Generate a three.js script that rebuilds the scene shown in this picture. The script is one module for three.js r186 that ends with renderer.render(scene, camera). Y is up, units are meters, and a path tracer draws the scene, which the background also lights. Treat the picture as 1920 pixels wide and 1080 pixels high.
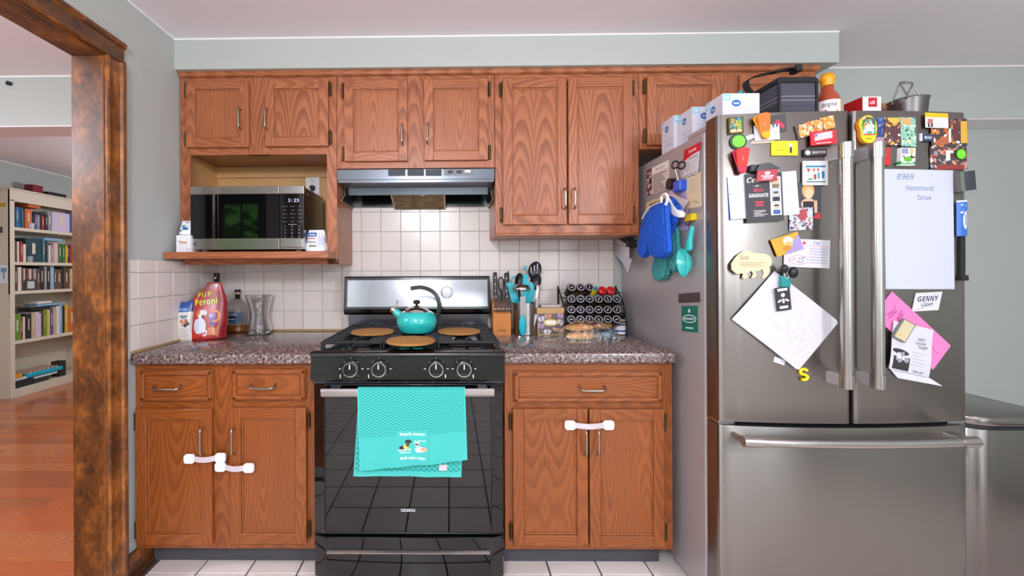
import * as THREE from 'three';
import { RoundedBoxGeometry } from 'three/addons/geometries/RoundedBoxGeometry.js';
import { mergeGeometries, toCreasedNormals } from 'three/addons/utils/BufferGeometryUtils.js';
import { RectAreaLightUniformsLib } from 'three/addons/lights/RectAreaLightUniformsLib.js';
import { ImprovedNoise } from 'three/addons/math/ImprovedNoise.js';

// ---------------------------------------------------------------- camera, sky, lights, exposure
const V3 = THREE.Vector3, F = 780, PPX = 835, PPY = 508, CAM = new V3(0, 1.247, 2.32);
const scene = new THREE.Scene();
const camera = new THREE.PerspectiveCamera(2 * Math.atan(540 / F) * 180 / Math.PI, 16 / 9, 0.05, 60);
camera.rotation.order = 'YXZ';
camera.position.copy(CAM);
camera.rotation.set(0, 0.0117, -0.005);
camera.setViewOffset(1920, 1080, 960 - PPX, 540 - PPY, 1920, 1080);
camera.updateMatrixWorld(true);
const renderer = new THREE.WebGLRenderer();
renderer.toneMapping = THREE.LinearToneMapping;
renderer.toneMappingExposure = 1.1;
renderer.shadowMap.enabled = true;
RectAreaLightUniformsLib.init();
scene.background = new THREE.Color(0.80, 0.90, 1.0);
scene.backgroundIntensity = 1.6;
function areaLight(name, w, h, pos, look, color, intensity) {
  const l = new THREE.RectAreaLight(color, intensity, w, h);
  l.name = name; l.position.set(...pos); l.lookAt(...look); scene.add(l);
  return l;
}
// daylight standing in the window openings; sun over the roof, on the garden only
areaLight('kitchen_window_daylight', 1.20, 1.05, [-0.05, 1.62, 4.36], [-0.05, 1.60, 0], 0xe6f0ff, 3.4);
areaLight('patio_door_daylight', 1.70, 1.95, [2.35, 1.03, 4.36], [2.35, 1.03, 0], 0xeaf2ff, 2.8);
const sun = new THREE.DirectionalLight(0xfff3e0, 8);
sun.name = 'sun'; sun.position.set(-4, 14, -9); sun.target.position.set(-4, 0, 8); scene.add(sun, sun.target);
Object.assign(sun.shadow.camera, { left: -16, right: 16, top: 16, bottom: -16, near: 1, far: 60 });
// added globe lamps, out of view, to even out the light: [x, y, z, candela]; each light sits inside its glowing globe, built below
const ADDED_GLOBES = [[-0.35, 2.02, 3.05, 6.6], [1.75, 2.02, 3.05, 4.8], [-2.75, 2.02, 1.75, 5.4], [-2.5, 1.9, -2.2, 3.0]];
for (const [x, y, z, cd] of ADDED_GLOBES) { const l = new THREE.PointLight(0xf4f6ff, cd); l.name = 'added_globe_lamp'; l.position.set(x, y, z); l.shadow.radius = 6; scene.add(l); }

// ---------------------------------------------------------------- pixel rays -> points on real planes
const CQ = camera.quaternion.clone();
const ray = (px, py) => new V3((px - PPX) / F, -(py - PPY) / F, -1).applyQuaternion(CQ);
const Pz = (px, py, z) => { const d = ray(px, py); return d.multiplyScalar((z - CAM.z) / d.z).add(CAM); };
const Px = (px, py, x) => { const d = ray(px, py); return d.multiplyScalar((x - CAM.x) / d.x).add(CAM); };
const Py = (px, py, y) => { const d = ray(px, py); return d.multiplyScalar((y - CAM.y) / d.y).add(CAM); };
const RZ = (x0, y0, x1, y1, z) => {   // pixel rectangle on the plane z -> metres
  const a = Pz(x0, y0, z), b = Pz(x1, y0, z), c = Pz(x0, y1, z), d = Pz(x1, y1, z);
  return { x0: (a.x + c.x) / 2, x1: (b.x + d.x) / 2, y0: (c.y + d.y) / 2, y1: (a.y + b.y) / 2 };
};

// ---------------------------------------------------------------- random numbers, noise
let seed = 7;
const rnd = () => { seed = (seed * 1664525 + 1013904223) >>> 0; return seed / 4294967296; };
const rr = (a, b) => a + (b - a) * rnd();
const perlin = new ImprovedNoise();
const noise = (x, y, z = 0) => perlin.noise(x, y, z);
const fbm = (x, y, z, o = 4) => { let s = 0, a = 0.5; for (let i = 0; i < o; i++) { s += a * noise(x, y, z + i * 7.3); x *= 2.03; y *= 2.03; a *= 0.5; } return s; };
const clamp = (v, a = 0, b = 1) => Math.min(b, Math.max(a, v));
const mix = (a, b, t) => a + (b - a) * t;
const sm = (a, b, x) => { const t = clamp((x - a) / (b - a)); return t * t * (3 - 2 * t); };

// ---------------------------------------------------------------- scene bookkeeping
const names = new Map();
function numbered(n) { const k = names.get(n) || 0; names.set(n, k + 1); return k ? n + '_' + String(k).padStart(3, '0') : n; }
function tag(o, label, category, group, kind) {
  o.userData = { label, category };
  if (group) o.userData.group = group;
  if (kind) o.userData.kind = kind;
  return o;
}
function thing(name, label, category, group) {
  const g = new THREE.Group(); g.name = numbered(name); tag(g, label, category, group); scene.add(g); return g;
}
function part(name, geo, mat, parent, label) {
  const m = new THREE.Mesh(geo, mat); m.name = name; parent.add(m); if (label) m.userData.label = label; return m;
}
function group(name, parent) { const g = new THREE.Group(); g.name = name; parent.add(g); return g; }
function solo(name, geo, mat, label, category, grp) {
  const m = new THREE.Mesh(geo, mat); m.name = numbered(name); tag(m, label, category, grp); scene.add(m); return m;
}
function struct(name, geo, mat, label, category) {
  const m = geo ? new THREE.Mesh(geo, mat) : new THREE.Group(); m.name = name; scene.add(m);
  m.userData = { kind: 'structure' }; if (label) m.userData.label = label; if (category) m.userData.category = category;
  return m;
}

// ---------------------------------------------------------------- geometry helpers (world metres)
function bx(x0, x1, y0, y1, z0, z1, r = 0, seg = 2) {
  const w = x1 - x0, h = y1 - y0, d = z1 - z0;
  const g = r > 0 ? new RoundedBoxGeometry(w, h, d, seg, Math.min(r, w / 2.02, h / 2.02, d / 2.02)) : new THREE.BoxGeometry(w, h, d);
  g.translate((x0 + x1) / 2, (y0 + y1) / 2, (z0 + z1) / 2); return g;
}
function merge(list) {
  return mergeGeometries(list.map((g) => { const n = g.index ? g.toNonIndexed() : g.clone(); for (const k of Object.keys(n.attributes)) if (!['position', 'normal', 'uv'].includes(k)) n.deleteAttribute(k); return n; }));
}
// uv in metres, v along the grain ('x', 'y' or 'z')
function uvm(g, grain = 'y', su = 1, sv = 1, ou = 0, ov = 0) {
  const p = g.attributes.position, n = g.attributes.normal, uv = new Float32Array(p.count * 2);
  for (let i = 0; i < p.count; i++) {
    const P = { x: p.getX(i), y: p.getY(i), z: p.getZ(i) }, ax = Math.abs(n.getX(i)), ay = Math.abs(n.getY(i)), az = Math.abs(n.getZ(i));
    const face = az >= ax && az >= ay ? 'z' : ax >= ay ? 'x' : 'y';
    const axes = ['x', 'y', 'z'].filter((k) => k !== face);
    const v = axes.includes(grain) ? grain : axes[1], u = axes.find((k) => k !== v);
    uv[2 * i] = P[u] / su + ou; uv[2 * i + 1] = P[v] / sv + ov;
  }
  g.setAttribute('uv', new THREE.BufferAttribute(uv, 2)); return g;
}
// planar uv over a box of the xy plane
function uvXY(g, x0, x1, y0, y1) {
  const p = g.attributes.position, uv = new Float32Array(p.count * 2);
  for (let i = 0; i < p.count; i++) { uv[2 * i] = (p.getX(i) - x0) / (x1 - x0); uv[2 * i + 1] = (p.getY(i) - y0) / (y1 - y0); }
  g.setAttribute('uv', new THREE.BufferAttribute(uv, 2)); return g;
}
// one cheap chamfered piece facing +z, its back at z = 0
function pieceGeo(w, h, d, b) {
  const x = w / 2, y = h / 2, R = [[x - b, y - b, d], [x, y, d - b], [x, y, 0]], pos = [], idx = [];
  const quad = (a, c, e, f) => { const k = pos.length / 3; pos.push(...a, ...c, ...e, ...f); idx.push(k, k + 1, k + 2, k, k + 2, k + 3); };
  const ring = ([a, c, z]) => [[-a, -c, z], [a, -c, z], [a, c, z], [-a, c, z]], q = R.map(ring);
  quad(...q[0]);
  for (let r = 0; r < 2; r++) for (let i = 0; i < 4; i++) { const j = (i + 1) % 4; quad(q[r + 1][i], q[r + 1][j], q[r][j], q[r][i]); }
  quad(q[2][3], q[2][2], q[2][1], q[2][0]);
  const g = new THREE.BufferGeometry();
  g.setAttribute('position', new THREE.Float32BufferAttribute(pos, 3)); g.setIndex(idx); 
  const n = g.toNonIndexed(); n.computeVertexNormals(); uvXY(n, 0, 1, 0, 1); return n;
}
function tube(pts, r, seg = 24, rad = 8, closed = false, tension = 0.5) {
  const c = new THREE.CatmullRomCurve3(pts.map((p) => p.isVector3 ? p : new V3(...p)), closed, 'catmullrom', tension);
  return new THREE.TubeGeometry(c, seg, r, rad, closed);
}
function bar(a, b, r, rad = 10) {   // straight rod with ends
  const A = new V3(...a), B = new V3(...b), d = B.clone().sub(A), g = new THREE.CylinderGeometry(r, r, d.length(), rad);
  g.applyQuaternion(new THREE.Quaternion().setFromUnitVectors(new V3(0, 1, 0), d.normalize())); g.translate(...A.add(B).multiplyScalar(0.5).toArray()); return g;
}
function lathe(prof, x, y, z, seg = 40) { const g = new THREE.LatheGeometry(prof.map(([r, h]) => new THREE.Vector2(Math.max(r, 1e-5), h)), seg); g.translate(x, y, z); return g; }
function extr(shape, depth, opt = {}) {
  return new THREE.ExtrudeGeometry(shape, { depth, bevelEnabled: !!opt.bevel, bevelSize: opt.bevel || 0, bevelThickness: opt.bevelT ?? opt.bevel ?? 0, bevelOffset: -(opt.bevel || 0), bevelSegments: opt.seg || 2, curveSegments: opt.curve || 16, steps: 1 });
}
function poly(pts) { const s = new THREE.Shape(); pts.forEach(([x, y], i) => i ? s.lineTo(x, y) : s.moveTo(x, y)); s.closePath(); return s; }
// profile in (z, y), extruded along x from x0 to x1
function extrX(pts, x0, x1, bevel = 0) {
  const g = extr(poly(pts.map(([z, y]) => [-z, y])), x1 - x0, { bevel, seg: 2 });
  g.rotateY(Math.PI / 2); g.translate(x0, 0, 0); return g;   // local (x, y, z) -> (z, y, -x): shape x = -z
}
// profile in (x, z), extruded upward from y0 to y1
function extrY(pts, y0, y1, bevel = 0, crease = 0.6) {
  let g = extr(poly(pts.map(([x, z]) => [x, -z])), y1 - y0 - 2 * bevel, { bevel, seg: 2 });
  g.rotateX(-Math.PI / 2); g.translate(0, y0 + bevel, 0); g = toCreasedNormals(g, crease); return g;
}
// thick sheet from a function (u, v) -> point, front face on the side of du x dv
function slab(fn, nu, nv, th) {
  const P = [], N = [], e = 1e-3;
  for (let j = 0; j <= nv; j++) for (let i = 0; i <= nu; i++) {
    const u = i / nu, v = j / nv, p = fn(u, v);
    const du = fn(Math.min(1, u + e), v).sub(fn(Math.max(0, u - e), v)), dv = fn(u, Math.min(1, v + e)).sub(fn(u, Math.max(0, v - e)));
    N.push(du.cross(dv).normalize()); P.push(p);
  }
  const pos = [], nor = [], uv = [], idx = [], W = nu + 1;
  for (const s of [1, -1]) for (let k = 0; k < P.length; k++) {
    pos.push(...P[k].clone().addScaledVector(N[k], s * th / 2).toArray()); nor.push(...N[k].clone().multiplyScalar(s).toArray()); uv.push((k % W) / nu, Math.floor(k / W) / nv);
  }
  const O = P.length;
  for (let j = 0; j < nv; j++) for (let i = 0; i < nu; i++) {
    const a = j * W + i, b = a + 1, c = a + W, d = c + 1;
    idx.push(a, b, d, a, d, c, O + a, O + d, O + b, O + a, O + c, O + d);
  }
  const rim = [];
  for (let i = 0; i < nu; i++) rim.push(i); for (let j = 0; j < nv; j++) rim.push(j * W + nu); for (let i = nu; i > 0; i--) rim.push(nv * W + i); for (let j = nv; j > 0; j--) rim.push(j * W);
  rim.forEach((a, k) => {
    const b = rim[(k + 1) % rim.length], q = pos.length / 3, A = P[a], B = P[b], out = B.clone().sub(A).cross(N[a]).normalize();
    for (const m of [a, b, O + b, O + a]) { pos.push(pos[3 * m], pos[3 * m + 1], pos[3 * m + 2]); nor.push(out.x, out.y, out.z); uv.push(uv[2 * m], uv[2 * m + 1]); }
    idx.push(q, q + 2, q + 1, q, q + 3, q + 2);
  });
  const g = new THREE.BufferGeometry();
  g.setAttribute('position', new THREE.Float32BufferAttribute(pos, 3)); g.setAttribute('normal', new THREE.Float32BufferAttribute(nor, 3)); g.setAttribute('uv', new THREE.Float32BufferAttribute(uv, 2)); g.setIndex(idx);
  return g;
}
// loft of superellipse rings {x, y, z, rx, rz, n, turn}; caps closed
function loft(rings, seg = 36) {
  const pos = [], uv = [], idx = [], W = seg + 1;
  rings.forEach((r, j) => {
    for (let i = 0; i <= seg; i++) {
      const a = i / seg * 2 * Math.PI, c = Math.cos(a), s = Math.sin(a), e = 2 / (r.n || 2), x = r.rx * Math.sign(c) * Math.abs(c) ** e, z = r.rz * Math.sign(s) * Math.abs(s) ** e, t = r.turn || 0;
      pos.push(r.x + x * Math.cos(t) + z * Math.sin(t), r.y + (r.dy ? r.dy(x, z) : 0), r.z - x * Math.sin(t) + z * Math.cos(t)); uv.push(i / seg, j / (rings.length - 1));
    }
  });
  for (let j = 0; j < rings.length - 1; j++) for (let i = 0; i < seg; i++) { const a = j * W + i, b = a + 1, c = a + W, d = c + 1; idx.push(a, c, b, b, c, d); }
  for (const [j, s] of [[0, 1], [rings.length - 1, 0]]) {
    const r = rings[j], k = pos.length / 3; pos.push(r.x, r.y, r.z); uv.push(0.5, s ? 0 : 1);
    for (let i = 0; i < seg; i++) s ? idx.push(k, j * W + i, j * W + i + 1) : idx.push(k, j * W + i + 1, j * W + i);
  }
  const g = new THREE.BufferGeometry();
  g.setAttribute('position', new THREE.Float32BufferAttribute(pos, 3)); g.setAttribute('uv', new THREE.Float32BufferAttribute(uv, 2)); g.setIndex(idx); g.computeVertexNormals();
  return g;
}

// ---------------------------------------------------------------- textures
function dataTex(w, h, fn, srgb = true) {
  const d = new Uint8Array(w * h * 4);
  for (let y = 0; y < h; y++) for (let x = 0; x < w; x++) { const c = fn(x / w, y / h, x, y), o = (y * w + x) * 4; d[o] = clamp(c[0]) * 255; d[o + 1] = clamp(c[1]) * 255; d[o + 2] = clamp(c[2]) * 255; d[o + 3] = 255; }
  const t = new THREE.DataTexture(d, w, h); t.magFilter = THREE.LinearFilter; t.minFilter = THREE.LinearFilter; t.wrapS = t.wrapT = THREE.MirroredRepeatWrapping; if (srgb) t.colorSpace = THREE.SRGBColorSpace; t.needsUpdate = true; return t;
}
function cv(w, h, draw) {
  const c = document.createElement('canvas'); c.width = w; c.height = h; const x = c.getContext('2d'); draw(x, w, h);
  const t = new THREE.CanvasTexture(c); t.colorSpace = THREE.SRGBColorSpace; t.magFilter = THREE.LinearFilter; return t;
}
const hex = (s) => { const c = new THREE.Color(s); c.convertLinearToSRGB(); return [c.r, c.g, c.b]; };
const lerp3 = (a, b, t) => [mix(a[0], b[0], t), mix(a[1], b[1], t), mix(a[2], b[2], t)];
// plain-sawn oak: u = 0.5 m across, v = 1 m along the grain; arches, ring lines and pores
function oakTex(light, dark, pore, s, contrast = 1) {
  const L = hex(light), D = hex(dark), P = hex(pore);
  return dataTex(768, 1024, (u, v) => {
    const x = u * 0.5, y = v, wob = 0.010 * noise(x * 9, y * 3.2, s) + 0.004 * noise(x * 30, y * 7, s + 3);
    const bi = Math.floor(x / 0.125), xc = (bi + 0.5) * 0.125 + 0.05 * noise(bi * 3.7, y * 0.6, s + 9), d0 = -0.015 + 0.11 * (y - 0.3 * noise(bi * 1.9, 0.5, s));
    const d = Math.sqrt((x - xc + wob) ** 2 + d0 * d0) + wob * 0.6, ring = d / 0.0105, f = ring - Math.floor(ring);
    let t = sm(0.15, 0.85, f) * (1 - sm(0.86, 1, f));
    t = t * (0.75 + 0.5 * noise(ring * 0.5, 2.5, s)) * contrast;
    const fine = noise(x * 900, y * 14, s) * 0.5 + noise(x * 420, y * 9, s + 5) * 0.5, broad = fbm(x * 6, y * 1.6, s + 1, 3);
    let c = lerp3(L, D, clamp(t * 0.75 + 0.22 + broad * 0.35));
    const p = sm(0.18, 0.5, fine) * (0.28 + 0.5 * t);
    return lerp3(c, P, clamp(p));
  });
}
const M = (o) => new THREE.MeshPhysicalMaterial(o);
const sM = (o) => new THREE.MeshStandardMaterial(o);
const col = (c, roughness = 0.6, o = {}) => sM({ color: c, roughness, ...o });
// ---------------------------------------------------------------- materials
const T = {};
T.oak = oakTex('#b97047', '#894b29', '#6a3618', 1.3);
T.oakLow = oakTex('#9f561f', '#783c10', '#592a09', 4.7, 0.9);  // same oak for the low cabinets, light falloff put into darker colours
T.birch = oakTex('#d9ac74', '#c8945b', '#b98650', 8.1, 0.4);
T.plank = oakTex('#c4723e', '#a4582c', '#85431e', 12.9, 0.5);
T.dark = dataTex(512, 1024, (u, v) => {   // mottled dark varnish over figured wood, 0.25 m x 1 m
  const x = u * 0.25, y = v, a = fbm(x * 11, y * 5, 2, 5), b = fbm(x * 60 + a * 4, y * 26, 5, 4), l = noise(x * 300, y * 10, 3);
  const t = clamp(0.46 + a * 0.95 + b * 0.55 + l * 0.12);
  return t < 0.5 ? lerp3(hex('#382013'), hex('#6c3e19'), t * 2) : lerp3(hex('#6c3e19'), hex('#ac6829'), t * 2 - 1);
});
T.granite = dataTex(768, 768, (u, v) => {   // laminate print, 0.6 m
  const x = u * 0.36, y = v * 0.36, a = fbm(x * 75, y * 75, 1, 3), b = fbm(x * 150 + 40, y * 150, 4, 3), c = noise(x * 320, y * 320, 9);
  let o = lerp3(hex('#6d5a55'), hex('#8e7a74'), sm(-0.25, 0.25, a));
  o = lerp3(o, hex('#c2b0a8'), sm(0.14, 0.30, b + c * 0.1)); o = lerp3(o, hex('#3b3036'), sm(0.10, 0.24, -b + a * 0.5 + c * 0.08));
  return lerp3(o, hex('#2a2428'), sm(0.3, 0.5, c) * 0.7);
});
T.cork = dataTex(256, 256, (u, v) => { const n = fbm(u * 30, v * 30, 3, 3), m = noise(u * 90, v * 90, 1); return lerp3(lerp3(hex('#d09a55'), hex('#9a6430'), clamp(0.5 + n * 1.4)), hex('#5f3717'), sm(0.25, 0.55, m)); });
T.fuzz = dataTex(256, 256, (u, v) => { const n = 0.5 + 0.5 * noise(u * 110, v * 110, 3); return [n, n, n]; }, false);
T.roll = dataTex(512, 512, (u, v) => { const n = 0.5 + 0.5 * fbm(u * 90, v * 90, 3, 3); return [n, n, n]; }, false);
T.brush = dataTex(512, 512, (u, v) => { const n = 0.5 + 0.35 * noise(u * 2, v * 240, 3) + 0.15 * noise(u * 9, v * 400, 8); return [n, n, n]; }, false);
const rep = (t, a, b) => { const c = t.clone(); c.repeat.set(a, b); c.needsUpdate = true; return c; };
const m = {
  oak: M({ map: T.oak, roughness: 0.42, clearcoat: 0.25, clearcoatRoughness: 0.3 }),
  oakLow: M({ map: T.oakLow, roughness: 0.42, clearcoat: 0.25, clearcoatRoughness: 0.3 }),
  birch: sM({ map: T.birch, roughness: 0.5 }),
  dark: M({ map: T.dark, roughness: 0.38, clearcoat: 0.3, clearcoatRoughness: 0.25 }),
  wall: sM({ color: '#b8bdb8', roughness: 0.75, bumpMap: T.roll, bumpScale: 0.0004 }),
  ceiling: sM({ color: '#efe9ee', roughness: 0.9 }),
  white: col('#e9e7e4', 0.5), caulk: col('#f0efee', 0.6),
  tile: [0, 1, 2, 3].map((i) => M({ color: ['#e0d5ce', '#e2d8d2', '#ddd2cb', '#e3d9d1'][i], roughness: 0.22, clearcoat: 0.25, clearcoatRoughness: 0.12 })),
  grout: col('#e6e1da', 0.9),
  floorTile: [0, 1, 2, 3].map((i) => M({ color: ['#ece0d9', '#eee2dc', '#e8dcd4', '#efe4de'][i], roughness: 0.32 })),
  floorGrout: col('#4d4440', 0.9),
  granite: M({ map: T.granite, roughness: 0.12, clearcoat: 0.6, clearcoatRoughness: 0.1 }),
  toe: col('#4b4a50', 0.6),
  nickel: sM({ color: '#a79f94', metalness: 1, roughness: 0.28 }),
  brass: sM({ color: '#5b4c33', metalness: 0.9, roughness: 0.45 }),
  chrome: sM({ color: '#dcdcdc', metalness: 1, roughness: 0.08 }),
  steel: M({ color: '#b9b5b2', metalness: 1, roughness: 0.24 }),
  fridge: M({ color: '#8f8a85', metalness: 1, roughness: 0.32, anisotropy: 0.8, anisotropyRotation: Math.PI / 2, bumpMap: T.brush, bumpScale: 0.00002 }),
  fridgeBar: M({ color: '#b5b0ac', metalness: 1, roughness: 0.25 }),
  fridgeSide: M({ color: '#aca4a4', metalness: 0.25, roughness: 0.28 }),
  rubber: col('#15151a', 0.6), dkgrey: col('#3a3b40', 0.5),
  enamel: M({ color: '#08090b', roughness: 0.16, clearcoat: 0.5, clearcoatRoughness: 0.04 }),
  glassBlack: M({ color: '#050506', roughness: 0.03, clearcoat: 0.25, clearcoatRoughness: 0.02 }),
  castIron: col('#17181b', 0.5), 
  hood: M({ color: '#666b72', metalness: 0.85, roughness: 0.24 }),
  plasticWhite: col('#f2f0f2', 0.35), plasticBlack: col('#111114', 0.35), plasticGrey: col('#b9b4bb', 0.4),
  clear: M({ color: '#ffffff', roughness: 0.02, transmission: 1, thickness: 0.004, ior: 1.5 }),
  pane: M({ color: '#ffffff', roughness: 0.0, transmission: 1, thickness: 0, ior: 1.45 }),
  film: M({ color: '#ffffff', roughness: 0.03, transmission: 1, thickness: 0, ior: 1.65 }),
  teal: M({ color: '#2ac0bc', roughness: 0.25, clearcoat: 0.8, clearcoatRoughness: 0.06 }),
  tealPlastic: col('#12a7b5', 0.35),
  cream: col('#cfc6b2', 0.55), bracket: sM({ color: '#b9b4b6', metalness: 0.5, roughness: 0.45 }),
  paper: col('#cecdd4', 0.8),
};
const rOff = () => [rr(0, 3), rr(0, 3)];
const oakU = (g, grain = 'y') => uvm(g, grain, 0.5, 1.0, ...rOff());
const darkU = (g, grain = 'y') => uvm(g, grain, 0.25, 1.0, ...rOff());

// ---------------------------------------------------------------- the setting
const WX = -1.31, WT = 0.115, H = 2.36, HB = 2.42, RX = 3.6, ZR = 4.3, LX = -4.66, ZB = -3.2;
// kitchen floor: grout bed and 8-inch tiles
const floor = struct('floor', uvm(bx(WX, RX, -0.06, -0.003, -0.3, ZR)), m.floorGrout, 'pale square ceramic kitchen floor tiles with dark grout', 'floor');
{
  const P = 0.2085, g = pieceGeo(P - 0.007, P - 0.007, 0.006, 0.0012); g.rotateX(-Math.PI / 2);
  const j0 = Pz(1033, 1080, 0.62); const ox = Py(1033, 1080, 0).x, oz = 0.542;
  const rest = [];
  const cells = [];
  for (let i = -12; i < 13; i++) for (let k = -4; k < 21; k++) {
    const x = ox + (i + 0.5) * P, z = oz + (k + 0.5) * P + P * 0.35;
    if (x - P / 2 < WX || x + P / 2 > RX || z + P / 2 > ZR || z < (x > 0.8 ? -0.1 : 0.5)) continue;
    cells.push([x, z, Math.hypot(x, z - 1.2)]);
  }
  cells.sort((a, b) => a[2] - b[2]);
  cells.forEach(([x, z], n) => {
    if (n < 260) { const t = part('tile', g, m.floorTile[Math.floor(rnd() * 4)], floor); t.position.set(x, -0.003, z); }
    else rest.push(g.clone().translate(x, -0.003, z));
  });
  const f = part('tile_field', merge(rest), m.floorTile[0], floor); f.userData.kind = 'stuff';
}
// wooden floor beyond the doorway, boards along x
const wood = struct('floor_wood', bx(LX, WX, -0.06, -0.012, ZB, ZR), m.toe, 'reddish brown strip wood floor beyond the doorway', 'floor');
{
  const mats = [0, 1, 2, 3].map((i) => M({ map: T.plank, color: ['#ffffff', '#f3e6de', '#ffe9dd', '#e8dad2'][i], roughness: 0.22, clearcoat: 0.4, clearcoatRoughness: 0.12 }));
  const B = 0.101;
  const variants = [0.9, 1.3, 1.7].map((L) => [0, 1, 2].map(() => { const g = pieceGeo(L - 0.002, B - 0.0018, 0.012, 0.0012); uvXY(g, 0, 1, 0, 1); const p = g.attributes.position, uv = g.attributes.uv, o = rr(0, 2), q = rr(0, 2); for (let i = 0; i < p.count; i++) uv.setXY(i, p.getY(i) / 0.5 + o, p.getX(i) + q); g.rotateX(-Math.PI / 2); return [L, g]; })).flat();
  const rest = [];
  let n = 0;
  for (let z = ZB + B / 2, k = 0; z < ZR; z += B, k++) {
    let x = LX - rr(0, 1.2);
    while (x < WX + 0.1) {
      let [L, g] = variants[Math.floor(rnd() * 9)];
      if (x + L > WX - 0.02 || x < LX) { const a = Math.max(x, LX + 0.002), b = Math.min(x + L, WX - 0.003); if (b - a > 0.03) { const h = g.clone(); h.scale((b - a) / L, 1, 1); g = h; } else { x += L; continue; } const c = (a + b) / 2; if (z < 2.2 && n < 290) { part('plank', g, mats[Math.floor(rnd() * 4)], wood).position.set(c, -0.012, z); n++; } else rest.push(g.clone().translate(c, -0.012, z)); x += L; continue; }
      if (z < 2.2 && n < 290) { part('plank', g, mats[Math.floor(rnd() * 4)], wood).position.set(x + L / 2, -0.012, z); n++; } else rest.push(g.clone().translate(x + L / 2, -0.012, z));
      x += L;
    }
  }
  if (rest.length) part('plank_field', merge(rest), mats[0], wood).userData.kind = 'stuff';
}
struct('ceiling', bx(WX - WT, RX + 0.1, H, H + 0.1, -0.3, ZR + 0.1), m.ceiling, 'smooth off-white kitchen ceiling', 'ceiling');
struct('ceiling_dining', bx(LX - 0.1, WX - WT, H, H + 0.1, -0.17, ZR + 0.1), m.ceiling, 'off-white ceiling of the room beyond the doorway', 'ceiling');
struct('ceiling_study', bx(LX - 0.1, WX - WT, HB, HB + 0.1, ZB - 0.1, -0.17), m.ceiling, 'shaded off-white ceiling above the bookcase', 'ceiling');
// left wall with the doorway
const DZ0 = Px(193, 400, WX).z, DZ1 = 2.0, DH = 2.068;
function wallHole(x0, x1, zmin, zmax, ymax, holes) {   // wall in the plane x = const
  const s = poly([[-zmax, 0], [-zmin, 0], [-zmin, ymax], [-zmax, ymax]]);
  for (const [a, b, c, d] of holes) { const h = new THREE.Path(); h.moveTo(-b, c); h.lineTo(-a, c); h.lineTo(-a, d); h.lineTo(-b, d); h.closePath(); s.holes.push(h); }
  const g = extr(s, x1 - x0); g.rotateY(Math.PI / 2); g.translate(x0, 0, 0); return g;
}
function wallHoleZ(x0, x1, z0, z1, ymax, holes) {   // wall in the plane z = const
  const s = poly([[x0, 0], [x1, 0], [x1, ymax], [x0, ymax]]);
  for (const [a, b, c, d] of holes) { const h = new THREE.Path(); h.moveTo(a, c); h.lineTo(b, c); h.lineTo(b, d); h.lineTo(a, d); h.closePath(); s.holes.push(h); }
  const g = extr(s, z1 - z0); g.translate(0, 0, z0); return g;
}
const wallUV = (g) => uvm(g, 'y', 0.6, 0.6);
struct('wall_left', wallUV(wallHole(WX - WT, WX, -0.16, ZR, H, [[DZ0 - 0.019, DZ1 + 0.019, 0.001, DH + 0.019]])), m.wall, 'grey green painted wall with the cased doorway', 'wall');
const AX0 = 1.15, AX1 = 3.42, AH = 2.07;
struct('wall_back', wallUV(wallHoleZ(WX, RX + 0.1, -0.16, 0, H, [[AX0, AX1, 0.001, AH]])), m.wall, 'grey green painted wall behind the cabinets and refrigerator', 'wall');
struct('wall_alcove', wallUV(bx(AX0 - 0.1, AX1 + 0.1, 0, H, -0.26, -0.16)), m.wall, 'grey green wall set back inside the shallow alcove', 'wall');
struct('trim_alcove', bx(AX0, AX1, AH - 0.004, AH + 0.002, -0.158, -0.002), m.ceiling, 'off-white underside of the alcove header', 'trim');
struct('wall_right', wallUV(bx(RX, RX + 0.1, 0, H, 0, ZR)), m.wall, 'grey green wall at the far end of the kitchen', 'wall');
const KW = [-0.65, 0.55, 1.08, 2.14], PD = [1.5, 3.2, 0.06, 2.02], DW = [-3.88, -2.68, 0.95, 2.27];
struct('wall_front', wallUV(wallHoleZ(WX, RX + 0.1, ZR, ZR + 0.12, H, [KW, PD])), m.wall, 'grey green wall opposite the cabinets with window and glass door', 'wall');
struct('wall_dining_front', wallUV(wallHoleZ(LX, WX, ZR, ZR + 0.12, H, [DW])), m.wall, 'grey green wall with grid window in the room beyond the doorway', 'wall');
struct('wall_study_left', wallUV(bx(LX - 0.1, LX, 0, HB, ZB, ZR)), m.wall, 'grey green wall behind the white bookcase', 'wall');
struct('wall_study_back', wallUV(bx(LX, WX, 0, HB, ZB - 0.1, ZB)), m.wall, 'grey green end wall of the room with the bookcase', 'wall');
struct('wall_study_right', wallUV(bx(WX - WT, WX, 0, HB, ZB, -0.16)), m.wall, 'grey green wall beside the opening to the bookcase room', 'wall');
struct('wall_header', wallUV(bx(LX, WX - WT, 2.078, HB, -0.17, 0)), m.wall, 'grey green header spanning the opening before the bookcase', 'wall');
struct('trim_header', bx(LX, WX - WT, 2.072, 2.078, -0.17, 0), m.ceiling, 'off-white underside of the header before the bookcase', 'trim');
// soffit over the cabinets
const SZ = 0.352, SY = 2.214, SX = Pz(1573, 90, SZ).x;
struct('wall_soffit', wallUV(bx(WX, SX, SY, H, 0, SZ)), m.wall, 'pale grey green soffit box above the upper cabinets', 'soffit');
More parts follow.
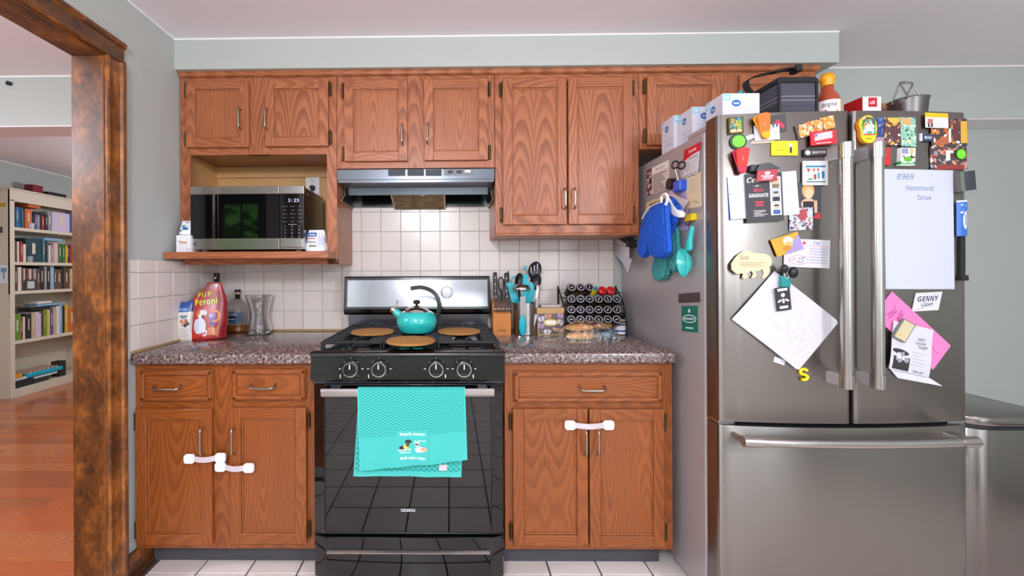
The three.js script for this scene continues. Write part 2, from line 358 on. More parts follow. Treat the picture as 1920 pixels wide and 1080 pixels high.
// caulk lines where ceiling and walls meet
struct('trim_1', merge([bx(WX, SX, H - 0.007, H, SZ, SZ + 0.003), bx(SX, SX + 0.003, H - 0.007, H, 0, SZ), bx(SX, RX, H - 0.007, H, 0, 0.003), bx(WX, WX + 0.003, H - 0.007, H, SZ, ZR)]), m.caulk, 'thin white painted line under the kitchen ceiling', 'trim');
struct('trim_2', merge([bx(LX, WX - WT, H - 0.009, H, 0, 0.003), bx(LX, LX + 0.003, HB - 0.009, HB, ZB, -0.17)]), m.caulk, 'thin white painted line under the ceilings beyond the doorway', 'trim');
// door casing and jambs
{
  const d = struct('door_1', null, null, 'dark varnished wooden door casing with moulded edges and mottled jambs', 'door casing');
  const w = 0.088, J = 0.02;
  part('jamb', darkU(bx(WX - WT - 0.004, WX + 0.004, 0, DH, DZ0 - J, DZ0, 0.002)), m.dark, d);
  part('jamb', darkU(bx(WX - WT - 0.004, WX + 0.004, 0, DH, DZ1, DZ1 + J, 0.002)), m.dark, d);
  part('head_jamb', darkU(bx(WX - WT - 0.004, WX + 0.004, DH, DH + J, DZ0 - J, DZ1 + J, 0.002), 'z'), m.dark, d);
  // moulded casing profile: distance across the casing -> how far it stands out
  const prof = [[0, 0], [0, 0.014], [0.006, 0.018], [0.014, 0.018], [0.018, 0.011], [0.05, 0.012], [0.062, 0.014], [0.068, 0.022], [0.078, 0.025], [0.086, 0.022], [w, 0.018], [w, 0]];
  const upright = (z, dir) => { let g = extr(poly(prof.map(([a, b]) => [b, dir * a])), DH + 0.006); g.rotateX(-Math.PI / 2); g.translate(WX, 0, z); return g; };   // shape y -> -z
  part('casing', darkU(toCreasedNormals(upright(DZ0 - 0.004, 1), 0.5)), m.dark, d);
  part('casing', darkU(toCreasedNormals(upright(DZ1 + 0.004, -1), 0.5)), m.dark, d);
  let hd = extr(poly(prof.map(([a, b]) => [b, a])), DZ1 - DZ0 + 2 * w + 0.008); hd.translate(WX, DH + 0.004, DZ0 - w - 0.004);
  part('head_casing', darkU(toCreasedNormals(hd, 0.5), 'z'), m.dark, d);
}
struct('baseboard_left', darkU(merge([extrX([[0, 0], [0, 0.105], [1, 0.105], [1, 0]], 0, 0.001)].slice(0, 0).concat([bx(WX, WX + 0.016, 0, 0.105, 0.05, DZ0 - 0.093, 0.004), bx(WX, WX + 0.03, 0, 0.022, 0.05, DZ0 - 0.093, 0.006), bx(WX, WX + 0.016, 0, 0.105, DZ1 + 0.093, ZR, 0.004)])), 'z'), m.dark, 'dark brown wooden baseboard at the end of the cabinets', 'baseboard');

// windows out of the frame that light and are mirrored in the kitchen
function windowIn(name, [x0, x1, y0, y1], cols, rows, label, mull, outer = m.white) {
  const w = struct(name, null, null, label, 'window'), z = ZR + 0.03;
  const f = 0.05;
  part('window_frame', merge([bx(x0, x0 + f, y0, y1, z, z + 0.07), bx(x1 - f, x1, y0, y1, z, z + 0.07), bx(x0, x1, y0, y0 + f, z, z + 0.07), bx(x0, x1, y1 - f, y1, z, z + 0.07)]), outer, w);
  const xs = [x0 + f]; if (mull) xs.push((x0 + x1) / 2 - mull / 2, (x0 + x1) / 2 + mull / 2); xs.push(x1 - f);
  if (mull) part('mullion', bx(xs[1], xs[2], y0 + f, y1 - f, z, z + 0.07), outer, w);
  for (let s = 0; s < xs.length; s += 2) {
    part('pane', bx(xs[s], xs[s + 1], y0 + f, y1 - f, z + 0.034, z + 0.036), m.pane, w);
    for (let i = 1; i < cols; i++) { const x = mix(xs[s], xs[s + 1], i / cols); part('muntin', bx(x - 0.01, x + 0.01, y0 + f, y1 - f, z + 0.02, z + 0.05), outer, w); }
    for (let j = 1; j < rows; j++) { const y = mix(y0 + f, y1 - f, j / rows); part('muntin', bx(xs[s], xs[s + 1], y - 0.01, y + 0.01, z + 0.02, z + 0.05), outer, w); }
  }
  part('casing', merge([bx(x0 - 0.08, x0, y0 - 0.08, y1 + 0.08, ZR - 0.018, ZR), bx(x1, x1 + 0.08, y0 - 0.08, y1 + 0.08, ZR - 0.018, ZR), bx(x0, x1, y1, y1 + 0.08, ZR - 0.018, ZR), bx(x0, x1, y0 - 0.08, y0, ZR - 0.018, ZR)]), outer === m.white ? m.dark : outer, w);
}
windowIn('window_1', KW, 1, 1, 'kitchen window opposite the range', 0.06);
windowIn('window_2', DW, 2, 2, 'dark framed grid window in the room beyond the doorway', 0.09, m.dkgrey);
windowIn('door_2', PD, 1, 1, 'glazed patio door opposite the refrigerator', 0.1);
struct('ground', uvm(bx(-14, 14, -0.3, -0.1, ZR + 0.12, 24)), col('#5f8a3a', 0.95), 'mown lawn outside the windows', 'lawn');
{
  const leaf = [col('#3f7a2e', 0.7), col('#58923c', 0.7), col('#2f6226', 0.7)];
  const spots = [[-7.3, 11.4, 3.3], [-3.9, 13.6, 3.0], [-11.4, 13.5, 3.3], [-7.4, 18.5, 4.2], [0.5, 16.5, 3.2], [6.0, 16, 3.0]];
  spots.forEach(([x, z, s], n) => {
    const t = thing('tree', ['broad leafy tree nearest the dining window outside', 'leafy tree second along the lawn outside the dining window', 'leafy tree at the far end of the lawn outside', 'tall tree behind the broad leafy one outside', 'leafy tree outside opposite the kitchen window', 'leafy tree outside opposite the patio door'][n], 'tree', 'trees on the lawn outside');
    part('trunk', lathe([[0.18, -0.12], [0.13, 1.4], [0.1, s]], x, 0, z, 10), m.dark, t);
    const blobs = [];
    for (let k = 0; k < 60; k++) { const g = new THREE.IcosahedronGeometry(rr(0.4, 0.9) * s * 0.22, 2), p = g.attributes.position; for (let i = 0; i < p.count; i++) { const v = new V3().fromBufferAttribute(p, i), f = 1 + 0.7 * noise(v.x * 7 + k, v.y * 7, v.z * 7); p.setXYZ(i, v.x * f, v.y * f, v.z * f); } g.computeVertexNormals(); g.translate(x + rr(-0.52, 0.52) * s, s * rr(0.25, 1.3), z + rr(-0.4, 0.4) * s); blobs.push(g); }
    part('foliage', merge(blobs), leaf[n % 3], t);
  });
}
// added, unseen globe pendants: cap, rod and opal globe; their point lights are set at the top of the script
ADDED_GLOBES.forEach(([x, y, z], i) => {
  const t = thing('added_pendant_lamp', ['added unseen opal globe pendant lamp before the kitchen window', 'added unseen opal globe pendant lamp before the patio door', 'added unseen opal globe pendant lamp in the room beyond the doorway', 'added unseen opal globe pendant lamp before the cream bookcase'][i], 'lamp'), top = i === 3 ? HB : H;
  part('ceiling_cap', lathe([[0, top], [0.06, top], [0.055, top - 0.02], [0, top - 0.022]], x, 0, z, 24), m.nickel, t);
  part('rod', bar([x, y + 0.12, z], [x, top - 0.02, z], 0.006), m.nickel, t);
  part('globe', new THREE.SphereGeometry(0.12, 32, 20).translate(x, y, z), sM({ color: '#fff8ee', emissive: '#fff8f0', emissiveIntensity: 3, roughness: 0.4 }), t);
});

// ---------------------------------------------------------------- wall tiles (backsplash)
const CT = 0.915;   // counter top height
{
  const P = 0.1095, TX1 = Pz(1149, 520, 0).x;
  const back = struct('wall_backsplash', bx(WX, TX1, CT - 0.02, 1.76, -0.001, 0.004), m.grout, 'off-white square ceramic tiles on the wall behind range and counters', 'backsplash');
  const g = pieceGeo(P - 0.0025, P - 0.0025, 0.008, 0.0016);
  const xA = Pz(422, 560, 0.008).x, yA = Pz(600, 619.5, 0.008).y;
  for (let i = -2; i < 21; i++) for (let j = 0; j < 8; j++) {
    let x0 = xA + i * P, x1 = x0 + P; const y0 = yA + j * P;
    if (j > 4 && (x1 < -0.7 || x0 > 0.36)) continue;
    x0 = Math.max(x0, WX + 0.006); x1 = Math.min(x1, TX1); if (x1 - x0 < 0.02) continue;
    const t = part('tile', Math.abs(x1 - x0 - P) < 1e-6 ? g : g.clone().scale((x1 - x0) / P, 1, 1), m.tile[Math.floor(rnd() * 4)], back); t.position.set((x0 + x1) / 2, y0 + P / 2, 0.003);
  }
  const zF = Px(240, 560, WX).z, yT = Px(262, 487, WX + 0.008).y;
  const left = struct('wall_backsplash_side', bx(WX - 0.001, WX + 0.004, CT - 0.02, yT - 0.002, 0, zF), m.grout, 'off-white square ceramic tiles on the wall beside the counter', 'backsplash');
  const gl = g.clone().rotateY(Math.PI / 2), zJ = Px(257.5, 560, WX + 0.008).z;
  for (let k = -1; k < 6; k++) for (let j = 0; j < 5; j++) {
    let z1 = zJ - k * P, z0 = z1 - P; let y0 = yA + j * P, y1 = y0 + P;
    if (k < 0) z1 = Math.min(z1, zF); z0 = Math.max(z0, 0.012); y1 = Math.min(y1, yT); if (y1 - y0 < 0.02 || z1 - z0 < 0.015) continue;
    const full = y1 - y0 > P - 1e-6 && z1 - z0 > P - 1e-6;
    const t = part('tile', full ? gl : gl.clone().scale(1, (y1 - y0) / P, (z1 - z0) / P), m.tile[Math.floor(rnd() * 4)], left); t.position.set(WX + 0.003, (y0 + y1) / 2, (z0 + z1) / 2);
  }
  struct('trim_3', merge([bx(WX, TX1, CT, CT + 0.012, 0.008, 0.016, 0.003), bx(WX + 0.008, WX + 0.016, CT, CT + 0.012, 0.01, zF, 0.003)]), col('#a98f63', 0.7), 'yellowed caulk bead between tiles and worktop', 'trim');
}
{ const p = Pz(20, 158, 0); solo('wall_screw', merge([bar([p.x, p.y, 0], [p.x, p.y, 0.012], 0.008), bar([p.x, p.y, 0.012], [p.x, p.y, 0.018], 0.012)]), m.rubber, 'small dark screw in the green header beyond the doorway', 'screw'); }
// ---------------------------------------------------------------- cabinets
const FZ = 0.61, UZ = 0.32, DT = 0.019;
function pull(parent, a, b, out) {   // bent bar pull between two feet
  const A = new V3(...a), B = new V3(...b), d = B.clone().sub(A).normalize(), o = new V3(...out);
  const P = (t, k) => A.clone().lerp(B, t).addScaledVector(o, k);
  part('handle', merge([tube([P(0, 0), P(0.02, 0.6), P(0.1, 0.96), P(0.3, 1.02), P(0.7, 1.02), P(0.9, 0.96), P(0.98, 0.6), P(1, 0)], 0.0046, 40, 8)]), m.nickel, parent, 'brushed nickel bar pull');
}
function hinge(parent, x, y, z) {
  part('hinge', merge([bx(x - 0.007, x + 0.007, y - 0.028, y + 0.028, z, z + 0.006, 0.002), bar([x, y - 0.026, z + 0.008], [x, y + 0.026, z + 0.008], 0.005), new THREE.SphereGeometry(0.006, 8, 6).translate(x, y + 0.03, z + 0.008), new THREE.SphereGeometry(0.006, 8, 6).translate(x, y - 0.03, z + 0.008)]), m.brass, parent, 'dark bronze hinge');
}
// framed door: r in metres, zf = face plane, opts.handle = [x, y0, y1], opts.hinge = side -1 / 1
function cabDoor(cab, r, zf, mat, o = {}) {
  const d = group('door', cab), { x0, x1, y0, y1 } = r, s = 0.045, z1 = zf + DT, b = 0.0035;
  part('stile', oakU(bx(x0, x0 + s, y0, y1, zf, z1, b)), mat, d);
  part('stile', oakU(bx(x1 - s, x1, y0, y1, zf, z1, b)), mat, d);
  part('rail', oakU(bx(x0 + s - 0.001, x1 - s + 0.001, y0, y0 + s, zf, z1 - 0.0006, b), 'x'), mat, d);
  part('rail', oakU(bx(x0 + s - 0.001, x1 - s + 0.001, y1 - s, y1, zf, z1 - 0.0006, b), 'x'), mat, d);
  part('panel', oakU(bx(x0 + s - 0.004, x1 - s + 0.004, y0 + s - 0.004, y1 - s + 0.004, zf + 0.003, z1 - 0.0085)), mat, d);
  const i0 = x0 + s, i1 = x1 - s, j0 = y0 + s, j1 = y1 - s, e = 0.0075, zb = z1 - 0.0045;
  part('bead', oakU(merge([bx(i0, i0 + e, j0, j1, zf, zb, 0.003), bx(i1 - e, i1, j0, j1, zf, zb, 0.003), bx(i0, i1, j0, j0 + e, zf, zb, 0.003), bx(i0, i1, j1 - e, j1, zf, zb, 0.003)])), mat, d);
  if (o.handle) pull(d, [o.handle[0], o.handle[1], z1], [o.handle[0], o.handle[2], z1], [0, 0, 0.028]);
  if (o.hinge) for (const t of o.hingeY || [0.1, 0.9]) hinge(d, o.hinge < 0 ? x0 - 0.008 : x1 + 0.008, mix(y0, y1, t), zf);
  return d;
}
function cabDrawer(cab, r, zf, mat, hx0, hx1, hy) {
  const d = group('drawer', cab), { x0, x1, y0, y1 } = r, z1 = zf + DT, s = 0.02;
  part('front', oakU(bx(x0, x1, y0, y1, zf, z1 - 0.007, 0.003), 'x'), mat, d);
  part('raised_edge', oakU(merge([bx(x0 + 0.004, x0 + s, y0 + 0.004, y1 - 0.004, zf, z1, 0.005), bx(x1 - s, x1 - 0.004, y0 + 0.004, y1 - 0.004, zf, z1, 0.005), bx(x0 + 0.004, x1 - 0.004, y0 + 0.004, y0 + s, zf, z1, 0.005), bx(x0 + 0.004, x1 - 0.004, y1 - s, y1 - 0.004, zf, z1, 0.005)]), 'x'), mat, d);
  part('panel', oakU(bx(x0 + s + 0.004, x1 - s - 0.004, y0 + s + 0.004, y1 - s - 0.004, zf, z1 - 0.003, 0.003), 'x'), mat, d);
  pull(d, [hx0, hy, z1], [hx1, hy, z1], [0, -0.012, 0.026]);
}
// face frame of stiles and rails left after cutting the openings: list of [x0, x1, y0, y1, grain]
function frame(cab, list, z, mat, t = 0.02) { for (const [x0, x1, y0, y1, gr] of list) part(gr === 'x' ? 'face_rail' : 'face_stile', oakU(bx(x0, x1, y0, y1, z - t, gr === 'x' ? z - 0.0007 : z, 0.0012, 1), gr || 'y'), mat, cab); }

const rz = (a, b, c, d, z) => RZ(a, b, c, d, z + DT);
const RGX0 = Pz(583, 800, 0.687).x, RGX1 = Pz(947, 800, 0.687).x;
{ // base cabinet beside the doorway wall
  const c = thing('base_cabinet', 'low oak cabinet with two drawers and two doors between doorway wall and range', 'cabinet');
  const X0 = WX + 0.004, X1 = RGX0 - 0.006, Y0 = 0.103, Y1 = 0.873;
  part('carcass', oakU(bx(X0, X1, Y0, Y1, 0.02, FZ - 0.02)), m.oakLow, c);
  part('toe_kick', bx(X0 + 0.02, X1, 0, Y0, 0.02, 0.535), m.toe, c);
  const dr1 = rz(260, 695, 397, 754, FZ), dr2 = rz(433, 693, 572, 752, FZ), d1 = rz(254, 767, 397, 1023, FZ), d2 = rz(431, 765, 574, 1021, FZ);
  frame(c, [[X0, d1.x0 + 0.012, Y0, Y1], [d1.x1 - 0.012, d2.x0 + 0.012, Y0, Y1], [d2.x1 - 0.012, X1, Y0, Y1], [X0, X1, dr1.y1 - 0.012, Y1 - 0.0005, 'x'], [d1.x0, d2.x1, d1.y1 - 0.012, dr1.y0 + 0.012, 'x'], [d1.x0, d2.x1, Y0 + 0.0005, d1.y0 + 0.012, 'x']], FZ, m.oakLow);
  const h1 = Pz(298, 724, FZ), h2 = Pz(346, 724, FZ), h3 = Pz(475, 725, FZ), h4 = Pz(521, 725, FZ);
  cabDrawer(c, dr1, FZ, m.oakLow, h1.x, h2.x, (dr1.y0 + dr1.y1) / 2 + 0.006); cabDrawer(c, dr2, FZ, m.oakLow, h3.x, h4.x, (dr2.y0 + dr2.y1) / 2 + 0.006);
  const k1 = Pz(382, 800, FZ + 0.02), k2 = Pz(382, 850, FZ + 0.02), k3 = Pz(440, 800, FZ + 0.02);
  cabDoor(c, d1, FZ, m.oakLow, { handle: [k1.x, k2.y, k1.y], hinge: -1 }); cabDoor(c, d2, FZ, m.oakLow, { handle: [k3.x, k2.y, k1.y], hinge: 1 });
}
{ // base cabinet beside the refrigerator
  const c = thing('base_cabinet', 'low oak cabinet with one wide drawer between range and refrigerator', 'cabinet');
  const X0 = RGX1 + 0.008, X1 = Pz(1261, 860, FZ).x, Y0 = 0.103, Y1 = 0.873;
  part('carcass', oakU(bx(X0, X1, Y0, Y1, 0.02, FZ - 0.02)), m.oakLow, c);
  part('toe_kick', bx(X0, X1 - 0.02, 0, Y0, 0.02, 0.535), m.toe, c);
  const dr = rz(963, 697, 1244, 756, FZ), d1 = rz(962, 767, 1103, 1025, FZ), d2 = rz(1106, 768, 1247, 1027, FZ);
  frame(c, [[X0, d1.x0 + 0.012, Y0, Y1], [d2.x1 - 0.012, X1, Y0, Y1], [X0, X1, dr.y1 - 0.012, Y1 - 0.0005, 'x'], [d1.x0, d2.x1, d1.y1 - 0.012, dr.y0 + 0.012, 'x'], [d1.x0, d2.x1, Y0 + 0.0005, d1.y0 + 0.012, 'x']], FZ, m.oakLow);
  const h1 = Pz(1083, 728, FZ), h2 = Pz(1130, 728, FZ);
  cabDrawer(c, dr, FZ, m.oakLow, h1.x, h2.x, (dr.y0 + dr.y1) / 2 + 0.006);
  const k1 = Pz(1096, 803, FZ + 0.02), k2 = Pz(1096, 851, FZ + 0.02), k3 = Pz(1119, 803, FZ + 0.02);
  cabDoor(c, d1, FZ, m.oakLow, { handle: [k1.x, k2.y, k1.y], hinge: -1 }); cabDoor(c, d2, FZ, m.oakLow, { handle: [k3.x, k2.y, k1.y], hinge: 1 });
}
// worktops with a rolled front edge
for (const [x0, x1, lab] of [[WX + 0.009, RGX0 - 0.003, 'mottled brown stone-look worktop section with bags and bottles on it'], [RGX1 + 0.003, Pz(1265, 672, 0.642).x, 'mottled brown stone-look worktop section with knife block and spice rack on it']]) {
  const pts = [[0.009, CT - 0.04], [0.625, CT - 0.042], [0.635, CT - 0.044], [0.642, CT - 0.038], [0.6425, CT - 0.012], [0.639, CT - 0.004], [0.631, CT], [0.009, CT]];
  solo('worktop', uvm(toCreasedNormals(extrX(pts, x0, x1), 0.5), 'x', 0.6, 0.6), m.granite, lab, 'worktop');
}
// ---- upper cabinets
const UT = 2.19, U0 = WX + 0.006;
const UAx1 = Pz(632, 300, UZ).x, UBx1 = Pz(928, 300, UZ).x, UCx1 = Pz(1198, 300, UZ).x, UDx1 = Pz(1530, 200, UZ).x;
const upper = (a, b, c, d) => rz(a, b, c, d, UZ);
function upHandle(x, ya, yb) { const a = Pz(x, ya, UZ + 0.02), b = Pz(x, yb, UZ + 0.02); return [a.x, b.y, a.y]; }
{ // A: open microwave bay
  const c = thing('wall_cabinet', 'upper oak cabinet with open bay holding the microwave', 'cabinet');
  const X0 = U0, X1 = UAx1 - 0.001, d1 = upper(348, 149, 466, 276), d2 = upper(496, 148, 615, 274), N = RZ(357, 290, 613, 470, UZ), Yb = Pz(480, 496, UZ).y, ns = Pz(480, 472, UZ).y;
  const T = 0.016;
  part('carcass', oakU(bx(X0, X1, N.y1 + 0.012, UT, 0.012, UZ - 0.02)), m.oak, c);
  part('side_panel', oakU(bx(X0, X0 + T, Yb, N.y1 + 0.012, 0.012, UZ - 0.02)), m.birch, c);
  part('side_panel', oakU(bx(X1 - T, X1, Yb, N.y1 + 0.012, 0.012, UZ - 0.02)), m.oak, c);
  part('back_panel', uvm(bx(X0 + T, X1 - T, Yb + 0.02, N.y1 + 0.012, 0.012, 0.02), 'x', 0.5, 1, 0.3, 0.2), m.birch, c);
  part('back_rail', oakU(bx(X0 + T, X1 - T, N.y1 - 0.045, N.y1 + 0.012, 0.02, 0.034), 'x'), m.birch, c);
  const SHZ = Px(305, 478, WX + 0.004).z;
  const st = Pz(480, 471.5, SHZ).y, sb = Pz(480, 484.5, SHZ).y;
  part('shelf', oakU(bx(X0, UAx1 - 0.008, sb, st, 0.02, SHZ, 0.004), 'x'), m.oak, c);
  c.userData.shelfTop = undefined; scene.userData.shelfTop = st; scene.userData.shelfZ = SHZ;
  part('bottom_rail', oakU(bx(X0 + 0.012, X1, Yb, sb, UZ - 0.02, UZ, 0.001), 'x'), m.oak, c);
  frame(c, [[X0, N.x0, st, UT], [N.x1, X1, Yb, UT], [d1.x1 - 0.012, d2.x0 + 0.012, N.y1, UT], [X0, X1, d1.y1 - 0.012, UT, 'x'], [N.x0, N.x1, N.y1, d1.y0 + 0.012, 'x']], UZ, m.oak);
  cabDoor(c, d1, UZ, m.oak, { handle: upHandle(452, 205, 243), hinge: -1, hingeY: [0.14, 0.86] }); cabDoor(c, d2, UZ, m.oak, { handle: upHandle(501, 205, 243), hinge: 1, hingeY: [0.14, 0.86] });
}
{ // B: above the hood
  const c = thing('wall_cabinet', 'upper oak cabinet with two short doors directly above the range hood', 'cabinet');
  const X0 = UAx1 + 0.001, X1 = UBx1 - 0.001, Yb = Pz(780, 315.5, UZ).y, d1 = upper(645, 149, 764, 302), d2 = upper(795, 147, 915, 300);
  part('carcass', oakU(bx(X0, X1, Yb, UT, 0.012, UZ - 0.02)), m.oak, c);
  frame(c, [[X0, d1.x0 + 0.012, Yb, UT], [d1.x1 - 0.012, d2.x0 + 0.012, Yb, UT], [d2.x1 - 0.012, X1, Yb, UT], [X0, X1, d1.y1 - 0.012, UT - 0.0005, 'x'], [X0, X1, Yb + 0.0005, d1.y0 + 0.012, 'x']], UZ, m.oak);
  cabDoor(c, d1, UZ, m.oak, { handle: upHandle(754.5, 234, 272), hinge: -1, hingeY: [0.1, 0.88] }); cabDoor(c, d2, UZ, m.oak, { handle: upHandle(801.5, 232, 270), hinge: 1, hingeY: [0.1, 0.88] });
}
{ // C: tall two-door
  const c = thing('wall_cabinet', 'upper oak cabinet with two tall doors between hood and refrigerator', 'cabinet');
  const X0 = UBx1 + 0.001, X1 = UCx1 - 0.001, Yb = Pz(1060, 437, UZ).y, d1 = upper(943, 146, 1063, 421), d2 = upper(1066, 144, 1187, 420);
  part('carcass', oakU(bx(X0, X1, Yb, UT, 0.012, UZ - 0.02)), m.oak, c);
  frame(c, [[X0, d1.x0 + 0.012, Yb, UT], [d2.x1 - 0.012, X1, Yb, UT], [X0, X1, d1.y1 - 0.012, UT - 0.0005, 'x'], [X0, X1, Yb + 0.0005, d1.y0 + 0.012, 'x']], UZ, m.oak);
  part('bottom_lip', oakU(bx(X0, X1, Yb - 0.012, Yb, 0.02, UZ + 0.006, 0.004), 'x'), m.oak, c);
  cabDoor(c, d1, UZ, m.oak, { handle: upHandle(1058, 354, 392), hinge: -1, hingeY: [0.07, 0.93] }); cabDoor(c, d2, UZ, m.oak, { handle: upHandle(1076, 354, 391), hinge: 1, hingeY: [0.07, 0.93] });
}
{ // D: above the refrigerator
  const c = thing('wall_cabinet', 'short oak cabinet half hidden behind the boxes on the refrigerator', 'cabinet');
  const X0 = UCx1 + 0.001, X1 = UDx1, Yb = Pz(1220, 280, UZ).y, d1 = upper(1214, 141, 1352, 271), d2 = upper(1388, 139, 1522, 269);
  part('carcass', oakU(bx(X0, X1, Yb, UT, 0.012, UZ - 0.02)), m.oak, c);
  frame(c, [[X0, d1.x0 + 0.012, Yb, UT], [d1.x1 - 0.012, d2.x0 + 0.012, Yb, UT], [d2.x1 - 0.012, X1, Yb, UT], [X0, X1, d1.y1 - 0.012, UT - 0.0005, 'x'], [X0, X1, Yb + 0.0005, d1.y0 + 0.012, 'x']], UZ, m.oak);
  cabDoor(c, d1, UZ, m.oak, { hinge: -1, hingeY: [0.14, 0.86] }); cabDoor(c, d2, UZ, m.oak, { hinge: 1, hingeY: [0.14, 0.86] });
}
solo('crown_moulding', oakU(toCreasedNormals(extrX([[UZ - 0.03, UT], [UZ + 0.004, UT], [UZ + 0.006, UT - 0.002], [UZ + 0.014, UT + 0.004], [UZ + 0.016, UT + 0.016], [UZ + 0.014, UT + 0.023], [UZ - 0.03, UT + 0.023]], U0, UDx1 + 0.008), 0.5), 'x'), m.oak, 'narrow oak moulding strip along the tops of the upper cabinets', 'moulding');

// child safety latches
function latch(ax, ay, bxp, by, label) {
  const t = thing('cabinet_latch', label, 'latch', 'white child safety latches'), z = FZ + DT;
  const A = Pz(ax, ay, z), B = Pz(bxp, by, z);
  const pad = (p) => { const s = new THREE.Shape(), w = 0.0215, h = 0.0185, r = 0.011; s.moveTo(-w + r, -h); s.lineTo(w - r, -h); s.absarc(w - r, -h + r, r, -Math.PI / 2, 0); s.lineTo(w, h - r); s.absarc(w - r, h - r, r, 0, Math.PI / 2); s.lineTo(-w + r, h); s.absarc(-w + r, h - r, r, Math.PI / 2, Math.PI); s.lineTo(-w, -h + r); s.absarc(-w + r, -h + r, r, Math.PI, Math.PI * 1.5); return extr(s, 0.008, { bevel: 0.002, seg: 3, curve: 6 }).translate(p.x, p.y, 0.002); };
  for (const p of [A, B]) { const zz = p.onFrame ? FZ : z; part('pad', pad(p).translate(0, 0, zz), m.plasticWhite, t); part('button', bx(p.x - 0.012, p.x + 0.012, p.y - 0.010, p.y + 0.010, zz + 0.009, zz + 0.0145, 0.004), m.plasticWhite, t); }
  part('strap', slab((u, v) => new V3(mix(A.x + 0.015, B.x - 0.015, u), mix(A.y, B.y, u) + (v - 0.5) * 0.022 - 0.004 * Math.sin(Math.PI * u), z + 0.005 + 0.008 * Math.sin(Math.PI * u)), 12, 1, 0.002), col('#cfc3c8', 0.4), t, 'translucent grey strap');
}
latch(357, 859, 415, 857, 'white latch strap tying a cabinet door to the centre stile below two drawers');
latch(415, 874, 468, 876, 'lower white latch strap on the cabinet beside the doorway wall');
latch(1068, 796, 1140, 796, 'white latch strap joining the two doors below the wide drawer');

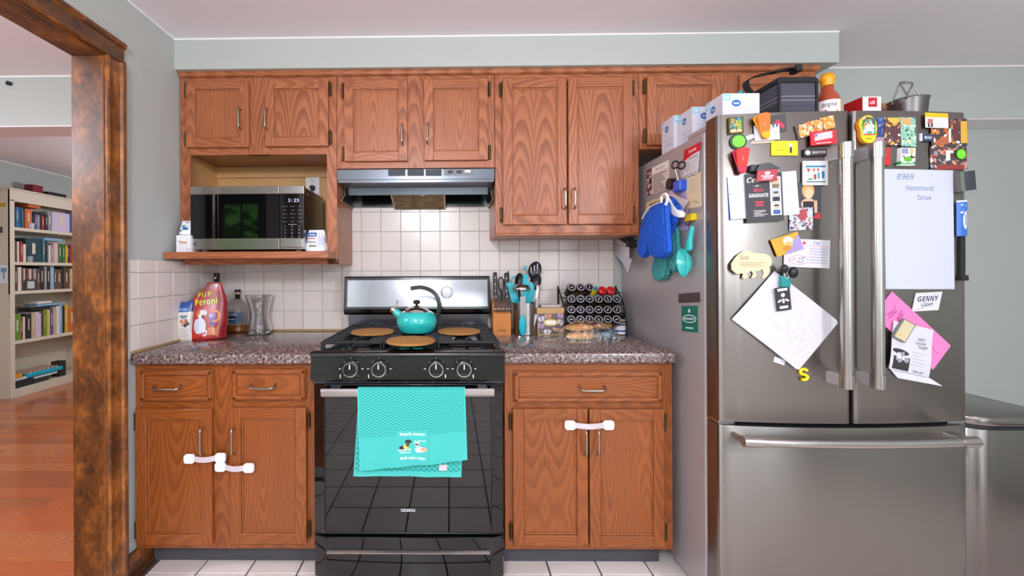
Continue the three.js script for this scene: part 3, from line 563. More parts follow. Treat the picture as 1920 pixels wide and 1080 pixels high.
// ---------------------------------------------------------------- range
const RG = thing('gas_range', 'black gas range with steel oven handle and four chrome knobs', 'range');
const RF = 0.687, RC = (RGX0 + RGX1) / 2;
const ry = (py, z = RF) => Pz(765, py, z).y;
{
  const x0 = RGX0, x1 = RGX1, yP1 = ry(664), yP0 = ry(715), yD0 = ry(1001), yB0 = 0.035;
  part('body', bx(x0 + 0.002, x1 - 0.002, yB0, yP1 - 0.02, 0.03, RF - 0.035), m.enamel, RG);
  part('foot', bx(x0 + 0.04, x0 + 0.08, 0, yB0, 0.5, 0.54), m.rubber, RG); part('foot', bx(x1 - 0.08, x1 - 0.04, 0, yB0, 0.5, 0.54), m.rubber, RG);
  part('control_panel', extrX([[RF - 0.06, yP0], [RF - 0.004, yP0], [RF, yP0 + 0.006], [RF - 0.008, yP1 - 0.012], [RF - 0.06, yP1 - 0.012]], x0, x1, 0.001), m.glassBlack, RG);
  // rounded front lip of the cooktop
  { const pr = [[0.60, yP1 - 0.014], [RF - 0.006, yP1 - 0.014]]; for (let i = 0; i <= 12; i++) { const an = -Math.PI / 2 + i / 12 * Math.PI; pr.push([RF - 0.006 + 0.011 * Math.cos(an), yP1 - 0.003 + 0.011 * Math.sin(an)]); } pr.push([0.60, yP1 + 0.008]);
    part('cooktop_lip', toCreasedNormals(extrX(pr, x0 - 0.001, x1 + 0.001), 0.5), m.enamel, RG); }
  part('cooktop', bx(x0 + 0.002, x1 - 0.002, yP1 - 0.02, yP1 + 0.004, 0.03, 0.61, 0.004), m.enamel, RG);
  const cy = yP1 + 0.004;
  // knobs
  for (const [px, k] of [[658.5, -0.2], [711.5, 0.1], [818, 0], [870, 0.15]]) {
    const p = Pz(px, 691.5, RF - 0.003), kn = group('knob', RG);
    const dial = (r0, r1, h0, h1, mt, nm) => { const g = new THREE.CylinderGeometry(r1, r0, h1 - h0, 28); g.rotateX(Math.PI / 2); g.translate(p.x, p.y, RF - 0.004 + (h0 + h1) / 2); part(nm, g, mt, kn); };
    dial(0.036, 0.034, 0, 0.004, m.enamel, 'bezel'); dial(0.0305, 0.0285, 0.004, 0.022, m.chrome, 'skirt'); dial(0.0265, 0.0245, 0.020, 0.028, m.enamel, 'face');
    part('pointer', bx(p.x - 0.002, p.x + 0.002, p.y + 0.004, p.y + 0.022, RF + 0.023, RF + 0.0255), m.white, kn);
    const tick = []; for (const a of [0, 1, 2, 3, 4, 5, 6, 7]) { const an = Math.PI * (a / 4), q = a % 2 ? 0.0385 : 0.042; if (a === 6) continue; tick.push(new THREE.CylinderGeometry(0.0014, 0.0014, 0.0012, 6).rotateX(Math.PI / 2).translate(p.x + q * Math.cos(an), p.y + q * Math.sin(an), RF - 0.002)); }
    tick.push(bx(p.x + (px < 765 ? -0.044 : 0.034) , p.x + (px < 765 ? -0.041 : 0.038), p.y - 0.036, p.y - 0.022, RF - 0.003, RF - 0.0005), bx(p.x - 0.049, p.x - 0.04, p.y - 0.001, p.y + 0.001, RF - 0.003, RF - 0.001), bx(p.x + 0.04, p.x + 0.049, p.y - 0.001, p.y + 0.001, RF - 0.003, RF - 0.001));
    part('marking', merge(tick), m.white, kn);
  }
  // vent slot strip and oven door
  const dT = ry(719);
  part('vent_strip', bx(x0 + 0.004, x1 - 0.004, dT - 0.002, yP0 - 0.003, RF - 0.04, RF - 0.012), m.dkgrey, RG);
  for (let i = 0; i < 6; i++) { const a = mix(x0 + 0.06, x1 - 0.06, i / 6), b = mix(x0 + 0.06, x1 - 0.06, (i + 0.86) / 6); part('vent_slot', bx(a, b, dT + 0.0005, dT + 0.006, RF - 0.013, RF - 0.0105), m.rubber, RG); }
  const door = group('oven_door', RG);
  const b = 0.03;
  part('door_slab', extrY([[x0 + 0.003, RF - 0.05], [x1 - 0.003, RF - 0.05], [x1 - 0.003, RF - 0.03], [x1 - 0.008, RF - 0.018], [x1 - 0.05, RF - 0.003], [x1 - 0.056, RF], [x0 + 0.056, RF], [x0 + 0.05, RF - 0.003], [x0 + 0.008, RF - 0.018], [x0 + 0.003, RF - 0.03]], yD0, dT - 0.004, 0.002, 0.35), m.glassBlack, door);
  part('door_edge', merge([bx(x0 + 0.0515, x0 + 0.0535, yD0 + 0.01, dT - 0.02, RF - 0.004, RF + 0.0008), bx(x1 - 0.0535, x1 - 0.0515, yD0 + 0.01, dT - 0.02, RF - 0.004, RF + 0.0008)]), m.enamel, door);
  part('bottom_gap', bx(x0 + 0.01, x1 - 0.01, yD0 - 0.012, yD0, RF - 0.05, RF - 0.02), m.rubber, RG);
  part('bottom_trim', bx(x0 + 0.07, x1 - 0.07, yD0 + 0.0005, yD0 + 0.006, RF - 0.004, RF + 0.002, 0.002), m.enamel, door);
  // handle
  const hz = RF + 0.042, ha = Pz(603, 736, hz), hb = Pz(926, 736, hz);
  const hd = group('handle', door);
  part('bar', extrX([[hz - 0.010, ha.y - 0.012], [hz + 0.004, ha.y - 0.015], [hz + 0.010, ha.y - 0.006], [hz + 0.010, ha.y + 0.006], [hz + 0.004, ha.y + 0.015], [hz - 0.010, ha.y + 0.012]], ha.x, hb.x, 0.002), m.steel, hd, 'brushed steel oven handle');
  for (const x of [ha.x + 0.02, hb.x - 0.06]) part('bracket', bx(x, x + 0.04, ha.y - 0.01, ha.y + 0.01, RF - 0.005, hz - 0.006, 0.003), m.steel, hd);
  scene.userData.handle = { z: hz, y: ha.y };
  // brand lettering
  const lg = RZ(749, 952, 781, 962, RF + 0.001);
  part('lettering', slab((u, v) => new V3(mix(lg.x0, lg.x1, u), mix(lg.y0, lg.y1, v), RF + 0.0006), 1, 1, 0.0006), sM({ map: cv(256, 64, (c, w, h) => { c.fillStyle = '#060607'; c.fillRect(0, 0, w, h); c.fillStyle = '#d8d8d8'; c.font = 'bold 52px sans-serif'; c.textAlign = 'center'; c.fillText('SIEMENS', w / 2, 50, 250); }), roughness: 0.1 }), door);
  // warming drawer
  const dw = group('drawer', RG), wt = yD0 - 0.013, wy = ry(1035);
  part('front', extrY([[x0 + 0.003, RF - 0.05], [x1 - 0.003, RF - 0.05], [x1 - 0.003, RF - 0.03], [x1 - 0.008, RF - 0.018], [x1 - 0.05, RF - 0.004], [x1 - 0.06, RF - 0.001], [x0 + 0.06, RF - 0.001], [x0 + 0.05, RF - 0.004], [x0 + 0.008, RF - 0.018], [x0 + 0.003, RF - 0.03]], yB0, wt, 0.004, 0.35), m.glassBlack, dw);
  part('grip', toCreasedNormals(extrX([[RF - 0.004, wy - 0.005], [RF + 0.008, wy - 0.003], [RF + 0.010, wy + 0.002], [RF + 0.006, wy + 0.005], [RF - 0.004, wy + 0.008]], x0 + 0.062, x1 - 0.062), 0.7), m.steel, dw);
  // backguard
  const bz = 0.13, by0 = Pz(780, 590, bz).y, by1 = Pz(780, 518, bz - 0.02).y, bx0 = Pz(645, 560, bz).x, bx1 = Pz(918, 560, bz).x;
  const bg = group('backguard', RG);
  part('housing', extrX([[0.02, by0], [bz - 0.012, by0], [bz, by0 + 0.012], [bz + 0.002, by0 + 0.03], [bz - 0.022, by1 - 0.006], [bz - 0.03, by1], [0.02, by1]], bx0, bx1, 0.003), m.enamel, bg);
  part('lower_panel', bx(bx0 + 0.012, bx1 - 0.012, cy - 0.002, by0 + 0.002, 0.02, 0.085), M({ color: '#6d6c74', metalness: 0.9, roughness: 0.18 }), bg);
  const tilt = (y) => mix(bz + 0.002, bz - 0.022, (y - by0 - 0.03) / (by1 - by0 - 0.036)), px0 = bx0 + 0.016, px1 = bx1 - 0.01, pa = by0 + 0.042, pb = by1 - 0.02;
  part('control_face', slab((u, v) => { const y = mix(pa, pb, v); return new V3(mix(px0, px1, u), y, tilt(y) + 0.0015); }, 1, 1, 0.003), M({ color: '#a9abb2', metalness: 0.9, roughness: 0.12 }), bg, 'mirror-like grey control face');
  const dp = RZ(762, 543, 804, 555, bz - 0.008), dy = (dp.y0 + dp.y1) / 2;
  part('display', slab((u, v) => { const y = mix(dp.y0, dp.y1, v); return new V3(mix(dp.x0, dp.x1, u), y, tilt(y) + 0.0035); }, 1, 1, 0.002), col('#e9eaf0', 0.3), bg, 'pale patch painted as a window reflection');  // pale patch: reflection of a window pane painted on the control face
  const kp = Pz(837.5, 548.5, tilt(dy)), kg = group('knob', bg);
  part('ring', new THREE.TorusGeometry(0.027, 0.005, 10, 32).translate(kp.x, kp.y, tilt(kp.y) + 0.004), m.chrome, kg);
  part('face', new THREE.CylinderGeometry(0.024, 0.026, 0.016, 28).rotateX(Math.PI / 2).translate(kp.x, kp.y, tilt(kp.y) + 0.009), sM({ color: '#d9dade', metalness: 0.8, roughness: 0.2 }), kg);
  // burners and grates
  const gy = cy + 0.032; scene.userData.grateY = gy;
  const burner = (x, z, r) => { const bn = group('burner', RG); part('ring', lathe([[r * 1.2, cy], [r * 1.15, cy + 0.008], [r * 0.7, cy + 0.01], [r * 0.7, cy]], x, 0, z, 28), m.castIron, bn); part('cap', lathe([[0, cy + 0.02], [r * 0.72, cy + 0.02], [r * 0.78, cy + 0.015], [r * 0.74, cy + 0.006], [0, cy + 0.006]], x, 0, z, 28), m.castIron, bn); };
  const bxs = [RC - 0.225, RC, RC + 0.225], zf = 0.47, zr = 0.22;
  burner(bxs[0], zf, 0.05); burner(bxs[2], zf, 0.055); burner(bxs[0], zr, 0.04); burner(bxs[2], zr, 0.04); burner(bxs[1], 0.36, 0.05);
  const r = 0.0062;
  for (const [a, e] of [[x0 + 0.018, RC - 0.116], [RC - 0.112, RC + 0.112], [RC + 0.116, x1 - 0.018]]) {
    const gt = group('grate', RG), z0 = 0.105, z1 = 0.585, list = [];
    const rod = (xa, za, xb, zb) => list.push(bx(Math.min(xa, xb) - r, Math.max(xa, xb) + r, gy - 0.014, gy, Math.min(za, zb) - r, Math.max(za, zb) + r, 0.004));
    rod(a, z0, e, z0); rod(a, z1, e, z1); rod(a, z0, a, z1); rod(e, z0, e, z1); rod(a, (z0 + z1) / 2, e, (z0 + z1) / 2);
    for (const z of [0.15, 0.19, 0.25, 0.29, 0.41, 0.45, 0.50, 0.54]) { rod(a, z, a + 0.055, z); rod(e, z, e - 0.055, z); }
    const c = (a + e) / 2; rod(c, z0, c, z0 + 0.075); rod(c, z1, c, z1 - 0.075); rod(c, 0.30, c, 0.39);
    for (const [x, z] of [[a, z0], [e, z0], [a, z1], [e, z1]]) list.push(bx(x - 0.008, x + 0.008, cy - 0.003, gy - 0.004, z - 0.008, z + 0.008, 0.003));
    part('bars', merge(list), m.castIron, gt);
  }
}
// ---------------------------------------------------------------- towel on the oven handle
{
  const { z: hz, y: hy } = scene.userData.handle, t = thing('dish_towel', 'turquoise chevron dish towel hung over the oven handle', 'towel');
  const zf = hz + 0.017, zb = hz - 0.016, top = hy + 0.018;
  const A = Pz(670, 728, zf), B = Pz(872, 727, zf), C = Pz(876, 862, zf), D = Pz(676, 880, zf), E = Pz(663, 892, zb), G = Pz(865, 894, zb);
  const chev = cv(1024, 1024, (c, w, h) => {   // v = 0 back hem, 1 front hem
    c.fillStyle = '#3dbbb2'; c.fillRect(0, 0, w, h);
    const zig = (y, colr, lw) => { c.strokeStyle = colr; c.lineWidth = lw; c.beginPath(); for (let i = 0; i <= 40; i++) c.lineTo(i * w / 40, y + (i % 2 ? 9 : -9)); c.stroke(); };
    for (let y = 30; y < 800; y += 21) { zig(y, '#239a93', 8); zig(y + 9, '#5ccbc4', 5); }
    c.fillStyle = '#46bcb4'; c.fillRect(0, 790, w, 240); c.fillStyle = '#4cc2ba'; c.fillRect(0, 0, w, 22); c.fillRect(0, 0, 12, h); c.fillRect(w - 12, 0, 12, h);
    c.fillStyle = '#d8d3da'; c.fillRect(810, 26, 76, 26);
    // embroidery; drawn upside down so that it reads upright at v = 1 (front flap hangs down)
    c.save(); c.translate(0, h); c.scale(1, -1); c.translate(520, 0);
    c.restore();
  });
  // the strip runs from the back hem (v = 0) over the bar to the front hem (v = 1)
  const f = (u, v) => {
    const wv = 0.002 * Math.sin(u * 9 + 1) + 0.0015 * Math.sin(u * 21);
    if (v < 0.4) { const k = v / 0.4, L = E.clone().lerp(new V3(A.x, top - 0.012, zb), k), R = G.clone().lerp(new V3(B.x - 0.006, top - 0.012, zb), k); const p = L.lerp(R, u); p.z += wv * (1 - k); return p; }
    if (v < 0.5) { const k = (v - 0.4) / 0.1, a = Math.PI * k; return new V3(mix(A.x, B.x, u), top - 0.012 + 0.013 * Math.sin(a), mix(zb, zf, 0.5 - 0.5 * Math.cos(a))); }
    const k = (v - 0.5) / 0.5, L = new V3(A.x, top - 0.012, zf).lerp(D, k), R = new V3(B.x, top - 0.012, zf).lerp(C, k), p = L.lerp(R, u);
    p.z += wv * 2.2 * k + 0.004 * k; p.y -= k * 0.004 * Math.sin(u * 4); return p;
  };
  const g = slab(f, 48, 60, 0.005);
  const uv = g.attributes.uv; for (let i = 0; i < uv.count; i++) { const v = uv.getY(i); uv.setY(i, v < 0.45 ? v / 0.45 * 0.40 : 0.40 + (v - 0.45) / 0.55 * 0.60); }
  chev.flipY = false;
  const tm = sM({ map: chev, roughness: 0.95, bumpMap: chev, bumpScale: 0.0015 });
  part('cloth', g, tm, t);
  const q = RZ(743, 809, 803, 866, zf + 0.012);
  const emb = slab((u, v) => { const x = mix(q.x0, q.x1, u), y = mix(q.y0, q.y1, v); const uu = (x - A.x) / (B.x - A.x), k = (top - 0.012 - y) / (top - 0.012 - (D.y + C.y) / 2); const p = f(clamp(uu), clamp(0.5 + 0.5 * k)); return new V3(x, y, p.z + 0.0032); }, 8, 8, 0.0008);
  part('embroidery', emb, sM({ roughness: 0.9, map: cv(320, 300, (c, w, h) => {
    c.fillStyle = '#46bcb4'; c.fillRect(0, 0, w, h);
    c.fillStyle = '#f4f8f4'; c.font = 'bold 40px serif'; c.textAlign = 'center'; c.fillText('beach waves', w / 2, 48, 300); c.fillText('and sun rays', w / 2, 285, 300);
    const el = (x, y, a, b, k, r = 0) => { c.fillStyle = k; c.beginPath(); c.ellipse(x, y, a, b, r, 0, 7); c.fill(); };
    el(60, 170, 34, 20, '#3a2a3c'); el(95, 160, 28, 24, '#d6d455', -0.4); el(118, 110, 34, 20, '#2f3330'); el(112, 140, 18, 22, '#6b4a35'); el(60, 192, 50, 6, '#f0eef0'); el(130, 188, 18, 7, '#f3ead8');
    el(245, 185, 60, 26, '#f4ead9'); el(275, 182, 34, 20, '#e3a08a'); el(205, 135, 26, 22, '#f7efe4'); el(205, 138, 24, 8, '#4a3030'); el(190, 108, 7, 12, '#f7efe4'); el(222, 108, 7, 12, '#f7efe4'); el(215, 208, 24, 8, '#f7efe4');
    c.fillStyle = '#bfeae6'; c.fillRect(30, 210, 110, 12); c.fillRect(230, 96, 70, 8);
  }) }), t, 'white lettering and two small animals stitched on the towel');
}
// ---------------------------------------------------------------- range hood
{
  const h = thing('range_hood', 'black under-cabinet range hood with open underside and stained filter', 'range hood');
  const z1 = UZ + 0.012, x0 = UAx1 + 0.003, x1 = UBx1 - 0.003, yt = Pz(780, 316, z1).y - 0.001, yf = Pz(780, 337, z1).y, zs = 0.19, ya = Pz(775, 352, zs).y, yb = Pz(775, 365, zs).y, yl = Pz(925, 373.5, 0.27).y;
  part('front_panel', bx(x0, x1, yf, yt, 0.03, z1, 0.003), m.hood, h);
  for (const s of [x0, x1 - 0.004]) part('side_plate', extrX([[0.012, yl - 0.004], [0.262, yl], [zs, yb], [zs, yf + 0.001], [0.012, yf + 0.001]], s, s + 0.004), m.hood, h, 'black side flange with pale worn edge');
  for (const s of [x0 + 0.0005, x1 - 0.0025]) part('edge_trim', merge([bar([s + 0.001, yl - 0.004, 0.014], [s + 0.001, yl, 0.262], 0.0026, 6), bar([s + 0.001, yl, 0.262], [s + 0.001, yb, zs], 0.0026, 6)]), col('#b9ab98', 0.5), h);
  part('visor', bx(x0 + 0.004, x1 - 0.004, ya - 0.002, yf + 0.0005, zs - 0.02, z1 - 0.002), m.hood, h);
  part('cross_strip', extrX([[zs - 0.012, yb], [zs, yb - 0.001], [zs + 0.006, ya], [zs - 0.012, ya]], x0 + 0.02, x1 - 0.02, 0.001), m.hood, h);
  part('ceiling_plate', bx(x0 + 0.004, x1 - 0.004, yb + 0.03, yf, 0.012, zs - 0.014), m.enamel, h);
  part('back_plate', bx(x0 + 0.004, x1 - 0.004, yl + 0.002, yb + 0.03, 0.012, 0.02), m.enamel, h);
  const fa = Pz(735, 366, zs - 0.02), fb = Pz(832, 366, zs - 0.02), fy = Pz(780, 391, 0.03).y;
  const fil = group('filter', h);
  const ft = dataTex(256, 128, (u, v) => { const n = fbm(u * 6, v * 4, 2, 4), g = (Math.sin(u * 400) * Math.sin(v * 220)) * 0.06; return lerp3(hex('#8f7348'), hex('#5d431f'), clamp(0.5 + n * 1.2 + g)); });
  part('mesh_screen', slab((u, v) => new V3(mix(fa.x, fb.x, u), mix(fy, yb + 0.004, v), mix(0.03, zs - 0.016, v)), 4, 4, 0.006), sM({ map: ft, roughness: 0.5, metalness: 0.3 }), fil, 'brown grease-stained mesh filter');
  for (const x of [fa.x - 0.004, fb.x + 0.004]) part('filter_rim', bar([x, fy - 0.002, 0.03], [x, yb + 0.002, zs - 0.016], 0.004, 8), sM({ color: '#bfb39a', metalness: 0.7, roughness: 0.4 }), fil);
  const lp = Pz(793, 364, zs - 0.03); part('lamp_lens', lathe([[0, 0], [0.02, 0.002], [0.022, 0.012], [0, 0.012]], lp.x, yb - 0.003, zs - 0.035, 20), m.plasticWhite, h);
  // louvre openings and switches in the front panel
  for (const [a, b] of [[728, 760], [764, 795], [798, 828]]) { const r = RZ(a, 317.5, b, 330, z1); part('vent', merge([bx(r.x0, r.x1, r.y0, r.y1, z1 - 0.002, z1 + 0.0006), ...[0.25, 0.5, 0.75].map((t) => bx(r.x0, r.x1, mix(r.y0, r.y1, t) - 0.0015, mix(r.y0, r.y1, t) + 0.0015, z1, z1 + 0.002))]), col('#30333c', 0.5), h); }
  const sw = RZ(832, 317, 888, 329, z1), sp = group('switch_panel', h);
  part('plate', bx(sw.x0, sw.x1, sw.y0, sw.y1, z1 - 0.001, z1 + 0.001), col('#6f727b', 0.4), sp);
  for (const [t, k] of [[0.22, '#17181c'], [0.52, '#17181c']]) { const x = mix(sw.x0, sw.x1, t); part('switch', bx(x - 0.012, x + 0.012, mix(sw.y0, sw.y1, 0.35), mix(sw.y0, sw.y1, 0.8), z1 + 0.0005, z1 + 0.006, 0.002), col(k, 0.4), sp); }
  { const x = mix(sw.x0, sw.x1, 0.8); part('logo_plate', bx(x - 0.014, x + 0.014, mix(sw.y0, sw.y1, 0.45), mix(sw.y0, sw.y1, 0.8), z1 + 0.0005, z1 + 0.002), m.white, sp); }
}
// ---------------------------------------------------------------- microwave on the shelf
const SHY = scene.userData.shelfTop;
{
  const w = thing('microwave', 'stainless and black countertop microwave on the oak shelf', 'microwave');
  const z1 = 0.385, z0 = 0.075, r = RZ(357, 349, 570, 469, z1), { x0, x1 } = r, y0 = SHY + 0.012, y1 = r.y1, xs = Pz(524, 410, z1).x;
  part('housing', bx(x0 + 0.003, x1 - 0.002, y0, y1 - 0.002, z0, z1 - 0.03, 0.004), M({ color: '#1a1512', roughness: 0.25, clearcoat: 0.5 }), w);
  part('housing_rib', bx(x1 - 0.003, x1, y1 - 0.032, y1 - 0.028, z0 + 0.02, z1 - 0.06), m.steel, w);
  for (const [x, z] of [[x0 + 0.03, z0 + 0.03], [x1 - 0.05, z0 + 0.03], [x0 + 0.03, z1 - 0.06], [x1 - 0.05, z1 - 0.06]]) part('foot', bx(x, x + 0.02, SHY, y0 + 0.001, z, z + 0.02), m.plasticGrey, w);
  const st = Pz(450, 364, z1).y, sb = Pz(450, 447, z1).y, door = group('door', w), gp = 0.0015;
  part('top_band', bx(x0, xs - gp, st, y1, z1 - 0.03, z1, 0.002), m.steel, door); part('bottom_band', bx(x0, xs - gp, y0, sb, z1 - 0.03, z1, 0.002), m.steel, door);
  part('glass', bx(x0, xs - gp, sb, st, z1 - 0.03, z1 - 0.0015), m.glassBlack, door, 'black door glass mirroring the garden window');
  const lg = Pz(366, 457, z1); part('emblem', new THREE.CylinderGeometry(0.009, 0.009, 0.001, 20).rotateX(Math.PI / 2).translate(lg.x, lg.y, z1 + 0.0003), col('#5a5652', 0.5), door);
  const cp = group('control_panel', w);
  part('top_band', bx(xs + gp, x1, st, y1, z1 - 0.03, z1, 0.002), m.steel, cp); part('open_button', bx(xs + 0.008, x1 - 0.006, y0 + 0.008, sb - 0.006, z1 - 0.004, z1 + 0.003, 0.003), m.steel, cp, 'brushed steel door button'); part('bottom_band', bx(xs + gp, x1, y0, sb, z1 - 0.03, z1, 0.002), m.steel, cp);
  const kt = cv(256, 512, (c, W, Hh) => {
    c.fillStyle = '#08090d'; c.fillRect(0, 0, W, Hh); c.fillStyle = '#d5dcff'; c.font = 'bold 50px monospace'; c.textAlign = 'center'; c.fillText('3:25', W / 2 + 20, 92);
    c.fillStyle = '#8f959c'; c.font = '17px sans-serif';
    const rows = [['Popcorn', 'Potato', 'Pizza'], ['Bev', 'Veg', 'Dinner'], ['Reheat', 'Defrost', 'Soften'], ['Melt', 'Cook', 'Timer'], ['Power', 'Clock', 'Memory']];
    rows.forEach((q, j) => q.forEach((s, i) => c.fillText(s, 58 + i * 78, 150 + j * 44, 62)));
    c.fillRect(90, 350, 90, 7); c.strokeStyle = '#5c6168'; c.strokeRect(26, 345, 206, 100);
    c.font = 'bold 26px sans-serif'; ['1', '2', '3', '4', '5', '6', '7', '8', '9', 'S', '0', 'G'].forEach((s, i) => c.fillText(s, 58 + (i % 3) * 72, 388 + Math.floor(i / 3) * 38));
  });
  part('keypad', uvXY(bx(xs + gp, x1, sb, st, z1 - 0.03, z1 - 0.001), xs, x1, sb, st), M({ map: kt, roughness: 0.08, clearcoat: 1 }), cp, 'black keypad with clock digits');
  const cl = RZ(541, 368, 556, 380, z1);
}
{ // wall outlet in the bay
  const t = thing('wall_outlet', 'white double outlet plate above the microwave', 'outlet'), r = RZ(573, 327, 599, 366, 0.026), xc = (r.x0 + r.x1) / 2;
  part('plate', bx(r.x0, r.x1, r.y0, r.y1, 0.0205, 0.026, 0.002), m.plasticWhite, t);
  for (const k of [0.72, 0.28]) { const y = mix(r.y0, r.y1, k); const s = group('socket', t); part('face', new THREE.CylinderGeometry(0.016, 0.016, 0.003, 20).rotateX(Math.PI / 2).translate(xc, y, 0.027), m.plasticWhite, s); part('slot', merge([bx(xc - 0.007, xc - 0.005, y - 0.003, y + 0.007, 0.0275, 0.029), bx(xc + 0.005, xc + 0.007, y - 0.003, y + 0.007, 0.0275, 0.029), new THREE.CylinderGeometry(0.0025, 0.0025, 0.002, 8).rotateX(Math.PI / 2).translate(xc, y - 0.009, 0.028)]), m.rubber, s); }
  const p = Pz(586, 352, 0.04), pl = thing('power_plug', 'black plug pushed into the outlet behind the microwave', 'plug');
  part('plug_body', bx(p.x - 0.013, p.x + 0.013, p.y - 0.012, p.y + 0.012, 0.029, 0.055, 0.006), m.plasticBlack, pl);
  part('cord', tube([[p.x, p.y - 0.008, 0.05], [p.x - 0.004, p.y - 0.05, 0.056], [p.x - 0.01, p.y - 0.16, 0.05], [p.x - 0.02, SHY + 0.006, 0.048]], 0.0035, 20, 6), m.plasticBlack, pl);
}
{ // pouches and box on the shelf
  const bagTex = cv(256, 320, (c, w, h) => { c.fillStyle = '#e9ebf4'; c.fillRect(0, 0, w, h); c.fillStyle = '#2f62a8'; c.fillRect(30, 40, 110, 60); c.fillStyle = '#fff'; c.font = 'bold 34px sans-serif'; c.fillText('Baby', 46, 82); c.fillStyle = '#d0876a'; c.fillRect(30, 118, 100, 18); c.fillStyle = '#39435f'; c.font = 'bold 40px sans-serif'; c.fillText('Wipes', 30, 190); c.fillStyle = '#8f8a60'; c.fillRect(60, 220, 90, 30); c.fillStyle = '#9aa3c4'; for (let i = 0; i < 7; i++) c.fillRect(165 + i * 13, 40 + (i % 3) * 30, 7, 190 - i * 8); });
  const bag = (name, px0, px1, py0, z, lab, depth, turn) => {
    const a = Pz(px0, 468, z), b = Pz(px1, 468, z), yT = Pz(px0, py0, z).y, cx = (a.x + b.x) / 2, w = (b.x - a.x) / 2, hh = yT - SHY, R = [];
    for (let k = 0; k <= 14; k++) { const t = k / 14; R.push({ x: cx, y: SHY + hh * t, z: z - depth, rx: w * (k ? 1 - 0.28 * t * t + 0.04 * Math.sin(t * 9) : 0.93), rz: depth * mix(1, 0.12, t ** 1.6), n: mix(3.4, 5, t) }); }
    const g = uvXY(loft(R, 44), a.x, b.x, SHY, yT); return solo(name, g, M({ map: bagTex, roughness: 0.25, clearcoat: 0.6 }), lab, 'pouch');
  };
  bag('refill_pouch', 570, 609, 430, 0.37, 'white and blue plastic pouch beside the microwave keypad', 0.035);
  const bt = cv(256, 400, (c, w, h) => { c.fillStyle = '#f3f2f5'; c.fillRect(0, 0, w, h); c.fillStyle = '#d08a55'; c.fillRect(60, 150, 140, 34); c.fillStyle = '#8f8a92'; c.fillRect(30, 130, 60, 14); c.fillRect(50, 210, 150, 8); c.fillRect(50, 330, 90, 6); c.strokeStyle = '#55525c'; c.lineWidth = 4; c.strokeRect(190, 310, 50, 50); });
  const r = RZ(330, 441, 357, 470, 0.40);
  solo('paper_carton', uvXY(bx(r.x0, r.x1, SHY, r.y1, 0.33, 0.40, 0.002), r.x0, r.x1, SHY, r.y1), sM({ map: bt, roughness: 0.5 }), 'small white carton with orange print beside the microwave', 'carton');
  const a = Pz(331, 440, 0.395), b = Pz(356, 440, 0.395), yT = Pz(340, 413, 0.395).y, R = [];
  for (let k = 0; k <= 10; k++) { const t = k / 10; R.push({ x: (a.x + b.x) / 2, y: mix(r.y1, yT, t), z: 0.365, rx: (b.x - a.x) / 2 * (0.9 + 0.12 * Math.sin(t * 5.5)) * (t > 0.9 ? 0.92 : 1), rz: mix(0.03, 0.008, t), n: 3 }); }
  const wt = cv(200, 200, (c, w, h) => { c.fillStyle = '#e8edf3'; c.fillRect(0, 0, w, h); c.fillStyle = '#3b6fb5'; c.fillRect(70, 90, 80, 36); c.fillStyle = '#5fae96'; c.fillRect(50, 60, 60, 30); c.fillStyle = '#fff'; c.beginPath(); c.ellipse(120, 160, 60, 32, 0, 0, 7); c.fill(); c.fillStyle = '#7a7686'; c.fillRect(10, 120, 50, 30); c.fillRect(100, 14, 50, 14); });
  solo('wipes_pack', uvXY(loft(R, 36), a.x, b.x, r.y1, yT), M({ map: wt, roughness: 0.25, clearcoat: 0.5 }), 'crumpled white plastic pack lying on the small carton', 'pack');
}
// ---------------------------------------------------------------- on the range
const GY = scene.userData.grateY;
const discs = [[699, 620.5, 'round brown cork mat on the rear burner beside the spout side of the kettle'], [770, 637, 'round brown cork mat in front of the turquoise kettle'], [861, 619.5, 'round brown cork mat on the rear burner beside the knife block']];
for (const [px, py, lab] of discs) {
  const p = Py(px, py, GY + 0.011), R = 0.1;
  let g = lathe([[0, 0], [R - 0.004, 0], [R, 0.004], [R, 0.009], [R - 0.005, 0.013], [0, 0.014]], 0, 0, 0, 48); const pp = g.attributes.position;
  for (let i = 0; i < pp.count; i++) if (pp.getY(i) > 0.006) pp.setY(i, pp.getY(i) + 0.0025 * noise(pp.getX(i) * 60, pp.getZ(i) * 60, 3));
  g.computeVertexNormals(); g.translate(p.x, GY, p.z); uvm(g, 'x', 0.12, 0.12);
  solo('cork_mat', g, sM({ map: T.cork, roughness: 0.9, bumpMap: T.fuzz, bumpScale: 0.0015 }), lab, 'trivet', 'round brown mats on the range');
}
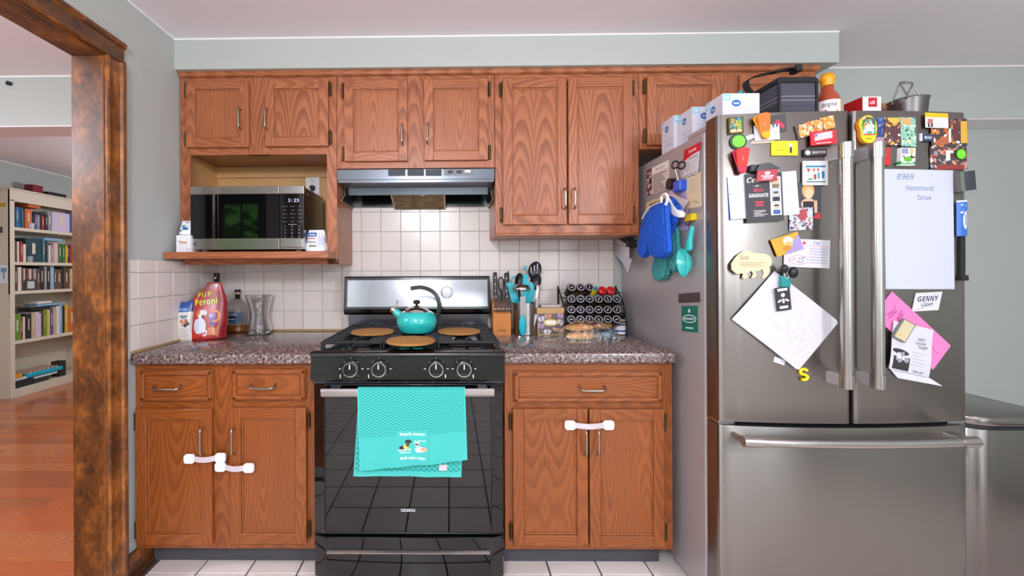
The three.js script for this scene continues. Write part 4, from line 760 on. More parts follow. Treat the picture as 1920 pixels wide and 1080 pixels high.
{
  const k = thing('tea_kettle', 'turquoise enamel tea kettle with black loop handle on the range', 'kettle');
  const base = Py(780, 626, GY), x = base.x, z = base.z - 0.05, S = (Pz(818, 600, z).x - Pz(742, 600, z).x) / 2;
  const yT = Pz(780, 584, z).y - GY;
  const prof = []; for (let i = 0; i <= 24; i++) { const t = i / 24, a = -0.95 + t * 2.05; prof.push([S * Math.cos(a) * (i === 0 ? 1 : 1), 0]); }
  const P = [[0, 0.002], [S * 0.72, 0.002], [S * 0.78, 0.005], [S * 0.90, yT * 0.22], [S * 0.985, yT * 0.42], [S, yT * 0.55], [S * 0.97, yT * 0.72], [S * 0.86, yT * 0.9], [S * 0.74, yT * 0.99], [S * 0.62, yT * 1.01], [0, yT * 1.01]];
  const curve = new THREE.CatmullRomCurve3(P.slice(1).map(([r, h]) => new V3(r, h, 0))), pr = [[0, 0.002], ...curve.getPoints(50).map((v) => [v.x, v.y])];
  part('pot', lathe(pr, x, GY, z, 56), m.teal, k);
  part('lid', lathe([[S * 0.62, yT * 0.99], [S * 0.60, yT * 1.05], [S * 0.48, yT * 1.17], [S * 0.28, yT * 1.26], [0, yT * 1.29]], x, GY, z, 40), m.chrome, k);
  part('lid_knob', lathe([[0.006, yT * 1.26], [0.006, yT * 1.34], [0.0155, yT * 1.38], [0.0175, yT * 1.46], [0.013, yT * 1.54], [0, yT * 1.56]], x, GY, z, 24), m.plasticBlack, k);
  const sp = group('spout', k), Q = (px, py) => Pz(px, py, z);
  const a = Q(752, 594), b = Q(740, 583), c = Q(734, 579), dir = c.clone().sub(a).normalize();
  const cone = (p, q, r0, r1) => { const d = q.clone().sub(p), g = new THREE.CylinderGeometry(r1, r0, d.length(), 20); g.applyQuaternion(new THREE.Quaternion().setFromUnitVectors(new V3(0, 1, 0), d.clone().normalize())); g.translate(...p.clone().add(q).multiplyScalar(0.5).toArray()); return g; };
  part('tube', cone(a.clone().addScaledVector(dir, -0.02), b, 0.021, 0.0165), m.teal, sp);
  part('collar', cone(b, c, 0.0175, 0.0165), m.chrome, sp);
  part('whistle_lever', merge([tube([Q(738, 577), Q(743, 573), Q(745, 566)], 0.0035, 10, 6), new THREE.SphereGeometry(0.006, 10, 8).translate(...Q(745, 565).toArray()), new THREE.SphereGeometry(0.0075, 10, 8).translate(...Q(741, 577).toArray())]), m.chrome, sp);
  const hp = [[819, 598], [823, 585], [824, 570], [820, 556], [811, 546], [799, 540], [787, 538], [770, 540]].map(([q, r]) => Q(q, r));
  const hc = new THREE.CatmullRomCurve3(hp);
  part('handle', slab((u, v) => { const p = hc.getPoint(u), t = hc.getTangent(u), n = new V3(-t.y, t.x, 0); return p.add(new V3(0, 0, (v - 0.5) * 0.026)).addScaledVector(n, 0.003 * Math.cos((v - 0.5) * 3)); }, 40, 4, 0.017), m.plasticBlack, k);
  part('handle_mount', bx(Q(812, 594).x, Q(821, 594).x, Q(812, 602).y, Q(812, 588).y, z - 0.012, z + 0.012, 0.005), m.plasticBlack, k);
}
// ---------------------------------------------------------------- things on the worktop beside the doorway wall
{ // snack bag leaning on the tiles
  const b = Py(342, 641, CT), z = b.z, a0 = Pz(326, 600, z).x, a1 = Pz(358, 600, z).x, yT = Pz(340, 568, z).y, R = [];
  const tx = cv(200, 400, (c, w, h) => {
    c.fillStyle = '#dcd9d3'; c.fillRect(0, 0, w, h); c.fillStyle = '#1d4f9a'; c.beginPath(); c.moveTo(0, 0); c.lineTo(w, 0); c.lineTo(w, 92); c.lineTo(0, 100); c.fill();
    c.fillStyle = '#b9cbe8'; c.font = 'bold 26px sans-serif'; c.fillText('NATURAL', 36, 78); c.fillStyle = '#557a80'; c.fillRect(70, 130, 80, 18); c.fillRect(86, 152, 50, 12);
    for (const [x, y, k] of [[90, 190, '#c9805a'], [120, 205, '#d59a78'], [140, 185, '#b5603f'], [155, 215, '#5b4a48'], [105, 225, '#d8a184'], [130, 232, '#3d4650']]) { c.fillStyle = k; c.beginPath(); c.arc(x, y, 18, 0, 7); c.fill(); }
    c.fillStyle = '#b7b3ac'; for (let i = 0; i < 6; i++) c.fillRect(60, 265 + i * 16, 60 + (i * 37) % 50, 6);
  });
  for (let k = 0; k <= 16; k++) { const t = k / 16, e = Math.min(t, 1 - t); R.push({ x: mix((a0 + a1) / 2 + 0.004, (a0 + a1) / 2 - 0.006, t), y: mix(CT, yT, t) , z: z - 0.018 - 0.008 * t, rx: (a1 - a0) / 2 * (0.86 - 0.05 * Math.sin(t * 6) + 0.10 * t), rz: 0.003 + 0.03 * Math.sqrt(e), n: 2.6, turn: 0.08, dy: t > 0.99 ? (x) => 0.012 * Math.abs(x / 0.04) : null }); }
  solo('snack_bag', uvXY(loft(R, 40), a0, a1, CT, yT), M({ map: tx, roughness: 0.3, clearcoat: 0.4 }), 'slim white snack bag with blue top beside the red bag', 'bag');
}
{ // red treat bag
  const b = Py(388, 638, CT), z = b.z - 0.03, a0 = Pz(357, 600, z).x, a1 = Pz(425, 600, z).x, yT = Pz(380, 529, z).y, cx = (a0 + a1) / 2, w = (a1 - a0) / 2, R = [];
  const tx = cv(512, 800, (c, W, Hh) => {
    c.fillStyle = '#b51d22'; c.fillRect(0, 0, W, Hh); c.fillStyle = '#8c4840'; c.beginPath(); c.moveTo(120, 0); c.lineTo(420, 0); c.lineTo(400, 90); c.lineTo(180, 120); c.fill();
    c.fillStyle = '#93161c'; c.fillRect(370, 120, 142, 700); c.save(); c.translate(200, 205); c.rotate(-0.12);
    c.lineWidth = 18; c.lineJoin = 'round'; c.textAlign = 'center';
    for (const [s, x, y, f, k] of [['PUP', 45, 0, 92, '#e8b81c'], ['Peroni', 58, 110, 118, '#f3d21e']]) { c.font = 'bold ' + f + 'px sans-serif'; c.strokeStyle = '#3a2408'; c.strokeText(s, x, y, 270); c.fillStyle = k; c.fillText(s, x, y, 270); }
    c.restore();
    const el = (x, y, a, d, k, r = 0) => { x += 26; c.fillStyle = k; c.beginPath(); c.ellipse(x, y, a, d, r, 0, 7); c.fill(); };
    el(200, 440, 48, 60, '#efe6ea'); el(160, 420, 22, 46, '#c77a30', 0.3); el(240, 410, 22, 40, '#d7d2d8', -0.3); el(222, 470, 18, 26, '#3b3030'); el(190, 600, 70, 110, '#dfe6f0'); el(150, 590, 30, 90, '#c9d2e4'); el(250, 690, 30, 50, '#e6e2ee');
    el(330, 480, 46, 60, '#6b4a98'); el(310, 460, 22, 22, '#b9a4cf'); el(335, 560, 36, 34, '#4a3a96'); c.strokeStyle = '#e8821c'; c.lineWidth = 26; c.beginPath(); c.ellipse(390, 470, 36, 70, 0, 4.2, 8.5); c.stroke();
    for (let i = 0; i < 9; i++) el(310 + (i % 3) * 40, 640 + Math.floor(i / 3) * 34, 30, 14, ['#d9803a', '#e8a35c', '#b85a28'][i % 3], i);
    for (let i = 0; i < 14; i++) el(60 + (i * 97) % 220, 690 + (i * 53) % 100, 22, 9, '#c73a2e', i); el(40, 640, 20, 60, '#e6e8f0');
  });
  for (let k = 0; k <= 22; k++) { const t = k / 22; R.push({ x: cx + w * (-0.05 + 0.10 * t + 0.28 * sm(0.6, 1, t)), y: mix(CT, yT, t), z: z, rx: w * (t < 0.55 ? 0.96 - 0.03 * Math.sin(t * 14) : mix(0.95, 0.30, sm(0.52, 1.04, t) ** 1.4)), rz: mix(0.05, 0.006, t ** 1.4) * (k ? 1 : 0.9), n: 2.7, turn: 0.35 }); }
  solo('treat_bag', uvXY(loft(R, 48), a0, a1, CT, yT), M({ map: tx, roughness: 0.28, clearcoat: 0.5, clearcoatRoughness: 0.15 }), 'tall red treat bag with yellow lettering and a white dog', 'bag');
}
function bottleLiquid(t, prof, x, z, level, color) {   // liquid that follows the inner wall up to a level
  const P = prof.filter(([, h]) => h < level).map(([r, h]) => [Math.max(0, r - 0.003), h + 0.002]), last = P[P.length - 1]; P.push([last[0], level], [0, level]);
  part('liquid', lathe([[0, P[0][1]], ...P], x, CT, z, 36), M({ color, roughness: 0.04, transmission: 0.45, thickness: 0 }), t);
}
{ // bottle behind the red bag: only its black cap shows
  const p = Pz(406.5, 520, 0.10), t = thing('bottle', 'dark bottle with black cap standing behind the red treat bag', 'bottle'), x = p.x, z = 0.10;
  const yc = Pz(406.5, 527, z).y - CT, yt = Pz(406.5, 512, z).y - CT;
  part('glass', lathe([[0, 0.002], [0.032, 0.002], [0.036, 0.008], [0.036, yc * 0.55], [0.03, yc * 0.66], [0.014, yc * 0.78], [0.012, yc], [0, yc]], x, CT, z), M({ color: '#20241c', roughness: 0.05, clearcoat: 1 }), t);
  part('cap', lathe([[0, yt], [0.0135, yt], [0.0145, yt - 0.004], [0.0145, yc - 0.004], [0, yc - 0.004]], x, CT, z, 24), m.plasticBlack, t);
  part('cap_print', bx(x - 0.004, x + 0.004, CT + yc + 0.012, CT + yc + 0.022, z + 0.0138, z + 0.0152), m.white, t);
}
{ // round-shouldered spirit bottle
  const b = Py(438, 625, CT), t = thing('liquor_bottle', 'clear round-shouldered bottle with amber liquor and blue label', 'bottle'), x = b.x, z = b.z - 0.045;
  const W = (Pz(458, 600, z).x - Pz(418, 600, z).x) / 2, yt = Pz(438, 543, z).y - CT, Q = (py) => Pz(438, py, z).y - CT;
  const prof = [[0, 0.003], [W * 0.9, 0.003], [W, 0.012], [W, Q(588)], [W * 0.95, Q(578)], [W * 0.75, Q(570)], [W * 0.42, Q(564)], [0.0125, Q(560)], [0.012, Q(555)], [0, Q(555)]];
  const cvp = new THREE.CatmullRomCurve3(prof.slice(3, 8).map(([r, h]) => new V3(r, h, 0))).getPoints(24).map((v) => [v.x, v.y]);
  const pr = [...prof.slice(0, 3), ...cvp, ...prof.slice(8)];
  part('glass', lathe(pr, x, CT, z, 44), m.clear, t);
  bottleLiquid(t, pr.slice(1, 20), x, z, Q(609), new THREE.Color('#e08a18'));
  part('cap', lathe([[0, yt], [0.0145, yt], [0.0155, yt - 0.004], [0.0155, Q(549)], [0.013, Q(551)], [0.0125, Q(560)], [0, Q(560)]], x, CT, z, 24), m.plasticBlack, t);
  part('cap_band', lathe([[0.0135, Q(551.5)], [0.0158, Q(551)], [0.0158, Q(548)], [0.0135, Q(547.5)]], x, CT, z, 24), col('#c9a58c', 0.5), t);
  const lt = cv(256, 220, (c, w, h) => { c.fillStyle = '#2e4a6a'; c.fillRect(0, 0, w, h); c.fillStyle = '#e8e6e0'; c.font = 'bold 46px sans-serif'; c.textAlign = 'center'; c.fillText('RESERVE', w / 2 - 10, 62, 190); c.fillStyle = '#13202e'; c.fillRect(20, 84, 190, 40); c.fillStyle = '#d9d6cc'; c.fillRect(24, 140, 170, 14); });
  const la = 1.15; let g = new THREE.CylinderGeometry(W + 0.0012, W + 0.0012, Q(584) - Q(603), 24, 1, true, -la - 0.35, 2 * la); g.translate(x, CT + (Q(584) + Q(603)) / 2, z);
  part('label', g, sM({ map: lt, roughness: 0.6, side: THREE.DoubleSide }), t, 'blue paper label');
}
{ // flared glass vase
  const b = Py(478, 628, CT), t = thing('glass_vase', 'empty clear glass vase with flared rim and thick foot', 'vase'), x = b.x, z = b.z - 0.05;
  const W = (Pz(502, 556, z).x - Pz(455, 556, z).x) / 2, Q = (py) => Pz(478, py, z).y - CT, k = 0.0035;
  const out = [[W * 0.92, 0.002], [W * 0.96, 0.008], [W * 0.90, Q(612)], [W * 0.72, Q(598)], [W * 0.70, Q(588)], [W * 0.82, Q(570)], [W * 0.97, Q(558)], [W, Q(553)]];
  const c = new THREE.CatmullRomCurve3(out.map(([r, h]) => new V3(r, h, 0))).getPoints(40).map((v) => [v.x, v.y]);
  part('bowl', lathe([[0, 0.002], ...c, ...c.slice(4).reverse().map(([r, h]) => [r - k, Math.max(h, 0.014)]), [0, 0.014]], x, CT, z, 48), m.clear, t);
}
// ---------------------------------------------------------------- things on the worktop beside the refrigerator
{ // knife block with its knives
  const b = Py(941, 628.5, CT), z1 = b.z, x0 = Pz(925, 610, z1).x, x1 = Pz(957.5, 610, z1).x, hL = Pz(941, 588, z1).y - CT;
  const wt = M({ map: T.birch, color: '#f2c07a', roughness: 0.4, clearcoat: 0.3 }), t = thing('knife_block', 'light wood knife block beside the range', 'knife block');
  const prof = [[z1 - 0.14, 0], [z1, 0], [z1, hL], [z1 - 0.028, hL + 0.012], [z1 - 0.032, hL + 0.05], [z1 - 0.075, hL + 0.072], [z1 - 0.17, hL + 0.03]].map(([z, y]) => [z, CT + y]);
  part('block', oakU(extrX(prof, x0, x1, 0.002)), wt, t);
  const lp = RZ(933, 618, 949, 621, z1); part('brand_stamp', bx(lp.x0, lp.x1, lp.y0, lp.y1, z1, z1 + 0.0004), col('#8a5a24', 0.6), t);
  const kn = (x, y0, y1, w, dep, z, lean, lab, grp, rivets) => {
    const k = thing('kitchen_knife', lab, 'knife', grp), len = y1 - y0;
    let g = bx(-w / 2, w / 2, 0, len, -dep / 2, dep / 2, Math.min(w, dep) * 0.35); const tr = (q) => { q.rotateX(-lean); q.translate(x, y0, z); return q; };
    part('handle', tr(g), m.plasticBlack, k);
    part('blade', tr(bx(-w * 0.14, w * 0.14, -0.008, 0.004, -dep * 0.4, dep * 0.4)), m.steel, k);
    for (let i = 0; i < rivets; i++) part('rivet', tr(new THREE.CylinderGeometry(0.0028, 0.0028, w * 1.04, 8).rotateX(Math.PI / 2).translate(0, len * (0.2 + 0.27 * i), dep / 2 - w * 0.5)), m.chrome, k);
    if (rivets > 1) part('pommel', tr(bx(-w / 2, w / 2, len - 0.014, len, -dep / 2 - 0.006, dep / 2 + 0.002, 0.005)), m.plasticBlack, k);
  };
  for (let i = 0; i < 6; i++) { const p = Pz(928.5 + i * 5.3, 587, z1 - 0.014), q = Pz(928.5 + i * 5.3, 553, z1 - 0.014); kn(p.x, CT + hL + 0.004, q.y, 0.0095, 0.016, z1 - 0.016, 0.25, 'short black-handled steak knife, ' + ['first', 'second', 'third', 'fourth', 'fifth', 'sixth'][i] + ' from the range in the front row of the block', 'steak knives in the knife block', 1); }
  const zz = z1 - 0.05;
  const A = Pz(929, 555, zz), B = Pz(933, 510, zz); kn(A.x, A.y, B.y, 0.02, 0.026, zz, 0.2, 'large black-handled knife with rivets nearest the range in the block', 'large knives in the knife block', 3);
  const C = Pz(950, 555, zz), D = Pz(951, 511, zz); kn(C.x, C.y, D.y, 0.02, 0.026, zz, 0.2, 'large black-handled knife with rivets nearest the utensil crock', 'large knives in the knife block', 3);
  const E = Pz(955, 508, zz - 0.02), Eb = Pz(953, 540, zz - 0.02); kn(Eb.x + 0.004, Eb.y, E.y, 0.008, 0.02, zz - 0.03, 0.2, 'thin black-handled sharpening steel behind the riveted knives', null, 0);
  const s = thing('kitchen_scissors', 'black-handled scissors standing in the knife block', 'scissors'), sc = (q, r) => Pz(q, r, zz - 0.004);
  part('handle_loop', tube([sc(939, 520), sc(943.5, 526), sc(944, 538), sc(941, 545), sc(936, 540), sc(934.5, 528)], 0.0042, 36, 7, true), m.plasticBlack, s);
  part('shank', merge([tube([sc(937, 543), sc(940, 550), sc(941, 562)], 0.0045, 10, 7), tube([sc(943, 542), sc(942, 552), sc(940, 562)], 0.0045, 10, 7)]), m.plasticBlack, s);
}
{ // steel utensil crock with utensils
  const b = Py(984, 630, CT), x0 = Pz(963, 600, b.z - 0.055).x, x1 = Pz(1005, 600, b.z - 0.055).x, R = (x1 - x0) / 2, x = (x0 + x1) / 2, z = b.z - R, hT = Pz(984, 567, b.z - 0.05).y - CT;
  const c = thing('utensil_crock', 'cylindrical stainless utensil crock between knife block and butterfly box', 'crock');
  part('wall', lathe([[0, 0.003], [0, 0.001], [R - 0.002, 0.001], [R, 0.004], [R, hT - 0.002], [R - 0.001, hT], [R - 0.003, hT], [R - 0.003, 0.004], [0, 0.004]], x, CT, z, 48), m.steel, c);
  const Q = (px, py, dz = 0) => Pz(px, py, z + dz), inside = (px, dz) => { const p = Q(px, 600, dz); return new V3(clamp(p.x, x - R * 0.6, x + R * 0.6), CT + 0.03, z + dz * 0.5); };
  const ute = (lab, cat, parts) => { const t = thing(cat.replace(/ /g, '_'), lab, cat.split(' ').pop()); for (const [n, g, mt] of parts) part(n, g, mt, t); return t; };
  const head = (px, py, rx, ry, dz, tilt, bend, mt) => { const p = Q(px, py, dz), q = slab((u, v) => { const a = 2 * Math.PI * u, k = v, X = k * rx * Math.cos(a), Y = k * ry * Math.sin(a); return new V3(p.x + X * Math.cos(tilt) - Y * Math.sin(tilt), p.y + X * Math.sin(tilt) + Y * Math.cos(tilt), p.z + bend * (1 - k * k)); }, 28, 5, 0.003); return q; };
  // ladle
  const lc = Q(978, 543, 0.03), lr = 0.046;
  const dome = []; for (let i = 0; i <= 12; i++) { const a = i / 12 * Math.PI / 2; dome.push([lr * Math.sin(a), lr * 0.72 * Math.cos(a)]); } for (let i = 12; i >= 0; i--) { const a = i / 12 * Math.PI / 2; dome.push([(lr - 0.0015) * Math.sin(a), (lr * 0.72 - 0.0015) * Math.cos(a)]); }
  ute('steel ladle standing upside up in the crock', 'soup ladle', [['bowl', lathe(dome, lc.x, lc.y, lc.z, 32), m.steel], ['stem', tube([lc.clone().add(new V3(0, 0.005, 0)), Q(978, 556, 0.03), Q(977, 575, 0.02), inside(978, 0.01)], 0.0055, 24, 8), m.steel]]);
  // teal oval spatula on the outer side
  ute('teal-rimmed black turner leaning toward the butterfly box', 'kitchen turner', [['blade', head(992, 549, 0.027, 0.058, 0.012, -0.1, 0.004), m.tealPlastic], ['stem', tube([Q(988, 560, 0.01), Q(987, 580, 0.01), inside(988, 0)], 0.006, 16, 8), m.tealPlastic]]);
  ute('teal silicone spatula with pierced handle end in the crock', 'silicone spatula', [['blade', slab((u, v) => { const L = Q(982, 566, 0.036), T2 = Q(986, 514, 0.036), w = mix(0.010, 0.014, v); const p = L.clone().lerp(T2, v); p.x += (u - 0.5) * 2 * w; return p; }, 4, 8, 0.008), m.tealPlastic], ['stem', tube([Q(982, 564, 0.036), Q(981, 580, 0.034), inside(982, 0.03)], 0.006, 16, 8), m.steel]]);
  ute('teal slanted scraper leaning toward the knife block', 'bowl scraper', [['blade', slab((u, v) => { const a = Q(956, 530, -0.01), b2 = Q(968, 566, 0.0); const p = a.clone().lerp(b2, 1 - v); p.x += (u - 0.5) * mix(0.05, 0.035, v); p.y -= 0.02 * u * (1 - v); return p; }, 5, 8, 0.005), m.tealPlastic], ['stem', tube([Q(968, 562, 0), Q(972, 580, 0), inside(974, 0)], 0.006, 14, 8), m.tealPlastic]]);
  ute('black spoon standing behind the steel ladle', 'serving spoon', [['bowl', head(973, 524, 0.019, 0.034, -0.015, -0.25, -0.008), m.plasticBlack], ['stem', tube([Q(971, 534, -0.015), Q(976, 570, -0.01), inside(978, -0.01)], 0.005, 16, 8), m.plasticBlack]]);
  ute('tall black slotted spoon with white highlights at the back of the crock', 'slotted spoon', [['bowl', head(1003, 507, 0.034, 0.048, -0.035, -0.3, -0.01), m.plasticBlack], ['slot', merge([0, 1, 2].map((i) => { const p = Q(996 + i * 6, 506 - i * 3, -0.028); return bx(p.x - 0.003, p.x + 0.003, p.y - 0.016, p.y + 0.016, p.z - 0.004, p.z - 0.001, 0.001); })), m.plasticGrey], ['stem', tube([Q(1001, 520, -0.035), Q(995, 560, -0.02), inside(992, -0.02)], 0.0055, 16, 8), m.plasticBlack]]);
  ute('black solid spoon below the slotted spoon in the crock', 'basting spoon', [['bowl', head(1004, 529, 0.028, 0.044, -0.008, -0.35, -0.012), m.plasticBlack], ['stem', tube([Q(998, 544, -0.01), Q(993, 570, 0), inside(990, 0)], 0.0055, 16, 8), m.plasticBlack]]);
  ute('teal loop whisk handle at the back of the crock', 'kitchen whisk', [['loop', tube([Q(961, 521, -0.03), Q(966, 519, -0.03), Q(967, 530, -0.03), Q(963, 536, -0.03), Q(959, 530, -0.03)], 0.004, 24, 6, true), m.tealPlastic], ['stem', tube([Q(963, 535, -0.03), Q(970, 570, -0.02), inside(974, -0.02)], 0.005, 14, 8), m.tealPlastic]]);
  ute('long steel tongs on the side of the crock toward the butterfly box', 'kitchen tongs', [['arm', merge([slab((u, v) => Q(1000, 600, 0.01).lerp(Q(1009, 535, -0.01), v).add(new V3((u - 0.5) * 0.012, 0, 0)), 1, 6, 0.002), slab((u, v) => Q(1000, 600, 0.01).lerp(Q(1006, 560, 0.012), v).add(new V3((u - 0.5) * 0.014 + 0.004, 0, 0.01)), 1, 6, 0.002)]), m.steel], ['grip', tube([Q(1006, 590, 0.03), Q(1001, 606, 0.034), Q(998, 620, 0.034)], 0.0085, 14, 8), m.plasticGrey]]);
  ute('teal-handled steel peeler hooked on the front of the crock', 'vegetable peeler', [['strip', slab((u, v) => new V3(mix(Q(975, 600, R).x, Q(985, 600, R).x, u), mix(Q(980, 595, R).y, Q(980, 556, R).y, v), z + R + 0.007 - 0.0), 1, 1, 0.003), m.steel], ['handle', (() => { const p = Q(980, 610, R + 0.008), g = new THREE.SphereGeometry(1, 24, 16); g.scale(0.0195, 0.052, 0.0085); g.translate(p.x, p.y, z + R + 0.0095); return g; })(), m.tealPlastic], ['hook', bx(Q(977, 566, R).x, Q(983, 566, R).x, CT + hT - 0.004, CT + hT + 0.004, z + R - 0.008, z + R + 0.009, 0.002), m.steel]]);
  const tip = Q(985, 503, -0.04); ute('thin teal tipped skewer rising behind the crock', 'basting brush', [['tip', bx(tip.x - 0.006, tip.x + 0.006, tip.y - 0.012, tip.y + 0.012, tip.z - 0.006, tip.z + 0.006, 0.004), m.tealPlastic], ['stem', tube([tip, Q(984, 540, -0.035), inside(984, -0.03)], 0.0035, 12, 6), m.plasticGrey]]);
}
{ // butterfly photo box
  const b = Py(1033, 629, CT), z = b.z - 0.005, r = RZ(1008.5, 587, 1057, 629, z), lid = RZ(1007, 577.5, 1058.5, 588, z + 0.003), t = thing('photo_box', 'grey keepsake box with butterflies and tan lid', 'box');
  const tx = cv(300, 260, (c, w, h) => {
    c.fillStyle = '#6b5f5c'; c.fillRect(0, 0, w, h);
    const bf = (x, y, s, k, a) => { c.save(); c.translate(x, y); c.rotate(a); c.fillStyle = k; for (const d of [-1, 1]) { c.beginPath(); c.ellipse(d * s, -s * 0.5, s, s * 0.7, d * 0.6, 0, 7); c.fill(); c.beginPath(); c.ellipse(d * s * 0.7, s * 0.6, s * 0.6, s * 0.7, -d * 0.5, 0, 7); c.fill(); } c.restore(); };
    bf(118, 38, 22, '#c9926b', 0); bf(262, 34, 20, '#b48ac0', 0.3); bf(42, 70, 22, '#c3c0d4', -0.3); bf(36, 150, 22, '#b28fb8', 0.2); bf(110, 222, 24, '#cfcbd0', 0); bf(196, 190, 14, '#d3b98c', 0.5); bf(262, 110, 22, '#c9c6cf', 0.6); bf(258, 206, 24, '#b98a6a', 0);
    c.fillStyle = '#d9b86a'; c.beginPath(); c.ellipse(148, 110, 84, 40, 0, 0, 7); c.fill(); c.fillStyle = '#f2efe6'; c.fillRect(90, 88, 116, 44);
    c.fillStyle = '#c8a777'; c.fillRect(0, h - 12, w, 12); c.fillRect(0, 0, 6, h); c.fillRect(w - 6, 0, 6, h);
  });
  part('body', uvXY(bx(r.x0, r.x1, CT, r.y1, z - 0.1, z, 0.002), r.x0, r.x1, CT, r.y1), sM({ map: tx, roughness: 0.5 }), t);
  part('lid', bx(lid.x0, lid.x1, lid.y0, lid.y1, z - 0.103, z + 0.003, 0.002), col('#c19a67', 0.6), t);
  const f = RZ(1013, 571, 1050, 578, z - 0.05);
  solo('paper_packet', bx(f.x0, f.x1, lid.y1, f.y1, z - 0.09, z - 0.03, 0.003), col('#b7b0ae', 0.7), 'grey paper packet lying on the butterfly box', 'packet');
}
{ // spice rack
  const zb = Py(1100, 629, CT).z - 0.06, t = thing('spice_rack', 'black wire tiered spice rack filled with capped jars', 'spice rack');
  const rows = [[600, 0.055], [582, 0.035], [562, 0.015], [540, -0.005]], x0 = Pz(1053, 580, zb).x, x1 = Pz(1164, 580, zb).x, wire = [];
  const jarAt = (px, py, dz) => Pz(px, py, zb + dz + 0.03);
  const tilt = 0.5, ax = new V3(0, Math.sin(tilt), Math.cos(tilt));
  rows.forEach(([py, dz], j) => {
    const p = jarAt(1100, py, dz), y = p.y - 0.024;
    for (const [o, h] of [[0.02, -0.002], [-0.05, -0.03]]) wire.push(bar([x0, y + h, zb + dz + o], [x1, y + h, zb + dz + o], 0.0028, 6));
    if (j < 3) wire.push(bar([x0, y + 0.012, zb + dz + 0.031], [x1, y + 0.012, zb + dz + 0.031], 0.0028, 6));
  });
  part('wire_tiers', merge(wire), m.rubber, t);
  for (const x of [x0, x1]) part('side_frame', merge([bx(x - 0.004, x + 0.004, CT, Pz(1060, 537, zb - 0.05).y, zb - 0.075, zb - 0.06, 0.002), bx(x - 0.004, x + 0.004, CT, CT + 0.012, zb - 0.075, zb + 0.075, 0.002), tube([[x, CT + 0.01, zb + 0.07], [x, CT + 0.08, zb + 0.065], [x, CT + 0.16, zb + 0.03], [x, Pz(1060, 540, zb - 0.05).y, zb - 0.06]], 0.004, 16, 6)]), m.rubber, t);
  // one jar with parts, copied
  const jr = 0.0215, proto = new THREE.Group();
  const along = (g) => { g.rotateX(Math.PI / 2 - tilt); return g; };
  const spices = ['#7a3b1a', '#5c6a2c', '#a8562a', '#8f7a3c', '#3d4a24', '#b98a4a', '#6b4a2c'].map((k) => col(k, 0.8));
  const makeJar = (p, lab, grp, k, ringMat) => {
    const g = thing('spice_jar', lab, 'jar', grp), q = (o) => o.translate(p.x, p.y, p.z);
    part('glass', q(along(new THREE.CylinderGeometry(jr, jr, 0.06, 20).translate(0, -0.034, 0))), m.clear, g);
    part('spice', q(along(new THREE.CylinderGeometry(jr - 0.0025, jr - 0.0025, 0.052, 16).translate(0, -0.036, 0))), spices[k % 7], g);
    part('cap', q(along(new THREE.CylinderGeometry(jr + 0.0015, jr + 0.0015, 0.014, 24).translate(0, 0.002, 0))), m.plasticBlack, g);
    part('cap_ring', q(along(new THREE.TorusGeometry(jr - 0.0035, 0.0022, 6, 26).rotateX(Math.PI / 2).translate(0, 0.0095, 0))), ringMat || m.plasticGrey, g);
    part('cap_mark', q(along(bx(-0.008, 0.008, 0.008, 0.0098, -0.0025, 0.0025).rotateY(k * 0.7))), m.plasticGrey, g);
  };
  let n = 0;
  const nth = ['first', 'second', 'third', 'fourth', 'fifth', 'sixth'], tier = ['lowest', 'second', 'third'];
  rows.slice(0, 3).forEach(([py, dz], j) => { for (let i = 0; i < 6; i++) makeJar(jarAt(1070.5 + i * 17, py, dz), 'black-capped spice jar, ' + nth[i] + ' from the butterfly box on the ' + tier[j] + ' tier', 'spice jars on the ' + tier[j] + ' tier', n++); });
  for (let i = 0; i < 3; i++) makeJar(jarAt(1071 + i * 17, 540, -0.005), 'black-capped spice jar, ' + nth[i] + ' from the butterfly box on the topmost tier', 'spice jars on the topmost tier', n++);
  for (const px of [1129, 1145]) { const p = jarAt(px, 545, -0.005), g = thing('spice_tin', 'shiny red capped jar ' + (px < 1135 ? 'beside the yellow squeeze bottle' : 'at the refrigerator end') + ' on the spice rack', 'jar', 'red capped jars'); part('cap', along(lathe([[0, 0.012], [0.018, 0.011], [0.023, 0.004], [0.023, -0.02], [0, -0.02]], 0, 0, 0, 24)).translate(p.x, p.y, p.z), M({ color: '#c5121a', roughness: 0.25, clearcoat: 0.8 }), g); part('body', along(new THREE.CylinderGeometry(0.0205, 0.0205, 0.05, 20).translate(0, -0.044, 0)).translate(p.x, p.y, p.z), m.plasticWhite, g); }
  { const p = jarAt(1114, 545, 0.0), g = thing('squeeze_bottle', 'small yellow squeeze bottle with blue top lying on the spice rack', 'bottle'); part('body', along(new THREE.CylinderGeometry(0.012, 0.017, 0.04, 18)).translate(p.x, p.y, p.z), M({ color: '#e3cf14', roughness: 0.3, clearcoat: 0.5 }), g); part('cap', along(new THREE.CylinderGeometry(0.006, 0.011, 0.022, 14).translate(0, 0.03, 0)).translate(p.x, p.y, p.z), col('#2f86b8', 0.4), g); }
}
